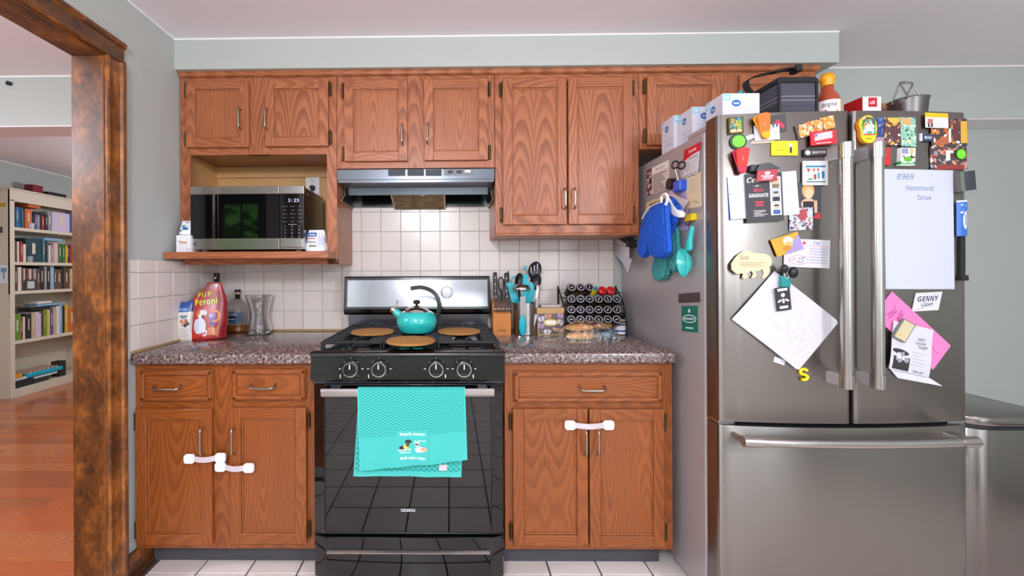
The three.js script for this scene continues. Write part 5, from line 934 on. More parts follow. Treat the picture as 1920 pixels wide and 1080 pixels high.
{ // bag of rolls
  const t = thing('bread_roll', 'x', 'bread'); scene.remove(t); names.delete('bread_roll');
  const bun = [col('#c9803a', 0.45), col('#b96f2e', 0.45)];
  const roll = (a, b, r, lab) => {
    const A = Py(...a, CT), B = Py(...b, CT); A.z -= 0.03; B.z -= 0.03; const L = B.clone().sub(A), len = L.length(), ang = Math.atan2(-L.z, L.x), g = new THREE.SphereGeometry(1, 36, 24), p = g.attributes.position;
    for (let i = 0; i < p.count; i++) { const x = p.getX(i), y = p.getY(i), z = p.getZ(i), e = Math.sign(x) * Math.abs(x) ** 0.85; p.setXYZ(i, e * len / 2, (y < 0 ? y * 0.8 : y) * r * (1 + 0.05 * noise(x * 3, y * 3, z * 3 + len * 9)), z * r * 1.25); }
    g.computeVertexNormals(); g.rotateY(ang); return { g, c: A.add(B).multiplyScalar(0.5), r };
  };
  const put = (o, up, mt, lab) => { o.c.y = 0; o.g.translate(o.c.x, CT + o.r * 0.8 + 0.002 + up, o.c.z); solo('bread_roll', o.g, mt, lab, 'bread', 'rolls in the plastic bag'); };
  const c1 = M({ roughness: 0.38, clearcoat: 0.2, map: dataTex(128, 128, (u, v) => { const n = fbm(u * 8, v * 8, 3, 3); return lerp3(lerp3(hex('#e6bf84'), hex('#c98a3e'), sm(0.34, 0.52, v + n * 0.15)), hex('#a8642a'), sm(0.66, 0.95, v + n * 0.2)); }) }), lab = 'golden brown bread roll inside the clear plastic bag';
  put(roll([1064, 640], [1120, 640], 0.021, ''), 0, c1, 'golden bread roll at the bottom front of the plastic bag'); put(roll([1062, 638], [1118, 638], 0.021, ''), 0.036, c1, 'golden bread roll stacked on another in the plastic bag'); put(roll([1116, 632], [1151, 631], 0.022, ''), 0.03, c1, 'short golden bread roll beside the gathered tail of the bag');
  const b0 = Py(1060, 642, CT), b1 = Py(1152, 640, CT), R = [], cx = (b0.x + b1.x) / 2, cz = b0.z - 0.035, w = (b1.x - b0.x) / 2;
  const bg = thing('bread_bag', 'clear plastic bread bag with bluish gathered tail before the spice rack', 'bag');
  for (let k = 0; k <= 18; k++) { const s = k / 18, hgt = 0.05 * Math.sqrt(Math.sin(Math.PI * clamp(0.12 + 0.83 * s))) ; R.push([mix(b0.x - 0.012, b1.x + 0.02, s), hgt]); }
  const film = slab((u, v) => { const a = Math.PI * v, s = u, hh = 0.098 * Math.min(1, Math.sqrt(Math.sin(Math.PI * clamp(0.06 + 0.9 * s)))), n = 0.006 * noise(u * 9, v * 7, 2) + 0.003 * noise(u * 22, v * 18, 5); return new V3(mix(b0.x - 0.012, b1.x + 0.012, s), CT + 0.002 + (hh + n) * Math.sin(a) ** 0.7, cz + 0.062 * Math.cos(a) + n); }, 40, 24, 0.0006);
  part('film', film, m.film, bg);
  const q0 = Py(1128, 636, CT), q1 = Py(1168, 645, CT);
  const tail = slab((u, v) => { const a = mix(-1.3, 1.3, v), rad = mix(0.006, 0.045, u), n = 0.012 * noise(u * 6, v * 16, 7) * (0.3 + u); return new V3(mix(q0.x - 0.01, q1.x + 0.004, u), Math.max(CT + 0.002, CT + 0.028 * (1 - 0.5 * u) + rad * 0.75 * Math.sin(a) * 0.9 + n), q0.z + 0.012 + rad * 0.6 * Math.cos(a * 2.2) + n); }, 24, 40, 0.0006);
  part('gathered_tail', tail, M({ color: '#a9c6d6', roughness: 0.15, transmission: 0.55, thickness: 0 }), bg, 'bluish gathered end of the bag');
}
{ // seasoning jar
  const b = Py(1168, 629, CT), t = thing('seasoning_jar', 'small jar with white and blue label beside the refrigerator', 'jar'), x = b.x, z = b.z - 0.03, R = (Pz(1179, 600, z).x - Pz(1157, 600, z).x) / 2, Q = (py) => Pz(1168, py, z).y - CT;
  part('glass', lathe([[0, 0.002], [R - 0.003, 0.002], [R, 0.006], [R, Q(600)], [R * 0.85, Q(597)], [0, Q(597)]], x, CT, z), col('#b9986a', 0.15), t);
  part('cap', lathe([[0, Q(587)], [R * 0.84, Q(587)], [R * 0.88, Q(588)], [R * 0.88, Q(597)], [0, Q(597)]], x, CT, z, 28), m.plasticBlack, t);
  const lt = cv(512, 220, (c, w, h) => { c.fillStyle = '#efedf0'; c.fillRect(0, 0, w, h); c.fillStyle = '#4664b4'; c.fillRect(0, 150, w, 34); c.fillStyle = '#4a4f5c'; c.font = 'bold 30px serif'; c.textAlign = 'center'; for (const x of [128, 384]) { c.fillText('Seasoning', x, 62); c.beginPath(); c.moveTo(x - 14, 84); c.lineTo(x + 14, 84); c.lineTo(x, 102); c.fill(); } });
  part('label', new THREE.CylinderGeometry(R + 0.0008, R + 0.0008, Q(602) - Q(625), 36, 1, true).translate(x, CT + (Q(602) + Q(625)) / 2, z), sM({ map: lt, roughness: 0.5, side: THREE.DoubleSide }), t);
}
// ---------------------------------------------------------------- refrigerator
const FX0 = 0.938, ZE = 0.852, BU = 0.028, FX1 = Pz(1813, 500, ZE).x, FXC = (FX0 + FX1) / 2, FHW = (FX1 - FX0) / 2, FTOP = 1.757;
const fz = (x) => ZE + BU * (1 - ((x - FXC) / FHW) ** 2);
const onDoor = (px, py) => { let z = 0.87, p; for (let i = 0; i < 6; i++) { p = Pz(px, py, z); z = fz(p.x); } p = Pz(px, py, z); const dz = -2 * BU * (p.x - FXC) / (FHW * FHW); return { p, n: new V3(-dz, 0, 1).normalize() }; };
const onSide = (px, py) => ({ p: Px(px, py, FX0), n: new V3(-1, 0, 0) });
{
  const f = thing('refrigerator', 'stainless french-door refrigerator covered with magnets and papers', 'refrigerator');
  part('cabinet', bx(FX0, FX1, 0.03, FTOP, 0.03, 0.775, 0.006), m.fridgeSide, f, 'grey metallic side and top');
  part('foot', bx(FX0 + 0.05, FX0 + 0.1, 0, 0.031, 0.65, 0.7), m.rubber, f); part('foot', bx(FX1 - 0.1, FX1 - 0.05, 0, 0.031, 0.65, 0.7), m.rubber, f); part('foot', bx(FX0 + 0.05, FX0 + 0.1, 0, 0.031, 0.1, 0.15), m.rubber, f); part('foot', bx(FX1 - 0.1, FX1 - 0.05, 0, 0.031, 0.1, 0.15), m.rubber, f);
  part('gasket', bx(FX0 + 0.012, FX1 - 0.012, 0.06, FTOP - 0.01, 0.77, 0.79), col('#4a3d3a', 0.6), f);
  const yT = onDoor(1347, 215).p.y, yS = onDoor(1400, 792).p.y, yD = onDoor(1400, 798).p.y;
  const face = (a, b, c, d) => { const pts = [[a, 0.788]]; const N = 28, r = 0.012; pts.push([a, fz(a) - r], [a + r * 0.3, fz(a) - r * 0.3]); for (let i = 0; i <= N; i++) { const x = mix(a + r, b - r, i / N); pts.push([x, fz(x)]); } pts.push([b - r * 0.3, fz(b) - r * 0.3], [b, fz(b) - r], [b, 0.788]); return pts; };
  const xm = onDoor(1597, 500).p.x, doorGeo = (a, b, y0, y1) => uvm(extrY(face(a, b), y0, y1, 0.003, 0.5), 'y', 0.5, 0.5);
  const L = group('door', f), R = group('door', f), D = group('freezer_drawer', f);
  part('panel', doorGeo(FX0, xm - 0.004, yS, yT), m.fridge, L); part('panel', doorGeo(xm + 0.004, FX1, yS, yT), m.fridge, R); part('panel', doorGeo(FX0, FX1, 0.06, yD - 0.002), m.fridge, D);
  part('centre_gap', bx(xm - 0.01, xm + 0.01, yS, yT, 0.775, 0.79), m.rubber, f);
  part('hinge_cover', bx(FX0 + 0.005, FX0 + 0.11, FTOP, FTOP + 0.022, 0.66, 0.80, 0.006), m.fridgeSide, f); part('hinge_cover', bx(FX1 - 0.11, FX1 - 0.005, FTOP, FTOP + 0.022, 0.66, 0.80, 0.006), m.fridgeSide, f);
  part('middle_hinge', bx(FX0 + 0.004, FX0 + 0.06, yD - 0.001, yS + 0.001, 0.77, 0.845, 0.001), m.steel, f); part('middle_hinge', bx(FX1 - 0.06, FX1 - 0.004, yD - 0.001, yS + 0.001, 0.77, 0.845, 0.001), m.steel, f);
  part('kick_plate', bx(FX0 + 0.02, FX1 - 0.02, 0.01, 0.055, 0.7, 0.8), m.rubber, f);
  // door handles
  const hOut = 0.062;
  for (const [door, pxb] of [[L, 1587], [R, 1645.5]]) {
    const z = fz(1.36) + hOut, a = Pz(pxb, 268, z), b = Pz(pxb, 728, z), x = (a.x + b.x) / 2, hd = group('handle', door), zs = fz(x);
    part('grip', bar([x, b.y + 0.045, z], [x, a.y - 0.05, z], 0.0165, 28), m.fridgeBar, hd, 'round brushed steel bar');
    for (const [y0, y1] of [[b.y, b.y + 0.045], [a.y - 0.05, a.y]]) { part('end_sleeve', bar([x, y0, z], [x, y1, z], 0.0195, 28), m.fridgeBar, hd); part('bracket', bx(x - 0.012, x + 0.012, y0 + 0.003, y1 - 0.003, zs - 0.004, z, 0.004), m.bracket, hd); }
  }
  { // freezer handle, bowed like the drawer
    const z0 = ZE + hOut + 0.012, a = Pz(1398, 832, z0), b = Pz(1832, 826, z0), hd = group('handle', D), pts = [], y = (a.y + b.y) / 2;
    const xa = Math.max(a.x, FX0 + 0.03), xb = Math.min(b.x, FX1 - 0.03);
    for (let i = 0; i <= 12; i++) { const x = mix(xa, xb, i / 12); pts.push(new V3(x, y, fz(x) + hOut)); }
    part('grip', tube(pts, 0.0145, 60, 24), m.fridgeBar, hd, 'bowed brushed steel bar');
    for (const [k, s] of [[0, 1], [12, -1]]) { const p = pts[k], q = p.clone().add(new V3(s * 0.055, 0, 0)); q.z = fz(q.x) + hOut; part('end_sleeve', bar(p.clone().add(new V3(-s * 0.004, 0, 0)).toArray(), q.toArray(), 0.0175, 24), m.fridgeBar, hd); const x = p.x + s * 0.02; part('bracket', bx(x - 0.02, x + 0.02, y - 0.011, y + 0.011, fz(x) - 0.006, fz(x) + hOut, 0.004), m.fridgeBar, hd); }
  }
}
// ---------------------------------------------------------------- papers and magnets
// a real parallelogram laid on the surface (four marked corners give its centre and its two edge vectors); o.free keeps an irregular outline
const hug = { door: (p) => { p.z = fz(p.x); return new V3(2 * BU * (p.x - FXC) / (FHW * FHW), 0, 1).normalize(); }, side: (p) => { p.x = FX0; return new V3(-1, 0, 0); } };
function sheetGeo(corners, surf, o = {}) {
  const [TL, TR, BR, BL] = corners.map(([x, y]) => surf(x, y).p), off = o.off ?? 0.001, th = o.th ?? 0.0012, onto = surf === onSide ? hug.side : hug.door;
  const c = TL.clone().add(TR).add(BR).add(BL).multiplyScalar(0.25), U = TR.clone().sub(TL).add(BR).sub(BL).multiplyScalar(0.5), W = TL.clone().sub(BL).add(TR).sub(BR).multiplyScalar(0.5);
  return slab((u, v) => {
    const p = o.free ? BL.clone().lerp(BR, u).lerp(TL.clone().lerp(TR, u), v) : c.clone().addScaledVector(U, u - 0.5).addScaledVector(W, v - 0.5), n = onto(p);
    return p.addScaledVector(n, off + th / 2 + (o.bump ? o.bump(u, v) : 0));
  }, o.nu || 8, o.nv || 8, th);
}
const box4 = (a, b, c, d) => [[a, b], [c, b], [c, d], [a, d]];
function sheet(name, label, cat, corners, draw, o = {}) {
  const w = o.w || 192, h = o.h || Math.max(64, Math.round(w * (Math.hypot(corners[3][0] - corners[0][0], corners[3][1] - corners[0][1]) / Math.hypot(corners[1][0] - corners[0][0], corners[1][1] - corners[0][1]))));
  const mat = typeof draw === 'function' ? M({ map: cv(w, h, draw), roughness: o.rough ?? 0.6, clearcoat: o.gloss || 0 }) : draw;
  return solo(name, sheetGeo(corners, o.surf || onDoor, o), mat, label, cat, o.grp);
}
const fill = (c, w, h, k) => { c.fillStyle = k; c.fillRect(0, 0, w, h); };
const dots = (c, w, h, cols, n, r0, r1, s = 1, box = [0, 0, 1, 1]) => { let q = s * 7919 + 13; const r = () => { q = (q * 1664525 + 1013904223) >>> 0; return q / 4294967296; }; for (let i = 0; i < n; i++) { c.fillStyle = cols[Math.floor(r() * cols.length)]; c.beginPath(); c.ellipse((box[0] + r() * (box[2] - box[0])) * w, (box[1] + r() * (box[3] - box[1])) * h, r0 + r() * (r1 - r0), r0 + r() * (r1 - r0), r() * 3, 0, 7); c.fill(); } };
const lines = (c, x, y, w, n, dy, k, lw = 3, vary = 0.4) => { c.fillStyle = k; for (let i = 0; i < n; i++) c.fillRect(x, y + i * dy, w * (1 - vary * ((i * 37) % 10) / 10), lw); };
// child's drawings (the lowest sheets first)
sheet('drawing_paper', 'small white paper scrap peeking from under the large drawing', 'paper', [[1452, 667], [1472, 676], [1470, 684], [1449, 679]], m.paper, { off: 0.0006 });
sheet('drawing_paper', 'white paper underneath the large scribbled drawing', 'paper', [[1449, 514], [1571, 604], [1494, 693], [1374, 600]], m.paper, { off: 0.002, bump: (u, v) => 0.004 * (1 - v) * u });
sheet('drawing_paper', 'large tilted white paper with faint crayon scribbles', 'paper', [[1447, 509], [1570, 600], [1486, 692], [1373, 597]], (c, w, h) => {
  fill(c, w, h, '#cdcbd2'); c.lineWidth = 2; const sc = (k, pts) => { c.strokeStyle = k; c.beginPath(); pts.forEach(([x, y], i) => i ? c.lineTo(x * w, y * h) : c.moveTo(x * w, y * h)); c.stroke(); };
  sc('#e2b4ba', [[0.32, 0.66], [0.5, 0.6], [0.42, 0.68], [0.6, 0.62], [0.5, 0.72], [0.66, 0.64]]); sc('#b9b4bd', [[0.6, 0.25], [0.68, 0.6], [0.5, 0.5], [0.72, 0.75], [0.74, 0.4], [0.86, 0.82], [0.9, 0.55], [0.7, 0.62]]); sc('#c9c4cc', [[0.2, 0.3], [0.35, 0.5], [0.3, 0.7], [0.55, 0.9]]); sc('#bfc3d0', [[0.75, 0.2], [0.75, 0.35], [0.9, 0.4]]);
}, { w: 320, off: 0.0065, bump: (u, v) => 0.006 * (1 - v) * Math.sin(u * 2.2) + 0.002 * Math.sin(v * 5) });
sheet('badge_card', 'small black card with white skull-like print hanging over the drawing', 'card', [[1446, 540], [1473, 536], [1477, 579], [1450, 583]], (c, w, h) => { fill(c, w, h, '#2c2a2e'); c.fillStyle = '#dcdad8'; c.fillRect(30, 16, 130, 34); c.fillRect(40, h - 60, 110, 34); c.beginPath(); c.arc(w / 2, h * 0.34, 26, 0, 7); c.fill(); for (const k of [-1, 1]) { c.beginPath(); c.ellipse(w / 2 + k * 48, h * 0.58, 30, 14, k * 0.5, 0, 7); c.fill(); } c.fillRect(w / 2 - 14, h * 0.5, 28, 56); }, { off: 0.016, th: 0.002 });
function clipAt(label, px, py, ang, s, cols, grp) {   // chip clip: two jaws, tail and spring on a magnet
  const { p, n } = onDoor(px, py), t = thing('magnetic_clip', label, 'clip', grp), q = new THREE.Quaternion().setFromUnitVectors(new V3(0, 0, 1), n).multiply(new THREE.Quaternion().setFromAxisAngle(new V3(0, 0, 1), ang));
  const P = (g) => g.scale(s, s, s).applyQuaternion(q).translate(p.x, p.y, p.z);
  const jaw = () => { const sh = new THREE.Shape(); sh.moveTo(-0.022, 0.03); sh.quadraticCurveTo(0, 0.044, 0.022, 0.03); sh.lineTo(0.018, -0.012); sh.lineTo(0.011, -0.045); sh.quadraticCurveTo(0, -0.058, -0.011, -0.045); sh.lineTo(-0.018, -0.012); sh.closePath(); return sh; };
  part('magnet', P(new THREE.CylinderGeometry(0.012, 0.012, 0.006, 20).rotateX(Math.PI / 2).translate(0, -0.02, 0.003)), m.rubber, t);
  const tilt = (g, a, z) => g.rotateX(a).translate(0, 0, z);
  part('back_jaw', P(tilt(extr(jaw(), 0.003, { bevel: 0.0015 }), -0.16, 0.010)), cols[0], t);
  part('front_jaw', P(tilt(extr(jaw(), 0.003, { bevel: 0.0015 }), 0.22, 0.020)), cols[1], t);
  part('spring', P(new THREE.TorusGeometry(0.008, 0.0016, 6, 20).rotateY(Math.PI / 2).translate(0, 0, 0.017)), m.chrome, t);
}
const plasticO = M({ color: '#f07a10', roughness: 0.3, transmission: 0.25, thickness: 0 }), plasticY = M({ color: '#f6ab10', roughness: 0.3 }), plasticR = M({ color: '#e0201c', roughness: 0.25, transmission: 0.25, thickness: 0 }), plasticP = M({ color: '#e01c48', roughness: 0.25, transmission: 0.2, thickness: 0 });
{ // teal and black clip holding the drawings
  const { p } = onDoor(1468, 520), t = thing('magnetic_clip', 'teal clip with two black knobs holding the large drawing', 'clip');
  const Q = (px, py, o) => { const r = onDoor(px, py); return r.p.addScaledVector(r.n, o); };
  const a = Q(1466, 526, 0.018); part('jaw', bx(a.x - 0.016, a.x + 0.016, a.y - 0.022, a.y + 0.018, a.z - 0.012, a.z + 0.004, 0.004), M({ color: '#2aa0a2', roughness: 0.25, transmission: 0.3, thickness: 0 }), t);
  for (const [px, py, r] of [[1459, 504, 0.013], [1475, 511, 0.017]]) { const k = Q(px, py, 0.03); const g = new THREE.SphereGeometry(r, 20, 14); g.scale(0.85, 1.15, 0.7); part('knob', g.translate(k.x, k.y, k.z), m.plasticBlack, t); part('arm', bar([k.x, k.y, k.z - 0.004], [a.x, a.y, a.z], 0.003, 6), m.chrome, t); }
}
// notepad cluster
sheet('magnet', 'colourful rubber souvenir magnet with green and blue relief on the door edge', 'magnet', [[1364, 222], [1391, 220], [1392, 250], [1365, 253]], (c, w, h) => { fill(c, w, h, '#5a4a1e'); c.fillStyle = '#1f6f78'; c.fillRect(26, 20, 140, 60); dots(c, w, h, ['#2a4fa0', '#3b9a7a', '#7ab040', '#c9b23a', '#d07a2a'], 60, 8, 22, 3, [0.15, 0.1, 0.85, 0.75]); c.fillStyle = '#e8d08a'; c.fillRect(16, h - 52, 150, 34); c.fillStyle = '#a04020'; c.fillRect(90, h - 44, 20, 16); }, { th: 0.009, off: 0 });
sheet('house_card', 'dark grey card with red arrow-shaped roof behind the notepad', 'card', [[1438, 218], [1472, 213], [1475, 246], [1441, 251]], (c, w, h) => { fill(c, w, h, '#454548'); c.fillStyle = '#c8304e'; c.beginPath(); c.moveTo(40, h * 0.62); c.lineTo(w * 0.5, h * 0.25); c.lineTo(w - 24, h * 0.62); c.lineTo(w - 24, h * 0.85); c.lineTo(w * 0.5, h * 0.62); c.lineTo(40, h * 0.9); c.fill(); });
sheet('note_pad', 'white notepad page with row of dark binder tabs', 'notepad', [[1412, 237], [1458, 234], [1460, 262], [1413, 266]], (c, w, h) => { fill(c, w, h, '#cdcbd2'); c.fillStyle = '#20506a'; for (const x of [10, 38, 110, 140, 168]) c.fillRect(x, 0, 13, 22); c.fillStyle = '#aaa'; c.fillRect(30, 50, 30, 4); c.fillRect(120, 46, 40, 3); c.beginPath(); c.arc(164, 66, 8, 0, 7); c.fill(); }, { off: 0.003, th: 0.004 });
sheet('note_pad', 'tan backing card showing below the white notepad', 'card', [[1411, 262], [1456, 258], [1446, 268], [1408, 270]], col('#c9bda8', 0.8), { off: 0.0006 });
sheet('magnet', 'small white bone-shaped magnet beside the green disc', 'magnet', [[1396, 257], [1411, 252], [1412, 260], [1398, 264]], col('#ece6ea', 0.5), { th: 0.006, off: 0 });
clipAt('orange plastic clip holding the white notepad', 1425, 236, 0.22, 1.0, [plasticY, plasticO]);
clipAt('empty red plastic clip below the green disc', 1385, 300, 0.08, 1.0, [plasticP, plasticR]);
function disc(label, px, py, r, grp) { const { p, n } = onDoor(px, py), t = thing('magnet', label, 'magnet', grp), q = new THREE.Quaternion().setFromUnitVectors(new V3(0, 1, 0), n); part('rim', new THREE.CylinderGeometry(r, r, 0.006, 32).translate(0, 0.003, 0).applyQuaternion(q).translate(p.x, p.y, p.z), col('#1d3b1c', 0.5), t); part('face', new THREE.CylinderGeometry(r * 0.76, r * 0.78, 0.002, 32).translate(0, 0.007, 0).applyQuaternion(q).translate(p.x, p.y, p.z), col('#6fe02a', 0.5), t); }
disc('round lime green magnet with dark rim above the red clip', 1383, 266, 0.027); disc('round lime green magnet with dark rim holding the poster prints', 1797.5, 290, 0.0215);
// cards along the top of the first door
sheet('yellow_card', 'bright yellow card with tiny figure on the door with notepad', 'card', box4(1445, 265, 1494, 292), (c, w, h) => { fill(c, w, h, '#f0dc14'); c.fillStyle = '#a8940e'; c.font = '30px serif'; c.fillText('GAGA', 28, 44); c.fillRect(36, 66, 60, 6); c.fillStyle = '#efe8e0'; c.fillRect(128, 20, 24, 30); c.fillStyle = '#2c2a30'; c.fillRect(134, 44, 16, 44); }, { th: 0.003 });
sheet('photo_strip', 'tilted orange and brown picture strip near the door top', 'photo', [[1488, 238], [1540, 219], [1547, 247], [1495, 261]], (c, w, h) => { fill(c, w, h, '#5e4a40'); dots(c, w, h, ['#e0923a', '#eec08a', '#d9a070', '#f0d8c0', '#c07030'], 70, 6, 18, 5, [0.12, 0.15, 0.95, 0.85]); }, { th: 0.004 });
sheet('photo_strip', 'small orange picture magnet above the red sign', 'photo', [[1539, 222], [1559, 217], [1563, 240], [1543, 245]], (c, w, h) => { fill(c, w, h, '#e08a2c'); dots(c, w, h, ['#f2b46a', '#eda04a', '#f7d0a0'], 30, 8, 24, 6); }, { off: 0.004, th: 0.003 });
sheet('sign_magnet', 'red rectangular magnet with white slanted lettering', 'magnet', [[1514, 249], [1562, 245], [1563, 271], [1516, 275]], (c, w, h) => { fill(c, w, h, '#cf1f2a'); c.strokeStyle = '#efe9ef'; c.lineWidth = 9; for (let j = 0; j < 2; j++) { c.beginPath(); for (let i = 0; i <= 18; i++) c.lineTo(28 + i * 7.4, 34 + j * 26 - i * 0.8 + (i % 2 ? 8 : -8)); c.stroke(); } c.fillStyle = '#7a6ab0'; c.beginPath(); c.ellipse(40, 32, 16, 9, -0.3, 0, 7); c.fill(); c.fillStyle = '#f2eef4'; c.fillRect(40, h - 16, 110, 5); }, { off: 0.008, th: 0.004 });
sheet('name_strip', 'narrow black strip magnet with raised silver letters', 'magnet', [[1504, 281], [1547, 279], [1548, 293], [1505, 294]], (c, w, h) => { fill(c, w, h, '#29282a'); c.fillStyle = '#c9c4bc'; c.beginPath(); c.arc(32, h / 2, 22, 0, 7); c.fill(); c.font = 'bold 34px sans-serif'; c.fillText('MAYER', 66, h * 0.68, 120); }, { th: 0.006 });
sheet('laundry_tile', 'white square tile magnet with coloured clothes on a line', 'magnet', box4(1502, 303, 1548, 348), (c, w, h) => { fill(c, w, h, '#d8d8d8'); c.fillStyle = '#2f7fa8'; c.fillRect(18, 36, 156, 14); c.fillStyle = '#2f6a5a'; c.fillRect(24, h - 30, 150, 9); const tri = (x, y, s, k) => { c.fillStyle = k; c.beginPath(); c.moveTo(x, y); c.lineTo(x + s, y); c.lineTo(x + s / 2, y + s * 1.1); c.fill(); }; tri(26, 60, 30, '#c8304a'); tri(70, 60, 26, '#d04a3a'); tri(104, 60, 24, '#c8304a'); c.fillStyle = '#2a6fb0'; c.fillRect(144, 80, 22, 56); c.fillStyle = '#3a9ab0'; c.fillRect(112, 90, 16, 50); c.fillStyle = '#b03a30'; c.fillRect(82, 104, 20, 40); c.fillStyle = '#2a8a58'; c.fillRect(40, 136, 30, 12); }, { off: 0.004, th: 0.005, gloss: 0.4 });
// photos
sheet('photograph', 'dark photo of a fair-haired toddler in a black top', 'photo', box4(1494, 342, 1538, 410), (c, w, h) => { fill(c, w, h, '#3a3d42'); const el = (x, y, a, b, k) => { c.fillStyle = k; c.beginPath(); c.ellipse(x, y, a, b, 0, 0, 7); c.fill(); }; el(88, 70, 50, 62, '#d99a58'); el(94, 90, 34, 44, '#e8b896'); el(90, 180, 60, 50, '#e0a884'); c.fillStyle = '#1c1c20'; c.fillRect(46, 156, 90, 130); c.fillStyle = '#d9a484'; c.fillRect(140, 150, 22, 100); c.fillStyle = '#b8282e'; c.beginPath(); c.moveTo(120, 290); c.lineTo(190, 240); c.lineTo(190, 300); c.fill(); }, { off: 0.0012 });
sheet('photograph', 'small grey collage photo with a red shape below the toddler', 'photo', [[1479, 392], [1521, 388], [1523, 431], [1478, 432]], (c, w, h) => { fill(c, w, h, '#b9bcc6'); dots(c, w, h, ['#8a90a0', '#dfe2ea', '#6a5a60', '#cfd4dc', '#a06a68', '#3f444e'], 90, 5, 15, 9); c.fillStyle = '#a8434a'; c.beginPath(); c.ellipse(108, 58, 40, 46, 0, 0, 7); c.fill(); }, { off: 0.003 });
sheet('photograph', 'orange and purple photo of a small child tilted over the note card', 'photo', [[1441, 450], [1491, 435], [1502, 466], [1455, 482]], (c, w, h) => { fill(c, w, h, '#e29a2a'); c.fillStyle = '#9a8ac0'; c.beginPath(); c.moveTo(w, 20); c.lineTo(w, h); c.lineTo(60, h); c.lineTo(110, 70); c.fill(); const el = (x, y, a, b, k) => { c.fillStyle = k; c.beginPath(); c.ellipse(x, y, a, b, 0, 0, 7); c.fill(); }; el(110, 42, 34, 30, '#eadfe6'); el(104, 70, 28, 26, '#e0b06a'); el(86, 90, 30, 20, '#c08030'); }, { off: 0.006, th: 0.002, bump: (u) => 0.003 * u });
// white papers and the graduation card
sheet('folded_letter', 'blue folder edge behind the white letter beside the graduation card', 'folder', [[1361, 334], [1372, 332], [1372, 412], [1368, 412]], col('#4a5a98', 0.6), { off: 0.0004 });
sheet('folded_letter', 'plain white folded letter sticking out toward the door edge', 'paper', [[1363, 332], [1398, 329], [1404, 409], [1368, 413]], (c, w, h) => { fill(c, w, h, '#cdcbd2'); c.fillStyle = '#b9b6b4'; for (const [y, x, l] of [[140, 90, 60], [200, 96, 50], [320, 100, 60], [360, 40, 130]]) c.fillRect(x, y * h / 450, l, 4); c.fillStyle = '#8a8a82'; c.fillRect(6, h * 0.4, 26, 8); }, { off: 0.0015, bump: (u, v) => 0.004 * (1 - v) });
sheet('folded_letter', 'plain white folded letter beside the toddler photo', 'paper', [[1456, 324], [1491, 320], [1497, 402], [1460, 405]], (c, w, h) => { fill(c, w, h, '#cdcbd2'); c.fillStyle = '#b6b2b8'; c.fillRect(60, h * 0.36, 100, 4); c.fillRect(110, h * 0.66, 70, 4); c.fillRect(70, h * 0.8, 50, 4); }, { off: 0.0015, bump: (u, v) => 0.004 * (1 - v) * u });
sheet('graduation_card', 'black graduate announcement card with three small photos', 'card', [[1394, 327], [1462, 325], [1466, 413], [1396, 419]], (c, w, h) => {
  fill(c, w, h, '#3a393c'); c.fillStyle = '#e9e6e4'; c.textAlign = 'center'; c.font = 'italic bold 66px serif'; c.fillText('Cel', 60, 78); c.font = 'bold 26px serif'; c.fillText('~ of ~', 100, 118); c.font = 'bold 46px sans-serif'; c.fillText('GRADUATE', 112, 212, 170); c.fillStyle = '#d8344e'; c.font = 'bold 40px sans-serif'; c.fillText('2023', 110, 162); c.fillRect(78, 250, 74, 15); c.fillRect(84, 276, 66, 15);
  c.fillStyle = '#d0cdcc'; for (let i = 0; i < 5; i++) c.fillRect(60 + (i % 2) * 12, 330 + i * 12, 110 - (i % 3) * 20, 5);
  const ph = (y, a, b) => { c.fillStyle = '#f2f0ee'; c.fillRect(212, y, 94, 112); c.fillStyle = a; c.fillRect(220, y + 8, 78, 96); c.fillStyle = '#e0b290'; c.beginPath(); c.arc(262, y + 44, 20, 0, 7); c.fill(); c.fillStyle = '#3a2c26'; c.fillRect(242, y + 18, 40, 16); c.fillStyle = b; c.fillRect(232, y + 66, 60, 38); };
  ph(36, '#c9b8a6', '#7a6a5c'); ph(152, '#a9b6d0', '#26242a'); ph(268, '#c3c9dc', '#3a5a96');
}, { w: 320, off: 0.007, bump: (u, v) => 0.003 * (1 - v) });
{ // red and black house clip above the card
  const q = sheetGeo([[1411, 322], [1450, 320], [1446, 341], [1412, 343]], onDoor, { off: 0.018, th: 0.006 }), t = thing('magnetic_clip', 'red clip with white print and black roof holding the graduation card', 'clip');
  part('jaw', q, M({ roughness: 0.4, map: cv(192, 110, (c, w, h) => { fill(c, w, h, '#a8142a'); c.fillStyle = '#eadfe6'; c.beginPath(); c.ellipse(98, 34, 28, 16, 0, 0, 7); c.fill(); c.fillRect(40, 56, 120, 10); c.fillRect(60, 72, 90, 8); c.fillRect(46, 88, 100, 5); }) }), t);
  part('roof', sheetGeo([[1416, 311], [1434, 308], [1453, 319], [1409, 323]], onDoor, { free: true, off: 0.006, th: 0.02 }), m.plasticBlack, t);
  const k = onDoor(1408, 316).p; part('grip', bx(k.x - 0.012, k.x + 0.012, k.y - 0.014, k.y + 0.01, k.z, k.z + 0.018, 0.005), m.dkgrey, t);
}
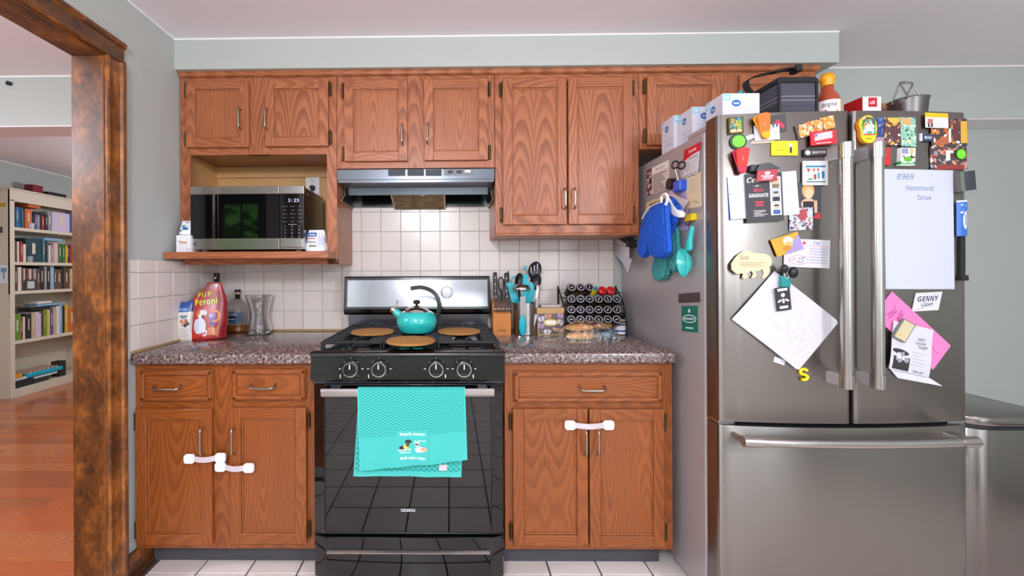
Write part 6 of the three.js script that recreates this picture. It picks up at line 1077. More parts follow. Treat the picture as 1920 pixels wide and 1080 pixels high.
sheet('note_card', 'white greeting note card with handwriting and crayon scribble', 'card', [[1469, 448], [1555, 450], [1553, 504], [1468, 499]], (c, w, h) => {
  fill(c, w, h, '#cdcbd2'); c.strokeStyle = '#8a88a0'; c.lineWidth = 3; for (let j = 0; j < 6; j++) { c.beginPath(); for (let i = 0; i <= 26; i++) c.lineTo(w * 0.55 + i * w * 0.4 / 26, h * (0.33 + j * 0.1) + Math.sin(i * 2.1 + j) * 4); c.stroke(); }
  c.font = 'italic bold 30px serif'; c.fillStyle = '#5a6aa8'; c.fillText('I’m', w * 0.62, 34); c.strokeStyle = '#d06a7a'; c.beginPath(); c.moveTo(w * 0.55, 44); c.lineTo(w * 0.96, 46); c.stroke(); c.beginPath(); c.ellipse(w * 0.32, h * 0.75, 66, 30, 0, 0, 7); c.stroke(); dots(c, w, h, ['#4aa0a8', '#d05a70', '#4a6ab0'], 14, 3, 7, 4, [0.12, 0.65, 0.46, 0.86]); c.fillStyle = '#d04a50'; c.beginPath(); c.arc(w * 0.43, 26, 11, 0, 7); c.fill();
}, { w: 320, off: 0.003 });
{ // wooden bison
  const O = [[1367, 506], [1366, 495], [1372, 486], [1380, 477], [1390, 471], [1400, 470], [1410, 474], [1422, 475], [1434, 476], [1443, 480], [1447, 488], [1446, 497], [1442, 500], [1443, 508], [1438, 517], [1432, 522], [1427, 521], [1431, 513], [1428, 505], [1419, 508], [1414, 508], [1416, 516], [1411, 522], [1406, 521], [1410, 513], [1406, 508], [1397, 512], [1398, 520], [1393, 523], [1388, 521], [1390, 513], [1384, 513], [1377, 514]].map(([x, y]) => onDoor(x, y).p), c0 = onDoor(1406, 496);
  let g = extr(poly(O.map((p) => [p.x, p.y])), 0.004, { bevel: 0.0008 }); g.translate(0, 0, c0.p.z + 0.0035);
  const xs = O.map((p) => p.x), ys = O.map((p) => p.y), X0 = Math.min(...xs), X1 = Math.max(...xs), Y0 = Math.min(...ys), Y1 = Math.max(...ys); uvXY(g, X0, X1, Y0, Y1);
  solo('bison_magnet', g, sM({ roughness: 0.6, map: cv(330, 220, (c, w, h) => { fill(c, w, h, '#e6cfa8'); c.fillStyle = '#6b5030'; c.font = '44px serif'; c.fillText('Son', 66, 70); c.fillStyle = '#a58a62'; c.fillRect(60, 92, 220, 5); c.fillRect(60, 106, 180, 5); c.fillRect(76, 120, 190, 4); }) }), 'pale wooden bison-shaped magnet reading Son', 'magnet');
}
{ // yellow letter S
  const P = [[1511, 694], [1505, 691], [1499, 694], [1500, 700], [1507, 702], [1512, 706], [1508, 711], [1500, 711]].map(([x, y]) => { const r = onDoor(x, y); return r.p.addScaledVector(r.n, 0.005); });
  solo('letter_magnet', tube(P, 0.0052, 40, 10), M({ color: '#efd40c', roughness: 0.3, clearcoat: 0.5 }), 'yellow plastic letter S magnet below the drawing', 'magnet');
}
// ---- second door
{ // flip-flop magnet
  const O = [[1605, 228], [1612, 221], [1620, 219], [1628, 222], [1634, 231], [1636, 244], [1634, 258], [1630, 268], [1622, 271], [1613, 268], [1607, 258], [1606, 246], [1603, 238]].map(([x, y]) => onDoor(x, y).p), z = onDoor(1620, 245).p.z;
  const crv = new THREE.CatmullRomCurve3(O, true).getPoints(60), t = thing('flip_flop_magnet', 'bright flip-flop sandal magnet at the door gap', 'magnet');
  const mk = (d, o) => extr(poly(crv.map((p) => [p.x, p.y])), d, { bevel: 0.002 }).translate(0, 0, z + o);
  part('sole', mk(0.006, 0.002), col('#e08a2a', 0.5), t); const g = mk(0.002, 0.012), xs = crv.map((p) => p.x), ys = crv.map((p) => p.y); uvXY(g, Math.min(...xs), Math.max(...xs), Math.min(...ys), Math.max(...ys));
  part('insole', g, sM({ roughness: 0.5, map: cv(180, 260, (c, w, h) => { fill(c, w, h, '#e8c21c'); c.fillStyle = '#2a9a96'; c.fillRect(30, 20, 130, 150); dots(c, w, h, ['#3aa8c0', '#7ab040', '#d86a20', '#eae4e6', '#e8eef0', '#2f8a5a'], 60, 8, 22, 11, [0.2, 0.12, 0.9, 0.7]); c.fillStyle = '#f0eaf0'; c.beginPath(); c.ellipse(98, 116, 44, 34, -0.3, 0, 7); c.fill(); c.fillStyle = '#f0cc18'; c.fillRect(0, 190, w, 80); c.fillStyle = '#c85a1a'; c.fillRect(40, 172, 120, 14); c.fillStyle = '#8a5a10'; c.fillRect(60, 214, 60, 7); }) }), t);
  const Q = (x, y, o) => { const r = onDoor(x, y); return r.p.addScaledVector(r.n, o); };
  part('strap', merge([tube([Q(1608, 240, 0.014), Q(1611, 229, 0.022), Q(1617, 223, 0.016)], 0.002, 14, 6), tube([Q(1632, 240, 0.014), Q(1626, 229, 0.022), Q(1617, 223, 0.016)], 0.002, 14, 6)]), col('#2f7a48', 0.5), t);
}
const postcard = (name, lab, cat, cor, bg, cols, s, o = {}) => sheet(name, lab, cat, cor, (c, w, h) => { fill(c, w, h, bg); dots(c, w, h, cols, 70, 5, 20, s); if (o.extra) o.extra(c, w, h); }, o);
postcard('postcard', 'dark blue picture card at the handle of the whiteboard door', 'postcard', [[1639, 222], [1664, 220], [1662, 268], [1638, 268]], '#2a3f78', ['#3a5aa0', '#7a8ab8', '#6a5a50', '#b8a8a0', '#20305a'], 21, { extra: (c, w, h) => { c.fillStyle = '#a88a90'; c.fillRect(0, h * 0.78, w, h * 0.22); } });
postcard('postcard', 'brown and orange picture card between blue and mint cards', 'postcard', [[1657, 223], [1689, 220], [1692, 274], [1656, 272]], '#5a3838', ['#d8903a', '#e8c050', '#4a2a30', '#e0e0ea', '#7a4a40', '#30384a'], 22, { off: 0.003, extra: (c, w, h) => { c.fillStyle = '#d9b04a'; c.beginPath(); c.ellipse(w * 0.55, 10, 70, 50, 0, 0, 7); c.fill(); c.fillStyle = '#5a2c34'; c.fillRect(w * 0.4, h * 0.3, 60, h * 0.5); } });
postcard('postcard', 'mint green picture card with orange corner block', 'postcard', [[1685, 221], [1712, 222], [1715, 276], [1686, 275]], '#86b8a0', ['#5a9a88', '#b8dcc8', '#2f5a50', '#a0ccb4', '#d8e8d8'], 23, { off: 0.005, extra: (c, w, h) => { c.fillStyle = '#e0a060'; c.fillRect(20, 10, 110, 90); c.fillStyle = '#f0c8a0'; c.beginPath(); c.ellipse(w * 0.5, h * 0.82, 34, 20, 0, 0, 7); c.fill(); } });
sheet('magnet', 'plain red magnet strip half hidden by the door handle', 'magnet', box4(1655, 278, 1666, 310), col('#c02a30', 0.4), { th: 0.006, off: 0 });
sheet('magnet', 'green and white cactus souvenir magnet above the whiteboard', 'magnet', [[1682, 279], [1709, 279], [1708, 312], [1681, 311]], (c, w, h) => { fill(c, w, h, '#f0f2ee'); c.fillStyle = '#8a92b0'; c.fillRect(10, 8, 90, 70); c.fillStyle = '#d8b060'; c.fillRect(120, 6, 40, 80); c.fillStyle = '#20301c'; for (let i = 0; i < 6; i++) { c.beginPath(); c.moveTo(96, 150); c.lineTo(10 + i * 34, 84 + (i % 2) * 20); c.lineTo(40 + i * 30, 130); c.fill(); } c.fillStyle = '#5cb028'; c.beginPath(); c.ellipse(96, 150, 56, 34, 0, 0, 7); c.fill(); c.fillStyle = '#3aa05a'; c.fillRect(0, 176, w, 40); c.fillStyle = '#f4f6f2'; c.fillRect(16, 180, 150, 18); c.fillStyle = '#333'; c.fillRect(84, 184, 26, 10); }, { th: 0.012, off: 0 });
sheet('business_card', 'white and yellow business card with tiny portrait at the door top', 'card', [[1730, 213], [1773, 214], [1773, 242], [1731, 240]], (c, w, h) => { fill(c, w, h, '#d8d5d6'); c.fillStyle = '#f0b414'; c.fillRect(0, 0, w, 36); c.fillStyle = '#b06a5a'; c.fillRect(18, 50, 44, 56); c.fillStyle = '#2a2c34'; c.fillRect(20, 88, 40, 28); c.fillStyle = '#e8e6e8'; c.fillRect(34, 88, 10, 24); lines(c, 78, 62, 100, 4, 16, '#c3bdc0', 4); }, { off: 0.006, th: 0.001 });
postcard('movie_print', 'glossy picture print with orange edge under the business card', 'print', [[1745, 226], [1808, 222], [1812, 275], [1742, 276]], '#3a3030', ['#c87a2a', '#b8482a', '#e0e0e4', '#5a2a2a', '#2a2c34', '#8a4a38'], 31, { w: 256, extra: (c, w, h) => { c.fillStyle = '#d8a02a'; c.fillRect(w * 0.82, 20, w * 0.18, h * 0.8); c.fillStyle = '#a85a38'; c.beginPath(); c.ellipse(w * 0.35, h * 0.8, 70, 26, -0.2, 0, 7); c.fill(); c.fillStyle = '#5a2428'; c.fillRect(w * 0.6, 30, 40, h * 0.6); c.fillStyle = '#e8eaee'; c.fillRect(w * 0.48, h * 0.35, 16, h * 0.5); }, off: 0.003, gloss: 0.3 });
postcard('movie_print', 'glossy picture print in dark and red tones above the whiteboard', 'print', [[1742, 275], [1810, 274], [1812, 318], [1743, 318]], '#40383a', ['#8a9098', '#b04a3a', '#d8d0cc', '#5a2428', '#30343c', '#c88a70'], 32, { w: 256, extra: (c, w, h) => { c.fillStyle = '#8c2426'; c.fillRect(40, h * 0.8, w - 60, h * 0.2); c.fillStyle = '#e4e0e0'; c.fillRect(w * 0.42, 30, 30, 70); }, off: 0.0015, gloss: 0.3 });
sheet('magnet', 'small navy magnet with white letters beside the picture prints', 'magnet', [[1723, 251], [1747, 252], [1746, 266], [1724, 265]], (c, w, h) => { fill(c, w, h, '#2a3a58'); c.fillStyle = '#eef0f2'; c.fillRect(0, 0, 22, h); c.font = 'bold 56px serif'; c.fillText('MAI', 50, h * 0.68); }, { th: 0.005, off: 0 });
sheet('whiteboard', 'white dry-erase sheet with handwritten address', 'whiteboard', [[1657, 318], [1785, 319], [1789, 543], [1659, 541]], (c, w, h) => { fill(c, w, h, '#c6c9d8'); c.strokeStyle = '#5a6a9c'; c.fillStyle = '#5a6a9c'; c.font = 'italic 52px sans-serif'; c.fillText('8969', 74, 66, 110); c.font = '46px sans-serif'; c.fillText('Hammond', 134, 138, 180); c.fillText('Drive', 208, 200, 92); }, { w: 448, nu: 16, off: 0.001, th: 0.001, rough: 0.25, gloss: 0.5 });
{ // black magnetic pouch at the door edge
  sheet('magnetic_eraser', 'dark felt eraser with green edge beside the whiteboard', 'eraser', [[1786, 325], [1813, 322], [1816, 357], [1789, 361]], (c, w, h) => { fill(c, w, h, '#2f3238'); c.fillStyle = '#6a6462'; c.fillRect(0, 0, 52, h); c.fillStyle = '#2f9a5a'; c.fillRect(8, 0, 12, h); c.fillStyle = '#3a3e46'; c.fillRect(70, 10, 30, h - 20); }, { th: 0.02, off: 0, nu: 4, nv: 4 });
  const t = thing('bottle_opener', 'blue-handled tool with long black strip hanging on the door edge', 'tool');
  part('grip', sheetGeo([[1790, 377], [1810, 376], [1809, 443], [1791, 443]], onDoor, { th: 0.006, off: 0, nu: 8, bump: (u, v) => 0.007 * Math.sin(Math.PI * u) }), M({ roughness: 0.35, clearcoat: 0.4, map: cv(96, 300, (c, w, h) => { fill(c, w, h, '#1f62b8'); c.fillStyle = '#d9dde4'; c.fillRect(0, 0, w, 14); dots(c, w, h, ['#e6ebf2', '#3a86d8'], 9, 5, 12, 2, [0.3, 0.1, 0.8, 0.35]); c.fillStyle = '#d0d6e0'; c.beginPath(); c.ellipse(56, 170, 22, 74, 0, 0, 7); c.fill(); c.fillStyle = '#8a98b0'; c.fillRect(48, 120, 12, 90); }) }), t);
  part('strip', sheetGeo([[1797, 443], [1806, 443], [1806, 520], [1797, 520]], onDoor, { th: 0.006, off: 0 }), m.rubber, t); part('tip', sheetGeo([[1796, 516], [1809, 516], [1809, 526], [1797, 526]], onDoor, { th: 0.01, off: 0 }), m.rubber, t);
}
sheet('beer_magnet', 'wavy white flag magnet lettered in dark blue under the whiteboard', 'magnet', [[1715, 549], [1765, 547], [1757, 581], [1708, 584]], (c, w, h) => { fill(c, w, h, '#d2d0d2'); c.fillStyle = '#26304e'; c.textAlign = 'center'; c.font = 'bold 54px sans-serif'; c.fillText('GENNY', w / 2 - 2, 66, 160); c.font = 'bold 34px sans-serif'; c.fillText('LIGHT', w / 2 + 2, 104, 96); c.strokeStyle = '#9a98a0'; c.lineWidth = 3; c.beginPath(); c.moveTo(10, h - 12); c.lineTo(80, h - 22); c.moveTo(120, 12); c.lineTo(182, 10); c.stroke(); }, { off: 0.001, th: 0.003, bump: (u) => 0.002 * Math.sin(u * 6) });
sheet('pink_flyer', 'bright pink paper flyer tilted behind the white leaflet', 'flyer', [[1672, 547], [1778, 647], [1746, 693], [1635, 590]], (c, w, h) => { fill(c, w, h, '#f07ab4'); c.strokeStyle = '#a84a86'; c.lineWidth = 3; for (let i = 0; i < 5; i++) { c.beginPath(); for (let k = 0; k < 7; k++) c.lineTo(40 + i * 34 + (k * 23) % 30, 30 + (k * 31 + i * 17) % 70); c.stroke(); } lines(c, 200, 60, 100, 6, 20, '#c05a98', 4); }, { w: 320, off: 0.001, bump: (u, v) => 0.004 * u * u });
{ const t = thing('white_leaflet', 'white printed leaflet with creased corner over the pink flyer', 'leaflet');
  part('page', sheetGeo([[1668, 600], [1745, 618], [1733, 706], [1662, 690]], onDoor, { off: 0.006, bump: (u, v) => 0.004 * Math.sin(v * 5) * (1 - v) + 0.003 }), sM({ roughness: 0.6, map: cv(300, 330, (c, w, h) => { fill(c, w, h, '#cdcbd2'); c.fillStyle = '#2e2c30'; c.font = 'bold 26px serif'; c.save(); c.translate(190, 100); c.rotate(-0.1); c.fillText('2023', 0, 0); c.fillText('Costume', -16, 26, 80); c.fillText('Night', 4, 52); c.restore(); c.beginPath(); c.ellipse(70, 200, 60, 18, 0.1, 0, 7); c.fill(); c.fillRect(20, 232, 120, 90); dots(c, w, h, ['#e6e4e8', '#9a98a0'], 10, 8, 20, 5, [0.15, 0.62, 0.42, 0.8]); lines(c, 150, 180, 120, 5, 22, '#a9a6ae', 4); c.fillStyle = '#3a3840'; c.font = 'bold 22px sans-serif'; c.fillText('10% off', 170, 320); }) }), t);
  part('folded_corner', sheetGeo([[1663, 688], [1733, 704], [1757, 722], [1680, 708]], onDoor, { free: true, off: 0.004, bump: (u, v) => 0.01 * (1 - v) * u }), m.paper, t); }
sheet('tin_magnet', 'beige rectangular tin magnet with grey frame pinning the leaflet', 'magnet', [[1683, 596], [1705, 608], [1685, 641], [1663, 629]], (c, w, h) => { fill(c, w, h, '#7a8078'); c.fillStyle = '#c9bd98'; c.fillRect(14, 12, w - 28, h - 24); dots(c, w, h, ['#d8b02a', '#c8a83a'], 10, 4, 9, 3, [0.15, 0.6, 0.6, 0.9]); }, { off: 0.012, th: 0.008 });

// ---------------------------------------------------------------- refrigerator side
const S = (o = {}) => ({ surf: onSide, ...o });
sheet('recipe_card', 'printed card with dark picture strip on the refrigerator side', 'card', [[1212, 319], [1256, 300], [1255, 352], [1214, 369]], (c, w, h) => { fill(c, w, h, '#d8c8c0'); c.fillStyle = '#6a4a48'; c.fillRect(0, 0, 50, h); dots(c, w, h, ['#3a2a28', '#c08a80', '#e0b8a8'], 22, 6, 14, 8, [0.02, 0.1, 0.22, 0.95]); c.fillStyle = '#efe8e4'; c.fillRect(54, 8, 130, 40); c.fillStyle = '#4a4040'; c.font = 'italic 26px serif'; c.fillText('Recipe', 80, 36); for (let i = 0; i < 9; i++) c.fillRect(60, 66 + i * 17, 110 - (i * 29) % 40, 6); }, S());
sheet('framed_card', 'tan edged card mostly hidden behind the blue oven mitt', 'card', [[1212, 380], [1248, 366], [1248, 396], [1212, 408]], (c, w, h) => { fill(c, w, h, '#d8b888'); c.fillStyle = '#3a2a26'; c.fillRect(40, 30, w, h - 50); }, S());
sheet('tan_notice', 'tan printed notice below the red flyer on the refrigerator side', 'notice', [[1284, 330], [1315, 322], [1315, 387], [1287, 392]], (c, w, h) => { fill(c, w, h, '#dcc6a4'); c.fillStyle = '#7a6850'; c.fillRect(30, 14, 100, 8); lines(c, 60, 60, 90, 6, 26, '#b8a486', 5); c.beginPath(); c.ellipse(130, h - 60, 40, 12, 0.3, 0, 7); c.fill(); }, S());
sheet('red_flyer', 'white flyer with red curved heading on the refrigerator side', 'flyer', [[1287, 283], [1314, 265], [1313, 325], [1279, 335]], (c, w, h) => { fill(c, w, h, '#d6d0d4'); c.fillStyle = '#d01624'; c.beginPath(); c.moveTo(0, 0); c.lineTo(w, 0); c.lineTo(w, h * 0.28); c.quadraticCurveTo(w * 0.5, h * 0.26, 0, h * 0.42); c.fill(); c.fillStyle = '#f4e6e6'; c.font = 'bold 40px sans-serif'; c.fillText('SAVE', 60, 60); c.fillStyle = '#5a4a4e'; c.font = 'italic bold 30px serif'; c.fillText('Thanks', 60, h * 0.42); lines(c, 40, h * 0.52, 120, 7, 24, '#b8b0b6', 4); c.fillStyle = '#8a7a7e'; c.fillRect(0, h - 22, w, 8); }, S({ off: 0.004 }));
sheet('purple_paper', 'lilac paper hanging behind the small clear bag', 'paper', [[1256, 352], [1285, 345], [1295, 428], [1256, 438]], col('#b3a2c4', 0.7), S({ off: 0.003 }));
sheet('clear_bag', 'small clear plastic bag with pinkish paper hanging from the blue clip', 'bag', [[1264, 362], [1301, 372], [1275, 420], [1250, 392]], (c, w, h) => { fill(c, w, h, '#e2cfd0'); c.fillStyle = '#d89a98'; c.fillRect(80, 40, 20, 80); c.fillStyle = '#f0e6e4'; c.fillRect(130, 20, 40, 110); }, S({ off: 0.014, th: 0.004, rough: 0.2, gloss: 0.6, bump: (u, v) => 0.008 * Math.sin(u * 3) }));
{
  const side = (px, py, o) => Px(px, py, FX0 - o), t = thing('magnetic_clip', 'blue magnetic clip with steel loops on the refrigerator side', 'clip');
  const a = side(1273, 349, 0.02); part('jaw', bx(a.x - 0.012, a.x + 0.019, a.y - 0.022, a.y + 0.022, a.z - 0.026, a.z + 0.026, 0.006), M({ color: '#1450c8', roughness: 0.3, clearcoat: 0.5 }), t);
  for (const [px, py] of [[1266, 309], [1278, 310]]) { const k = side(px, py, 0.03); part('loop', new THREE.TorusGeometry(0.014, 0.0035, 8, 20).rotateY(Math.PI / 2 + 0.5).translate(k.x, k.y, k.z), m.rubber, t); part('arm', bar([k.x, k.y - 0.014, k.z], [a.x, a.y + 0.01, a.z], 0.0022, 6), m.chrome, t); }
  const b = side(1257, 345, 0.012); solo('magnet_hook', merge([new THREE.CylinderGeometry(0.024, 0.024, 0.02, 24).rotateZ(Math.PI / 2).translate(FX0 - 0.010, b.y, b.z)]), m.plasticBlack, 'round black magnet hook above the white mitt cuff', 'hook');
  const y = side(1294, 408, 0.012), yh = thing('magnet_hook', 'yellow square magnet hook holding the turquoise scoop', 'hook'); part('body', bx(FX0 - 0.02, FX0, y.y - 0.013, y.y + 0.013, y.z - 0.026, y.z + 0.026, 0.003), col('#e8c81c', 0.4), yh); part('hook', tube([[FX0 - 0.012, y.y - 0.012, y.z], [FX0 - 0.014, y.y - 0.026, y.z], [FX0 - 0.026, y.y - 0.028, y.z], [FX0 - 0.028, y.y - 0.018, y.z]], 0.0025, 14, 6), m.plasticBlack, yh);
}
function hang(outline, off, th, bevel, o = {}) {   // padded outline hanging flat on the side
  const P = outline.map(([x, y]) => Px(x, y, FX0 - off - th)), c = new THREE.CatmullRomCurve3(P, true, 'catmullrom', o.tension ?? 0.35).getPoints(90);
  const g = extr(poly(c.map((p) => [p.z, p.y])), Math.max(0.001, th - 2 * bevel), { bevel, seg: 4 }); g.translate(0, 0, bevel); g.rotateY(-Math.PI / 2); g.translate(FX0 - off, 0, 0); return toCreasedNormals(g, 0.9);
}
const quilt = dataTex(256, 256, (u, v) => { const a = Math.abs(Math.sin((u + v) * Math.PI * 6)), b = 0.5 + 0.5 * noise(u * 60, v * 60, 2), h = clamp(Math.pow(a, 0.5) * 0.8 + b * 0.2); return [h, h, h]; }, false);
{
  const blue = sM({ color: '#0d57c9', roughness: 0.85, bumpMap: quilt, bumpScale: 0.004 }), tealM = sM({ color: '#3f9c9c', roughness: 0.9, bumpMap: quilt, bumpScale: 0.004 }), wm = col('#e9e6e6', 0.8);
  const uvS = (g) => uvm(g, 'y', 0.16, 0.16);
  const tm = thing('oven_mitt', 'teal quilted oven mitt hanging behind the blue mitt', 'oven mitt');
  part('hand', uvS(hang([[1245, 420], [1262, 424], [1266, 470], [1268, 495], [1262, 510], [1253, 505], [1250, 494], [1244, 520], [1232, 527], [1222, 520], [1220, 500], [1228, 470], [1236, 440]], 0.004, 0.03, 0.012)), tealM, tm);
  const b2 = thing('oven_mitt', 'second blue oven mitt with white cuff half hidden behind the first', 'oven mitt');
  part('hand', uvS(hang([[1252, 368], [1270, 386], [1270, 400], [1258, 430], [1248, 452], [1240, 430], [1240, 385]], 0.036, 0.02, 0.008)), blue, b2);
  part('cuff', hang([[1246, 372], [1254, 372], [1262, 386], [1274, 400], [1271, 408], [1258, 402], [1248, 388]], 0.034, 0.026, 0.006), wm, b2, 'white cuff binding');
  const b1 = thing('oven_mitt', 'bright blue quilted oven mitt with white edging', 'oven mitt');
  part('hand', uvS(hang([[1203, 412], [1214, 393], [1230, 381], [1242, 378], [1244, 400], [1246, 440], [1248, 462], [1246, 476], [1236, 485], [1222, 483], [1213, 474], [1212, 460], [1209, 474], [1202, 484], [1195, 479], [1193, 466], [1197, 436]], 0.062, 0.034, 0.014)), blue, b1);
  const e = (px, py) => Px(px, py, FX0 - 0.09);
  part('edging', merge([tube([e(1204, 410), e(1213, 394), e(1224, 385), e(1238, 379)], 0.0035, 24, 8), tube([e(1241, 378), e(1243, 396), e(1244, 412)], 0.004, 16, 8)]), wm, b1, 'white bias edging'); part('hanging_loop', tube([e(1240, 380), e(1241, 368), e(1248, 364), e(1252, 372), e(1248, 384)], 0.0055, 24, 8), wm, b1);
  const sc = thing('coffee_scoop', 'turquoise plastic scoop hanging from the yellow magnet', 'scoop'), tl = M({ color: '#3fd0cc', roughness: 0.25, clearcoat: 0.5 });
  const cc = Px(1285, 490, FX0 - 0.03), lean = -0.3;
  part('bowl', slab((u, v) => { const an = 2 * Math.PI * u, k = v, Y = 0.056 * k * Math.sin(an) * (Math.sin(an) < 0 ? 1.1 : 0.9), Z = 0.036 * k * Math.cos(an); return new V3(FX0 - 0.008 - 0.036 * k ** 2.2, cc.y + Y * Math.cos(lean) - Z * Math.sin(lean), cc.z + Z * Math.cos(lean) + Y * Math.sin(lean)); }, 40, 10, 0.0035), tl, sc);
  part('handle', hang([[1293, 425], [1297, 426], [1294, 448], [1293, 468], [1283, 470], [1287, 448]], 0.02, 0.012, 0.004), tl, sc);
}
{ const t = thing('mail_paper', 'creased white paper clipped near the wall end of the refrigerator side', 'paper');
  part('upper_fold', sheetGeo([[1160, 441], [1190, 460], [1200, 486], [1152, 466]], onSide, { off: 0.03, bump: (u, v) => 0.01 * u }), sM({ roughness: 0.7, map: cv(192, 110, (c, w, h) => { fill(c, w, h, '#d8d2d8'); c.strokeStyle = '#55505c'; c.lineWidth = 5; c.beginPath(); c.arc(60, 40, 18, 0, 7); c.stroke(); lines(c, 50, 80, 90, 3, 14, '#8a8690', 3); }) }), t);
  part('lower_fold', sheetGeo([[1152, 466], [1200, 486], [1192, 512], [1178, 492]], onSide, { free: true, off: 0.03, bump: (u, v) => 0.01 * u }), m.paper, t); }
{ const k = Px(1184, 455, FX0 - 0.025); const t = thing('magnetic_clip', 'small black spring clip holding the creased white paper', 'clip'); part('jaw', bx(FX0 - 0.05, FX0, k.y - 0.022, k.y + 0.012, k.z - 0.01, k.z + 0.012, 0.004), m.plasticBlack, t); part('lever', bx(FX0 - 0.056, FX0 - 0.02, k.y + 0.008, k.y + 0.04, k.z + 0.002, k.z + 0.014, 0.004), m.plasticBlack, t); }
sheet('label_plate', 'plain dark brown magnet strip on the refrigerator side', 'magnet', [[1273, 551], [1313, 548], [1313, 566], [1274, 568]], col('#4a3a3a', 0.4), S({ th: 0.002 }));
sheet('brewery_magnet', 'green rectangular magnet with white oval emblem on the refrigerator side', 'magnet', [[1279, 574], [1309, 573], [1309, 624], [1280, 620]], (c, w, h) => { fill(c, w, h, '#0f6a58'); c.fillStyle = '#dfe8e6'; c.beginPath(); c.ellipse(w / 2, h * 0.5, 84, 46, 0, 0, 7); c.fill(); c.fillStyle = '#12604f'; c.beginPath(); c.ellipse(w / 2, h * 0.5, 74, 36, 0, 0, 7); c.fill(); c.fillStyle = '#e8efee'; c.font = 'bold 34px sans-serif'; c.textAlign = 'center'; c.fillText('BREWERY', w / 2, h * 0.54, 130); c.fillRect(50, h - 50, 90, 14); c.fillRect(86, 36, 20, 40); }, S({ th: 0.002 }));

// ---------------------------------------------------------------- on top of the refrigerator
{
  const bt = cv(300, 260, (c, w, h) => { fill(c, w, h, '#d4d3de'); c.fillStyle = '#8ccbe0'; c.fillRect(6, 6, 70, 50); c.fillStyle = '#f4f8fb'; c.font = 'bold 30px sans-serif'; c.fillText('120', 14, 42); c.fillStyle = '#2a6ab4'; c.beginPath(); c.ellipse(130, 76, 44, 26, 0, 0, 7); c.fill(); c.fillStyle = '#f2f6fa'; c.font = 'bold 24px sans-serif'; c.fillText('Great', 104, 84, 54); c.strokeStyle = '#b9c6d8'; c.lineWidth = 4; c.beginPath(); c.ellipse(180, 190, 104, 78, 0, 0, 7); c.stroke(); c.fillStyle = '#8fb4c8'; c.font = 'bold 28px sans-serif'; c.textAlign = 'center'; c.fillText('White Trash', 180, 186); c.fillText('& Kitchen', 180, 220); });
  const mat = [sM({ map: bt, roughness: 0.5 })];
  const topY = FTOP + 0.13;
  for (const [pxl, wpx, zf, lab] of [[1355, 1409, 0.79, 'white carton with blue oval logo beside the cooler bag'], [1298, 1345, 0.665, 'white carton with blue oval logo between two like cartons'], [1263, 1300, 0.56, 'white carton with blue oval logo at the cabinet end of the refrigerator top']]) {
    const a = Pz(pxl, 200, zf).x, w = zf > 0.7 ? Pz(wpx, 200, zf).x - a + 0.03 : 0.13, yT = Pz(pxl, zf > 0.7 ? 175 : zf > 0.6 ? 200 : 216, zf).y;
    const g = bx(a, a + w, FTOP, yT, zf - 0.1, zf, 0.0015), p = g.attributes.position, n = g.attributes.normal; uvXY(g, a, a + w * 0.85, FTOP + 0.01, yT); const uv = g.attributes.uv; for (let i = 0; i < p.count; i++) if (Math.abs(n.getX(i)) > 0.7) uv.setXY(i, (p.getZ(i) - zf + 0.1) / 0.1, (p.getY(i) - FTOP) / (yT - FTOP));
    solo('liner_carton', g, mat[0], lab, 'carton', 'white cartons on the refrigerator');
  }
}
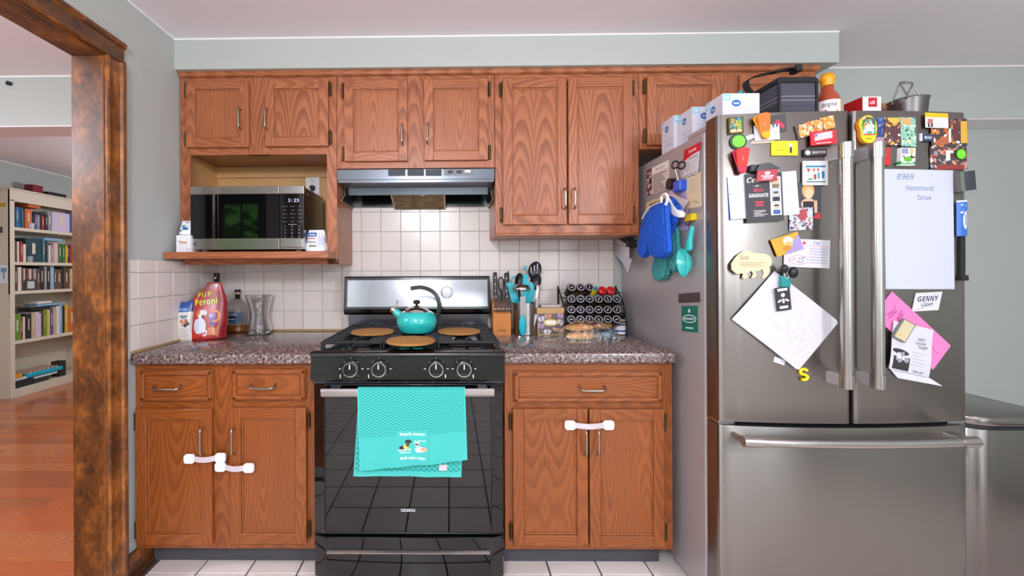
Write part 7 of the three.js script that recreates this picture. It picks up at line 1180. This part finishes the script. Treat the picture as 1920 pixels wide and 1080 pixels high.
{ // cooler bag
  const zf = 0.765, x0 = Pz(1461, 180, zf).x, x1 = Pz(1532, 180, zf).x, yT = Pz(1490, 143, zf).y, zb = Px(1413, 180, x0).z, t = thing('cooler_bag', 'dark grey plaid cooler bag with black strap on the refrigerator', 'bag');
  const pt = cv(300, 300, (c, w, h) => { fill(c, w, h, '#4a4954'); for (let i = 0; i < 900; i++) { c.fillStyle = i % 2 ? 'rgba(70,70,80,0.5)' : 'rgba(40,38,44,0.5)'; c.fillRect((i * 73) % w, (i * 41) % h, 10, 3); } c.fillStyle = 'rgba(176,172,180,0.55)'; c.fillRect(0, 66, w, 7); c.fillRect(0, 92, w, 7); c.fillRect(230, 0, 5, h); c.fillRect(60, 0, 3, h); c.fillStyle = '#b9b0a8'; for (let i = 0; i < 16; i++) c.fillRect((i * 97) % w, (i * 61) % h, 5, 7); });
  const g = bx(x0, x1, FTOP, yT - 0.02, zb, zf, 0.012, 3); uvm(g, 'y', 0.16, 0.17, 0.1, -FTOP / 0.17); part('body', g, sM({ map: pt, roughness: 0.85 }), t);
  const zp = m.rubber;
  part('lid', bx(x0 - 0.003, x1 + 0.003, yT - 0.024, yT, zb - 0.003, zf + 0.003, 0.01, 3), sM({ color: '#232227', roughness: 0.85 }), t);
  part('piping', merge([bx(x0 - 0.004, x0 + 0.005, FTOP, yT - 0.01, zf - 0.005, zf + 0.004, 0.003), bx(x1 - 0.005, x1 + 0.004, FTOP, yT - 0.01, zf - 0.005, zf + 0.004, 0.003)]), zp, t);
  const Q = (px, py) => Px(px, py, x0 - 0.012);
  const crv = new THREE.CatmullRomCurve3([Q(1408, 176), Q(1400, 164), Q(1399, 154), Q(1410, 146), Q(1430, 140), Q(1452, 135), Pz(1472, 131, zf - 0.06), Pz(1494, 129, zf - 0.06)]);
  part('strap', slab((u, v) => { const p = crv.getPoint(u); p.z += (v - 0.5) * 0.03; return p; }, 40, 2, 0.006), zp, t);
  const hk = Pz(1492, 130, zf - 0.06); part('buckle', bx(hk.x - 0.012, hk.x + 0.012, hk.y - 0.014, hk.y + 0.012, hk.z - 0.02, hk.z + 0.02, 0.004), zp, t);
  const tk = Px(1388, 172, x0 - 0.02); solo('teal_tube', new THREE.CylinderGeometry(0.012, 0.012, tk.y - FTOP, 20).translate(tk.x, (tk.y + FTOP) / 2, tk.z), col('#2a9ab0', 0.4), 'teal topped tube behind the white cartons', 'tube');
}
{ // hot sauce bottle
  const z = 0.72, c = Pz(1551, 190, z), t = thing('sauce_bottle', 'orange-brown hot sauce bottle with yellow cap on the refrigerator', 'bottle'), Q = (py) => Pz(1551, py, z).y - FTOP, W = (Pz(1571, 195, z).x - Pz(1533, 195, z).x) / 2;
  const pr = [[0, 0.002], [W * 0.94, 0.002], [W, 0.008], [W, Q(192)], [W * 0.92, Q(183)], [W * 0.6, Q(174)], [W * 0.5, Q(168)], [W * 0.52, Q(162)], [0, Q(162)]];
  part('bottle', lathe(pr, c.x, FTOP, z, 36), M({ color: '#a8401a', roughness: 0.12, clearcoat: 0.8 }), t);
  part('cap', lathe([[W * 0.48, Q(163)], [W * 0.52, Q(161)], [W * 0.52, Q(153)], [W * 0.62, Q(152)], [W * 0.62, Q(147)], [W * 0.5, Q(145)], [W * 0.5, Q(140)], [0, Q(140)]], c.x, FTOP, z, 28), col('#f0a40c', 0.35), t);
  const lt = cv(512, 150, (x, w, h) => { fill(x, w, h, '#efe6e4'); x.fillStyle = '#f0a820'; x.fillRect(340, 0, 60, h); x.fillRect(60, 0, 30, h); x.fillStyle = '#5a4a4a'; x.font = 'bold 26px sans-serif'; x.textAlign = 'center'; x.fillText('Original', 256, 34); x.fillStyle = '#d02038'; x.font = 'bold 76px sans-serif'; x.fillText('Hot', 256, 104); });
  part('label', new THREE.CylinderGeometry(W + 0.001, W + 0.001, Q(193) - 0.012, 36, 1, true, -Math.PI - 0.55).translate(c.x, FTOP + (Q(193) + 0.012) / 2, z), sM({ map: lt, roughness: 0.5, side: THREE.DoubleSide }), t);
}
{ // red and white box
  const zf = 0.75, x0 = Pz(1618, 195, zf).x, x1 = Pz(1652, 195, zf).x, yT = Pz(1635, 181, zf).y, zb = Px(1582, 192, x0).z;
  const ft = cv(200, 260, (c, w, h) => { fill(c, w, h, '#ece8e8'); c.fillStyle = '#c4182c'; c.fillRect(60, 6, 96, 60); c.fillStyle = '#f2e4e4'; c.font = 'bold 30px sans-serif'; c.fillText('café', 74, 48); c.fillStyle = '#3a2c28'; c.beginPath(); c.arc(100, 120, 22, 0, 7); c.fill(); c.fillStyle = '#c8906a'; c.fillRect(76, 140, 50, 60); c.fillStyle = '#d8b040'; c.beginPath(); c.arc(164, 190, 16, 0, 7); c.fill(); });
  const t = thing('coffee_box', 'red and white coffee box on the refrigerator', 'box');
  part('front', uvXY(bx(x0, x1, FTOP, yT, zf - 0.002, zf), x0, x1, FTOP - 0.02, yT), sM({ map: ft, roughness: 0.4 }), t);
  part('carton', bx(x0, x1, FTOP, yT, Math.max(zb, 0.5), zf - 0.002), col('#b8101e', 0.4), t);
  const r = RZ(1648, 193, 1672, 215, 0.6); solo('cardboard_box', bx(r.x0, r.x1, FTOP, r.y1, 0.5, 0.6, 0.002), col('#a9805a', 0.8), 'small brown cardboard box behind the metal pail', 'box');
}
{ // metal pail with looped handle
  const z = 0.68, c = Pz(1702, 190, z), t = thing('metal_pail', 'small grey ribbed metal pail with twin wire handles', 'pail'), Q = (py) => Pz(1702, py, z).y - FTOP, W = (Pz(1729, 192, z).x - Pz(1674, 192, z).x) / 2;
  const yt = Q(189), pr = [[0, 0.002], [W * 0.82, 0.002], [W * 0.86, yt * 0.2], [W * 0.92, yt * 0.45], [W * 0.90, yt * 0.5], [W * 0.95, yt * 0.56], [W * 0.93, yt * 0.62], [W, yt * 0.95], [W + 0.003, yt], [W - 0.001, yt], [W * 0.9, yt * 0.5], [W * 0.8, 0.006], [0, 0.006]];
  part('wall', lathe(pr, c.x, FTOP, z, 36), sM({ color: '#6d6a6a', metalness: 0.9, roughness: 0.4 }), t);
  part('lid', lathe([[0, yt + 0.012], [W * 0.55, yt + 0.01], [W * 0.9, yt + 0.004], [W * 0.98, yt], [0, yt - 0.004]], c.x, FTOP, z, 32), sM({ color: '#4a4848', metalness: 0.8, roughness: 0.5 }), t);
  const H1 = (px, py, dz) => Pz(px, py, z + dz);
  part('wire_handle', merge([tube([H1(1672, 197, 0), H1(1680, 175, 0), H1(1687, 156, 0), H1(1697, 153, 0.02), H1(1709, 155, 0.01), H1(1711, 158, 0), H1(1703, 174, 0.03), H1(1699, 184, 0.04)], 0.0028, 48, 6, false, 0.2), tube([H1(1705, 184, 0.03), H1(1688, 158, 0), H1(1697, 157, -0.02), H1(1710, 156, -0.01), H1(1722, 175, 0), H1(1731, 190, 0)], 0.0028, 48, 6, false, 0.2)]), m.steel, t);
}
{ // step bin beside the refrigerator
  const t = thing('step_bin', 'stainless step trash bin beside the refrigerator', 'trash can'), x0 = FX1 + 0.035, x1 = x0 + 0.36, z0 = 0.42, z1 = 0.83, yl = Pz(1870, 802, z1).y, yt = yl + 0.035;
  const prof = (a, b, c, d, r) => { const P = []; for (const [cx, cz, s] of [[b - r, d - r, 0], [a + r, d - r, 1], [a + r, c + r * 0.3, 2], [b - r, c + r * 0.3, 3]]) for (let i = 0; i <= 10; i++) { const an = s * Math.PI / 2 + i / 10 * Math.PI / 2; P.push([cx + r * Math.cos(an), cz + (s > 1 ? r * 0.3 : r) * Math.sin(an)]); } return P; };
  part('shell', extrY(prof(x0 + 0.006, x1 - 0.006, z0, z1 - 0.006, 0.09), 0.03, yl - 0.012, 0.001, 0.6), M({ color: '#7f7a76', metalness: 1, roughness: 0.27, anisotropy: 0.6, anisotropyRotation: Math.PI / 2 }), t);
  part('base', extrY(prof(x0, x1, z0, z1, 0.092), 0, 0.03, 0.003, 0.6), m.plasticBlack, t);
  part('liner_rim', extrY(prof(x0 + 0.003, x1 - 0.003, z0, z1 - 0.003, 0.09), yl - 0.012, yl, 0.002, 0.6), m.plasticBlack, t);
  part('lid', extrY(prof(x0, x1, z0, z1, 0.092), yl, yt, 0.008, 0.8), M({ color: '#8c8784', metalness: 1, roughness: 0.25 }), t);
  part('pedal', bx((x0 + x1) / 2 - 0.05, (x0 + x1) / 2 + 0.05, 0.012, 0.024, z1 - 0.02, z1 + 0.05, 0.004), m.plasticBlack, t);
}
// ---------------------------------------------------------------- bookcase in the far room
{
  const BF = -4.35, z1 = Px(19, 560, BF).z, z0 = z1 - 0.92, yT = Px(27, 356, BF).y, dep = 0.29, T = 0.024;
  const t = thing('bookcase', 'tall cream painted bookcase crowded with books', 'bookcase'), sh = [425.7, 491, 546, 640, 731].map((y) => Px(27, y, BF).y);
  part('side_panel', bx(BF - dep, BF, 0, yT, z1 - T, z1, 0.002), m.cream, t); part('side_panel', bx(BF - dep, BF, 0, yT, z0, z0 + T, 0.002), m.cream, t);
  part('back_panel', bx(BF - dep, BF - dep + 0.008, 0, yT, z0, z1), m.cream, t);
  part('top_rail', bx(BF - 0.02, BF + 0.002, yT - 0.115, yT, z0, z1, 0.003), m.cream, t); part('top', bx(BF - dep, BF + 0.012, yT, yT + 0.016, z0 - 0.008, z1 + 0.008, 0.003), m.cream, t);
  part('face_stile', bx(BF - 0.02, BF + 0.002, 0, yT - 0.1, z1 - 0.045, z1, 0.003), m.cream, t); part('face_stile', bx(BF - 0.02, BF + 0.002, 0, yT - 0.1, z0, z0 + 0.045, 0.003), m.cream, t);
  sh.forEach((y, i) => part('shelf', bx(BF - dep, BF, y - (i === 4 ? 0.11 : 0.032), y, z0 + T, z1 - T, 0.002), m.cream, t));
  const xf = BF - 0.03, mats = new Map(), bm = (k) => { if (!mats.has(k)) mats.set(k, col(k, 0.6)); return mats.get(k); };
  const cname = { b: ['#2a5f8a', 'blue'], t: ['#2f6f7c', 'teal'], n: ['#5b4030', 'brown'], k: ['#23201f', 'black'], r: ['#a02430', 'red'], w: ['#d8d2c8', 'white'], g: ['#2f6a3a', 'green'], l: ['#5f8a2a', 'light green'], y: ['#c9a82a', 'yellow'], o: ['#c8642a', 'orange'], p: ['#5a4a7a', 'purple'], d: ['#1f3f48', 'dark green'], s: ['#8a8a90', 'grey'], c: ['#b8a684', 'tan'], v: ['#c8b8d0', 'lilac'], i: ['#d8a8a8', 'pink'], u: ['#7fa8c8', 'pale blue'] };
  const ord = ['topmost', 'second', 'third', 'fourth', 'bottom'];
  const book = (j, a, b, top, k, L, i, depth = 0.19) => {   // spine from pixel a to b on the shelf front
    const za = Px(a, top, xf).z, zb = Px(b, top, xf).z, y1 = Px((a + b) / 2, top, xf).y, y0 = sh[j], d = depth * rr(0.9, 1.1), x1 = xf + rr(-0.008, 0.008);
    if (y1 - y0 < 0.01) return;
    const t = thing('book', (b - a < 4.5 ? 'thin ' : b - a > 9 ? 'wide ' : '') + cname[k][1] + ' book ' + (i && L[i + 1] ? 'between ' + cname[L[i - 1][3]][1] + ' and ' + cname[L[i + 1][3]][1] + ' ones' : 'at the end') + ' on the ' + ord[j] + ' bookcase shelf', 'book', 'books on the ' + ord[j] + ' bookcase shelf');
    const Z0 = Math.min(za, zb) + 0.0008, Z1 = Math.max(za, zb) - 0.0008;
    part('cover', bx(x1 - d, x1, y0, y1, Z0, Z1, Math.min(0.003, (Z1 - Z0) * 0.3), 1), bm(cname[k][0]), t);
    part('pages', bx(x1 - d + 0.003, x1 - 0.004, y1 - 0.002, y1 + 0.0006, Z0 + (Z1 - Z0) * 0.12, Z1 - (Z1 - Z0) * 0.12), m.paper, t);
    if (b - a > 4) part('title', bx(x1 - 0.001, x1 + 0.0008, mix(y0, y1, 0.35), mix(y0, y1, 0.8), mix(Z0, Z1, 0.4), mix(Z0, Z1, 0.6)), bm('#cfc6b0'), t);
  };
  const flat = (j, a, b, ya, yb, k) => { const za = Px(a, ya, xf).z, zb = Px(b, ya, xf).z, y1 = Px((a + b) / 2, ya, xf).y, y0 = Px((a + b) / 2, yb, xf).y, t = thing('book', cname[k][1] + ' book lying flat on others on the ' + ord[j] + ' bookcase shelf', 'book', 'flat books on the ' + ord[j] + ' bookcase shelf'); part('cover', bx(xf - 0.15, xf - 0.004, y0, y1, Math.min(za, zb), Math.max(za, zb), 0.002, 1), bm(cname[k][0]), t); };
  // topmost shelf
  [[28, 35, 388, 'b'], [35, 39, 389, 't'], [39, 43, 390, 'b'], [43, 47, 396, 'n'], [47, 60, 392, 'o'], [60, 64, 406, 'k'], [64, 69, 402, 'p'], [69, 74, 403, 's'], [74, 78, 404, 'k'], [78, 83, 404, 'r'], [83, 89, 402, 'k'], [89, 98, 397, 's'], [98, 131, 399, 'v'], [131, 142, 400, 'b']].forEach((b, i, L) => book(0, ...b, L, i));
  flat(0, 54, 77, 383.5, 390, 'o');
  [[27, 31, 452, 'n'], [31, 35, 453, 'w'], [35, 38, 455, 'r'], [38, 43, 453, 'r'], [43, 48, 458, 'w'], [49, 79, 447, 'd'], [79, 84, 449, 't'], [84, 88, 452, 'k'], [88, 92, 455, 's'], [92, 96, 460, 'w'], [96, 102, 458, 's'], [102, 110, 456, 'i'], [110, 117, 457, 'g'], [117, 122, 458, 'g'], [122, 126, 460, 'y'], [126, 131, 459, 'k'], [131, 142, 459, 'r']].forEach((b, i, L) => book(1, ...b, L, i));
  flat(1, 84, 118, 447, 452, 'u');
  [[26, 33, 500, 'n'], [33, 40, 501, 'w'], [40, 44, 502, 'n'], [44, 49, 503, 'c'], [49, 53, 503, 'n'], [53, 58, 504, 'i'], [58, 62, 504, 'n'], [62, 68, 504, 's'], [68, 74, 504, 'n'], [74, 82, 499, 'k'], [82, 87, 500, 's'], [87, 94, 500, 'k'], [94, 101, 499, 'u'], [101, 107, 504, 'n'], [107, 117, 505, 'n'], [117, 121, 500, 'k'], [121, 131, 504, 'n'], [131, 142, 504, 'c']].forEach((b, i, L) => book(2, ...b, L, i));
  [[24, 39, 590, 'l'], [39, 44, 595, 'r'], [44, 48, 594, 'w'], [48, 58, 588, 'k'], [58, 66, 586, 'c'], [66, 74, 585, 'v'], [74, 78, 587, 'v'], [78, 82, 584, 'n'], [82, 87, 581, 'l'], [87, 91, 580, 'y'], [91, 94, 581, 'w'], [94, 100, 578, 'p'], [100, 106, 577, 'c'], [106, 112, 574, 'w'], [112, 118, 572, 'u'], [118, 121, 573, 'k'], [121, 127, 571, 'y'], [127, 142, 576, 'o']].forEach((b, i, L) => book(3, ...b, L, i));
  flat(3, 60, 96, 577, 581, 'k'); flat(3, 70, 116, 569, 573, 'u'); flat(3, 70, 98, 565, 569, 'w');
  { // games stacked on the bottom shelf
    const y = sh[4], gx = (a, py) => Px(a, py, xf).z, box2 = (a, b, h0, h1, k, lab, x = xf, d = 0.22) => solo('game_box', bx(x - d, x, y + h0, y + h1, Math.min(gx(a, 720), gx(b, 720)), Math.max(gx(a, 720), gx(b, 720)), 0.003), bm(k), lab, 'box');
    box2(22, 62, 0, 0.075, '#23252c', 'black flat box under the game board on the bottom bookcase shelf'); box2(64, 92, 0, 0.05, '#30323a', 'dark box beside the black one on the bottom bookcase shelf'); box2(22, 56, 0.075, 0.098, '#c8d0d8', 'white tray on the black box on the bottom bookcase shelf'); box2(64, 108, 0.05, 0.07, '#d8dade', 'white folded papers on the bottom bookcase shelf'); box2(112, 124, 0, 0.17, '#2c2422', 'dark framed picture at the end of the bottom bookcase shelf', xf, 0.1); box2(24, 42, 0.1, 0.14, '#d8961c', 'orange toy on the bottom bookcase shelf', xf, 0.08);
    const za = gx(50, 700), zb = gx(117, 700), tr = thing('toy_tray', 'bright turquoise tray holding a striped game board', 'tray');
    part('tray', bx(xf - 0.2, xf + 0.012, y + 0.075, y + 0.12, Math.min(za, zb), Math.max(za, zb), 0.012, 3), col('#1aa8c0', 0.35), tr);
    part('board', bx(xf - 0.2, xf - 0.01, y + 0.118, y + 0.13, Math.min(za, zb) + 0.02, Math.max(za, zb) + 0.01, 0.002), sM({ roughness: 0.6, map: cv(256, 128, (c, w, h) => { for (let i = 0; i < 16; i++) { c.fillStyle = ['#c8ae94', '#a05a4a', '#d8ccc0', '#7a5a50'][i % 4]; c.fillRect(i * 16, 0, 16, h); } }) }), tr);
  }
  { // photo frame, cups and trinkets
    const f = Px(57, 531, xf + 0.012), t = thing('framed_picture', 'small dark framed picture before the books on the third shelf', 'picture'); part('frame', bx(xf + 0.008, xf + 0.018, sh[2], sh[2] + 0.115, f.z - 0.055, f.z + 0.055, 0.003), bm('#3a302c'), t); part('picture', bx(xf + 0.017, xf + 0.0188, sh[2] + 0.02, sh[2] + 0.095, f.z - 0.037, f.z + 0.037), bm('#b9c2c4'), t);
    for (const [j, px, k, lab] of [[0, 60, '#c8c4cc', 'small white mug before the books on the topmost shelf'], [1, 57, '#9aa8a8', 'small grey glass before the books on the second shelf']]) { const p = Px(px, 440, xf + 0.01); solo('small_cup', lathe([[0, 0.001], [0.024, 0.001], [0.028, 0.06], [0.025, 0.06], [0.022, 0.004], [0, 0.004]], xf + 0.0, sh[j], p.z, 20), bm(k), lab, 'cup'); }
  }
  { const a = Px(62, 350, BF - 0.1).z, b = Px(81, 350, BF - 0.1).z, yy = yT + 0.016; solo('red_tin', bx(BF - 0.2, BF - 0.1, yy, yy + 0.1, Math.min(a, b), Math.max(a, b), 0.004), bm('#7a1a2c'), 'dark red box on top of the cream bookcase', 'box'); const c = Px(84, 366, BF - 0.1).z, d = Px(119, 366, BF - 0.1).z; solo('black_case', bx(BF - 0.2, BF - 0.06, yy, yy + 0.05, Math.min(c, d), Math.max(c, d), 0.012, 3), bm('#1c1a1c'), 'black case lying on top of the cream bookcase', 'case'); }
  { // things stuck to the bookcase side
    const q = (px, py) => Pz(px, py, z1 + 0.002), p1 = q(4, 384), p2 = q(2, 431), a = q(-14, 497), b = q(14, 531);
    solo('yellow_tag', bx(p1.x - 0.05, p1.x + 0.035, p1.y - 0.02, p1.y + 0.02, z1, z1 + 0.004, 0.002), bm('#b8961c'), 'yellow tag stuck on the side of the bookcase', 'tag');
    solo('side_clip', bx(p2.x - 0.02, p2.x + 0.014, p2.y - 0.03, p2.y + 0.03, z1, z1 + 0.008, 0.003), bm('#4a4038'), 'small dark clip on the side of the bookcase', 'clip');
    solo('child_picture', uvXY(bx(a.x, b.x, b.y, a.y, z1, z1 + 0.0015), a.x, b.x, b.y, a.y), sM({ roughness: 0.7, map: cv(128, 128, (c, w, h) => { fill(c, w, h, '#e2e6ea'); c.fillStyle = '#6a9ac0'; c.fillRect(70, 20, 50, 30); c.fillRect(88, 48, 14, 50); }) }), 'white paper with blue figure taped to the bookcase side', 'paper');
  }
}
// ---------------------------------------------------------------- dining table and chairs added behind the camera to darken reflections in the steel
{
  const t = thing('added_dining_table', 'added unseen dark wooden dining table before the patio door', 'table'), x0 = 1.15, x1 = 2.75, z0 = 3.0, z1 = 3.8;
  part('table_top', darkU(bx(x0, x1, 0.72, 0.755, z0, z1, 0.008), 'x'), m.dark, t); part('apron', darkU(bx(x0 + 0.08, x1 - 0.08, 0.63, 0.72, z0 + 0.08, z1 - 0.08), 'x'), m.dark, t);
  for (const [x, z] of [[x0 + 0.07, z0 + 0.07], [x1 - 0.14, z0 + 0.07], [x0 + 0.07, z1 - 0.14], [x1 - 0.14, z1 - 0.14]]) part('leg', darkU(bx(x, x + 0.07, 0, 0.72, z, z + 0.07, 0.006)), m.dark, t);
  [[1.4, 2.82, 'added unseen dark wooden chair at the table end toward the kitchen'], [2.2, 2.82, 'added unseen dark wooden chair at the table end toward the wall']].forEach(([x, z, lab]) => {
    const c = thing('added_dining_chair', lab, 'chair', 'added chairs at the dining table');
    part('seat', darkU(bx(x, x + 0.42, 0.43, 0.46, z - 0.2, z + 0.22, 0.01), 'z'), m.dark, c);
    for (const dx of [0.01, 0.37]) { part('leg', darkU(bx(x + dx, x + dx + 0.04, 0, 0.95, z - 0.2, z - 0.16, 0.005)), m.dark, c); part('leg', darkU(bx(x + dx, x + dx + 0.04, 0, 0.43, z + 0.17, z + 0.21, 0.005)), m.dark, c); }
    for (const y of [0.6, 0.72, 0.86]) part('back_slat', darkU(bx(x + 0.04, x + 0.38, y, y + 0.06, z - 0.19, z - 0.17, 0.004), 'x'), m.dark, c);
  });
}
// ---------------------------------------------------------------- finish: every thing stands at its own base
for (const o of [...scene.children]) {
  if (!o.userData.category || o.isLight) continue;
  const b = new THREE.Box3().setFromObject(o); if (b.isEmpty()) continue;
  const P = new V3((b.min.x + b.max.x) / 2, b.min.y, (b.min.z + b.max.z) / 2);
  if (o.isGroup) { for (const c of o.children) c.position.sub(P); o.position.add(P); } else if (!o.children.length) { o.geometry = o.geometry.clone().translate(-P.x, -P.y, -P.z); o.position.add(P); }
}
delete scene.userData.shelfTop; delete scene.userData.shelfZ; delete scene.userData.handle; delete scene.userData.grateY;
scene.traverse((o) => { if (o.isMesh) { o.castShadow = o.receiveShadow = true; } });
renderer.render(scene, camera);
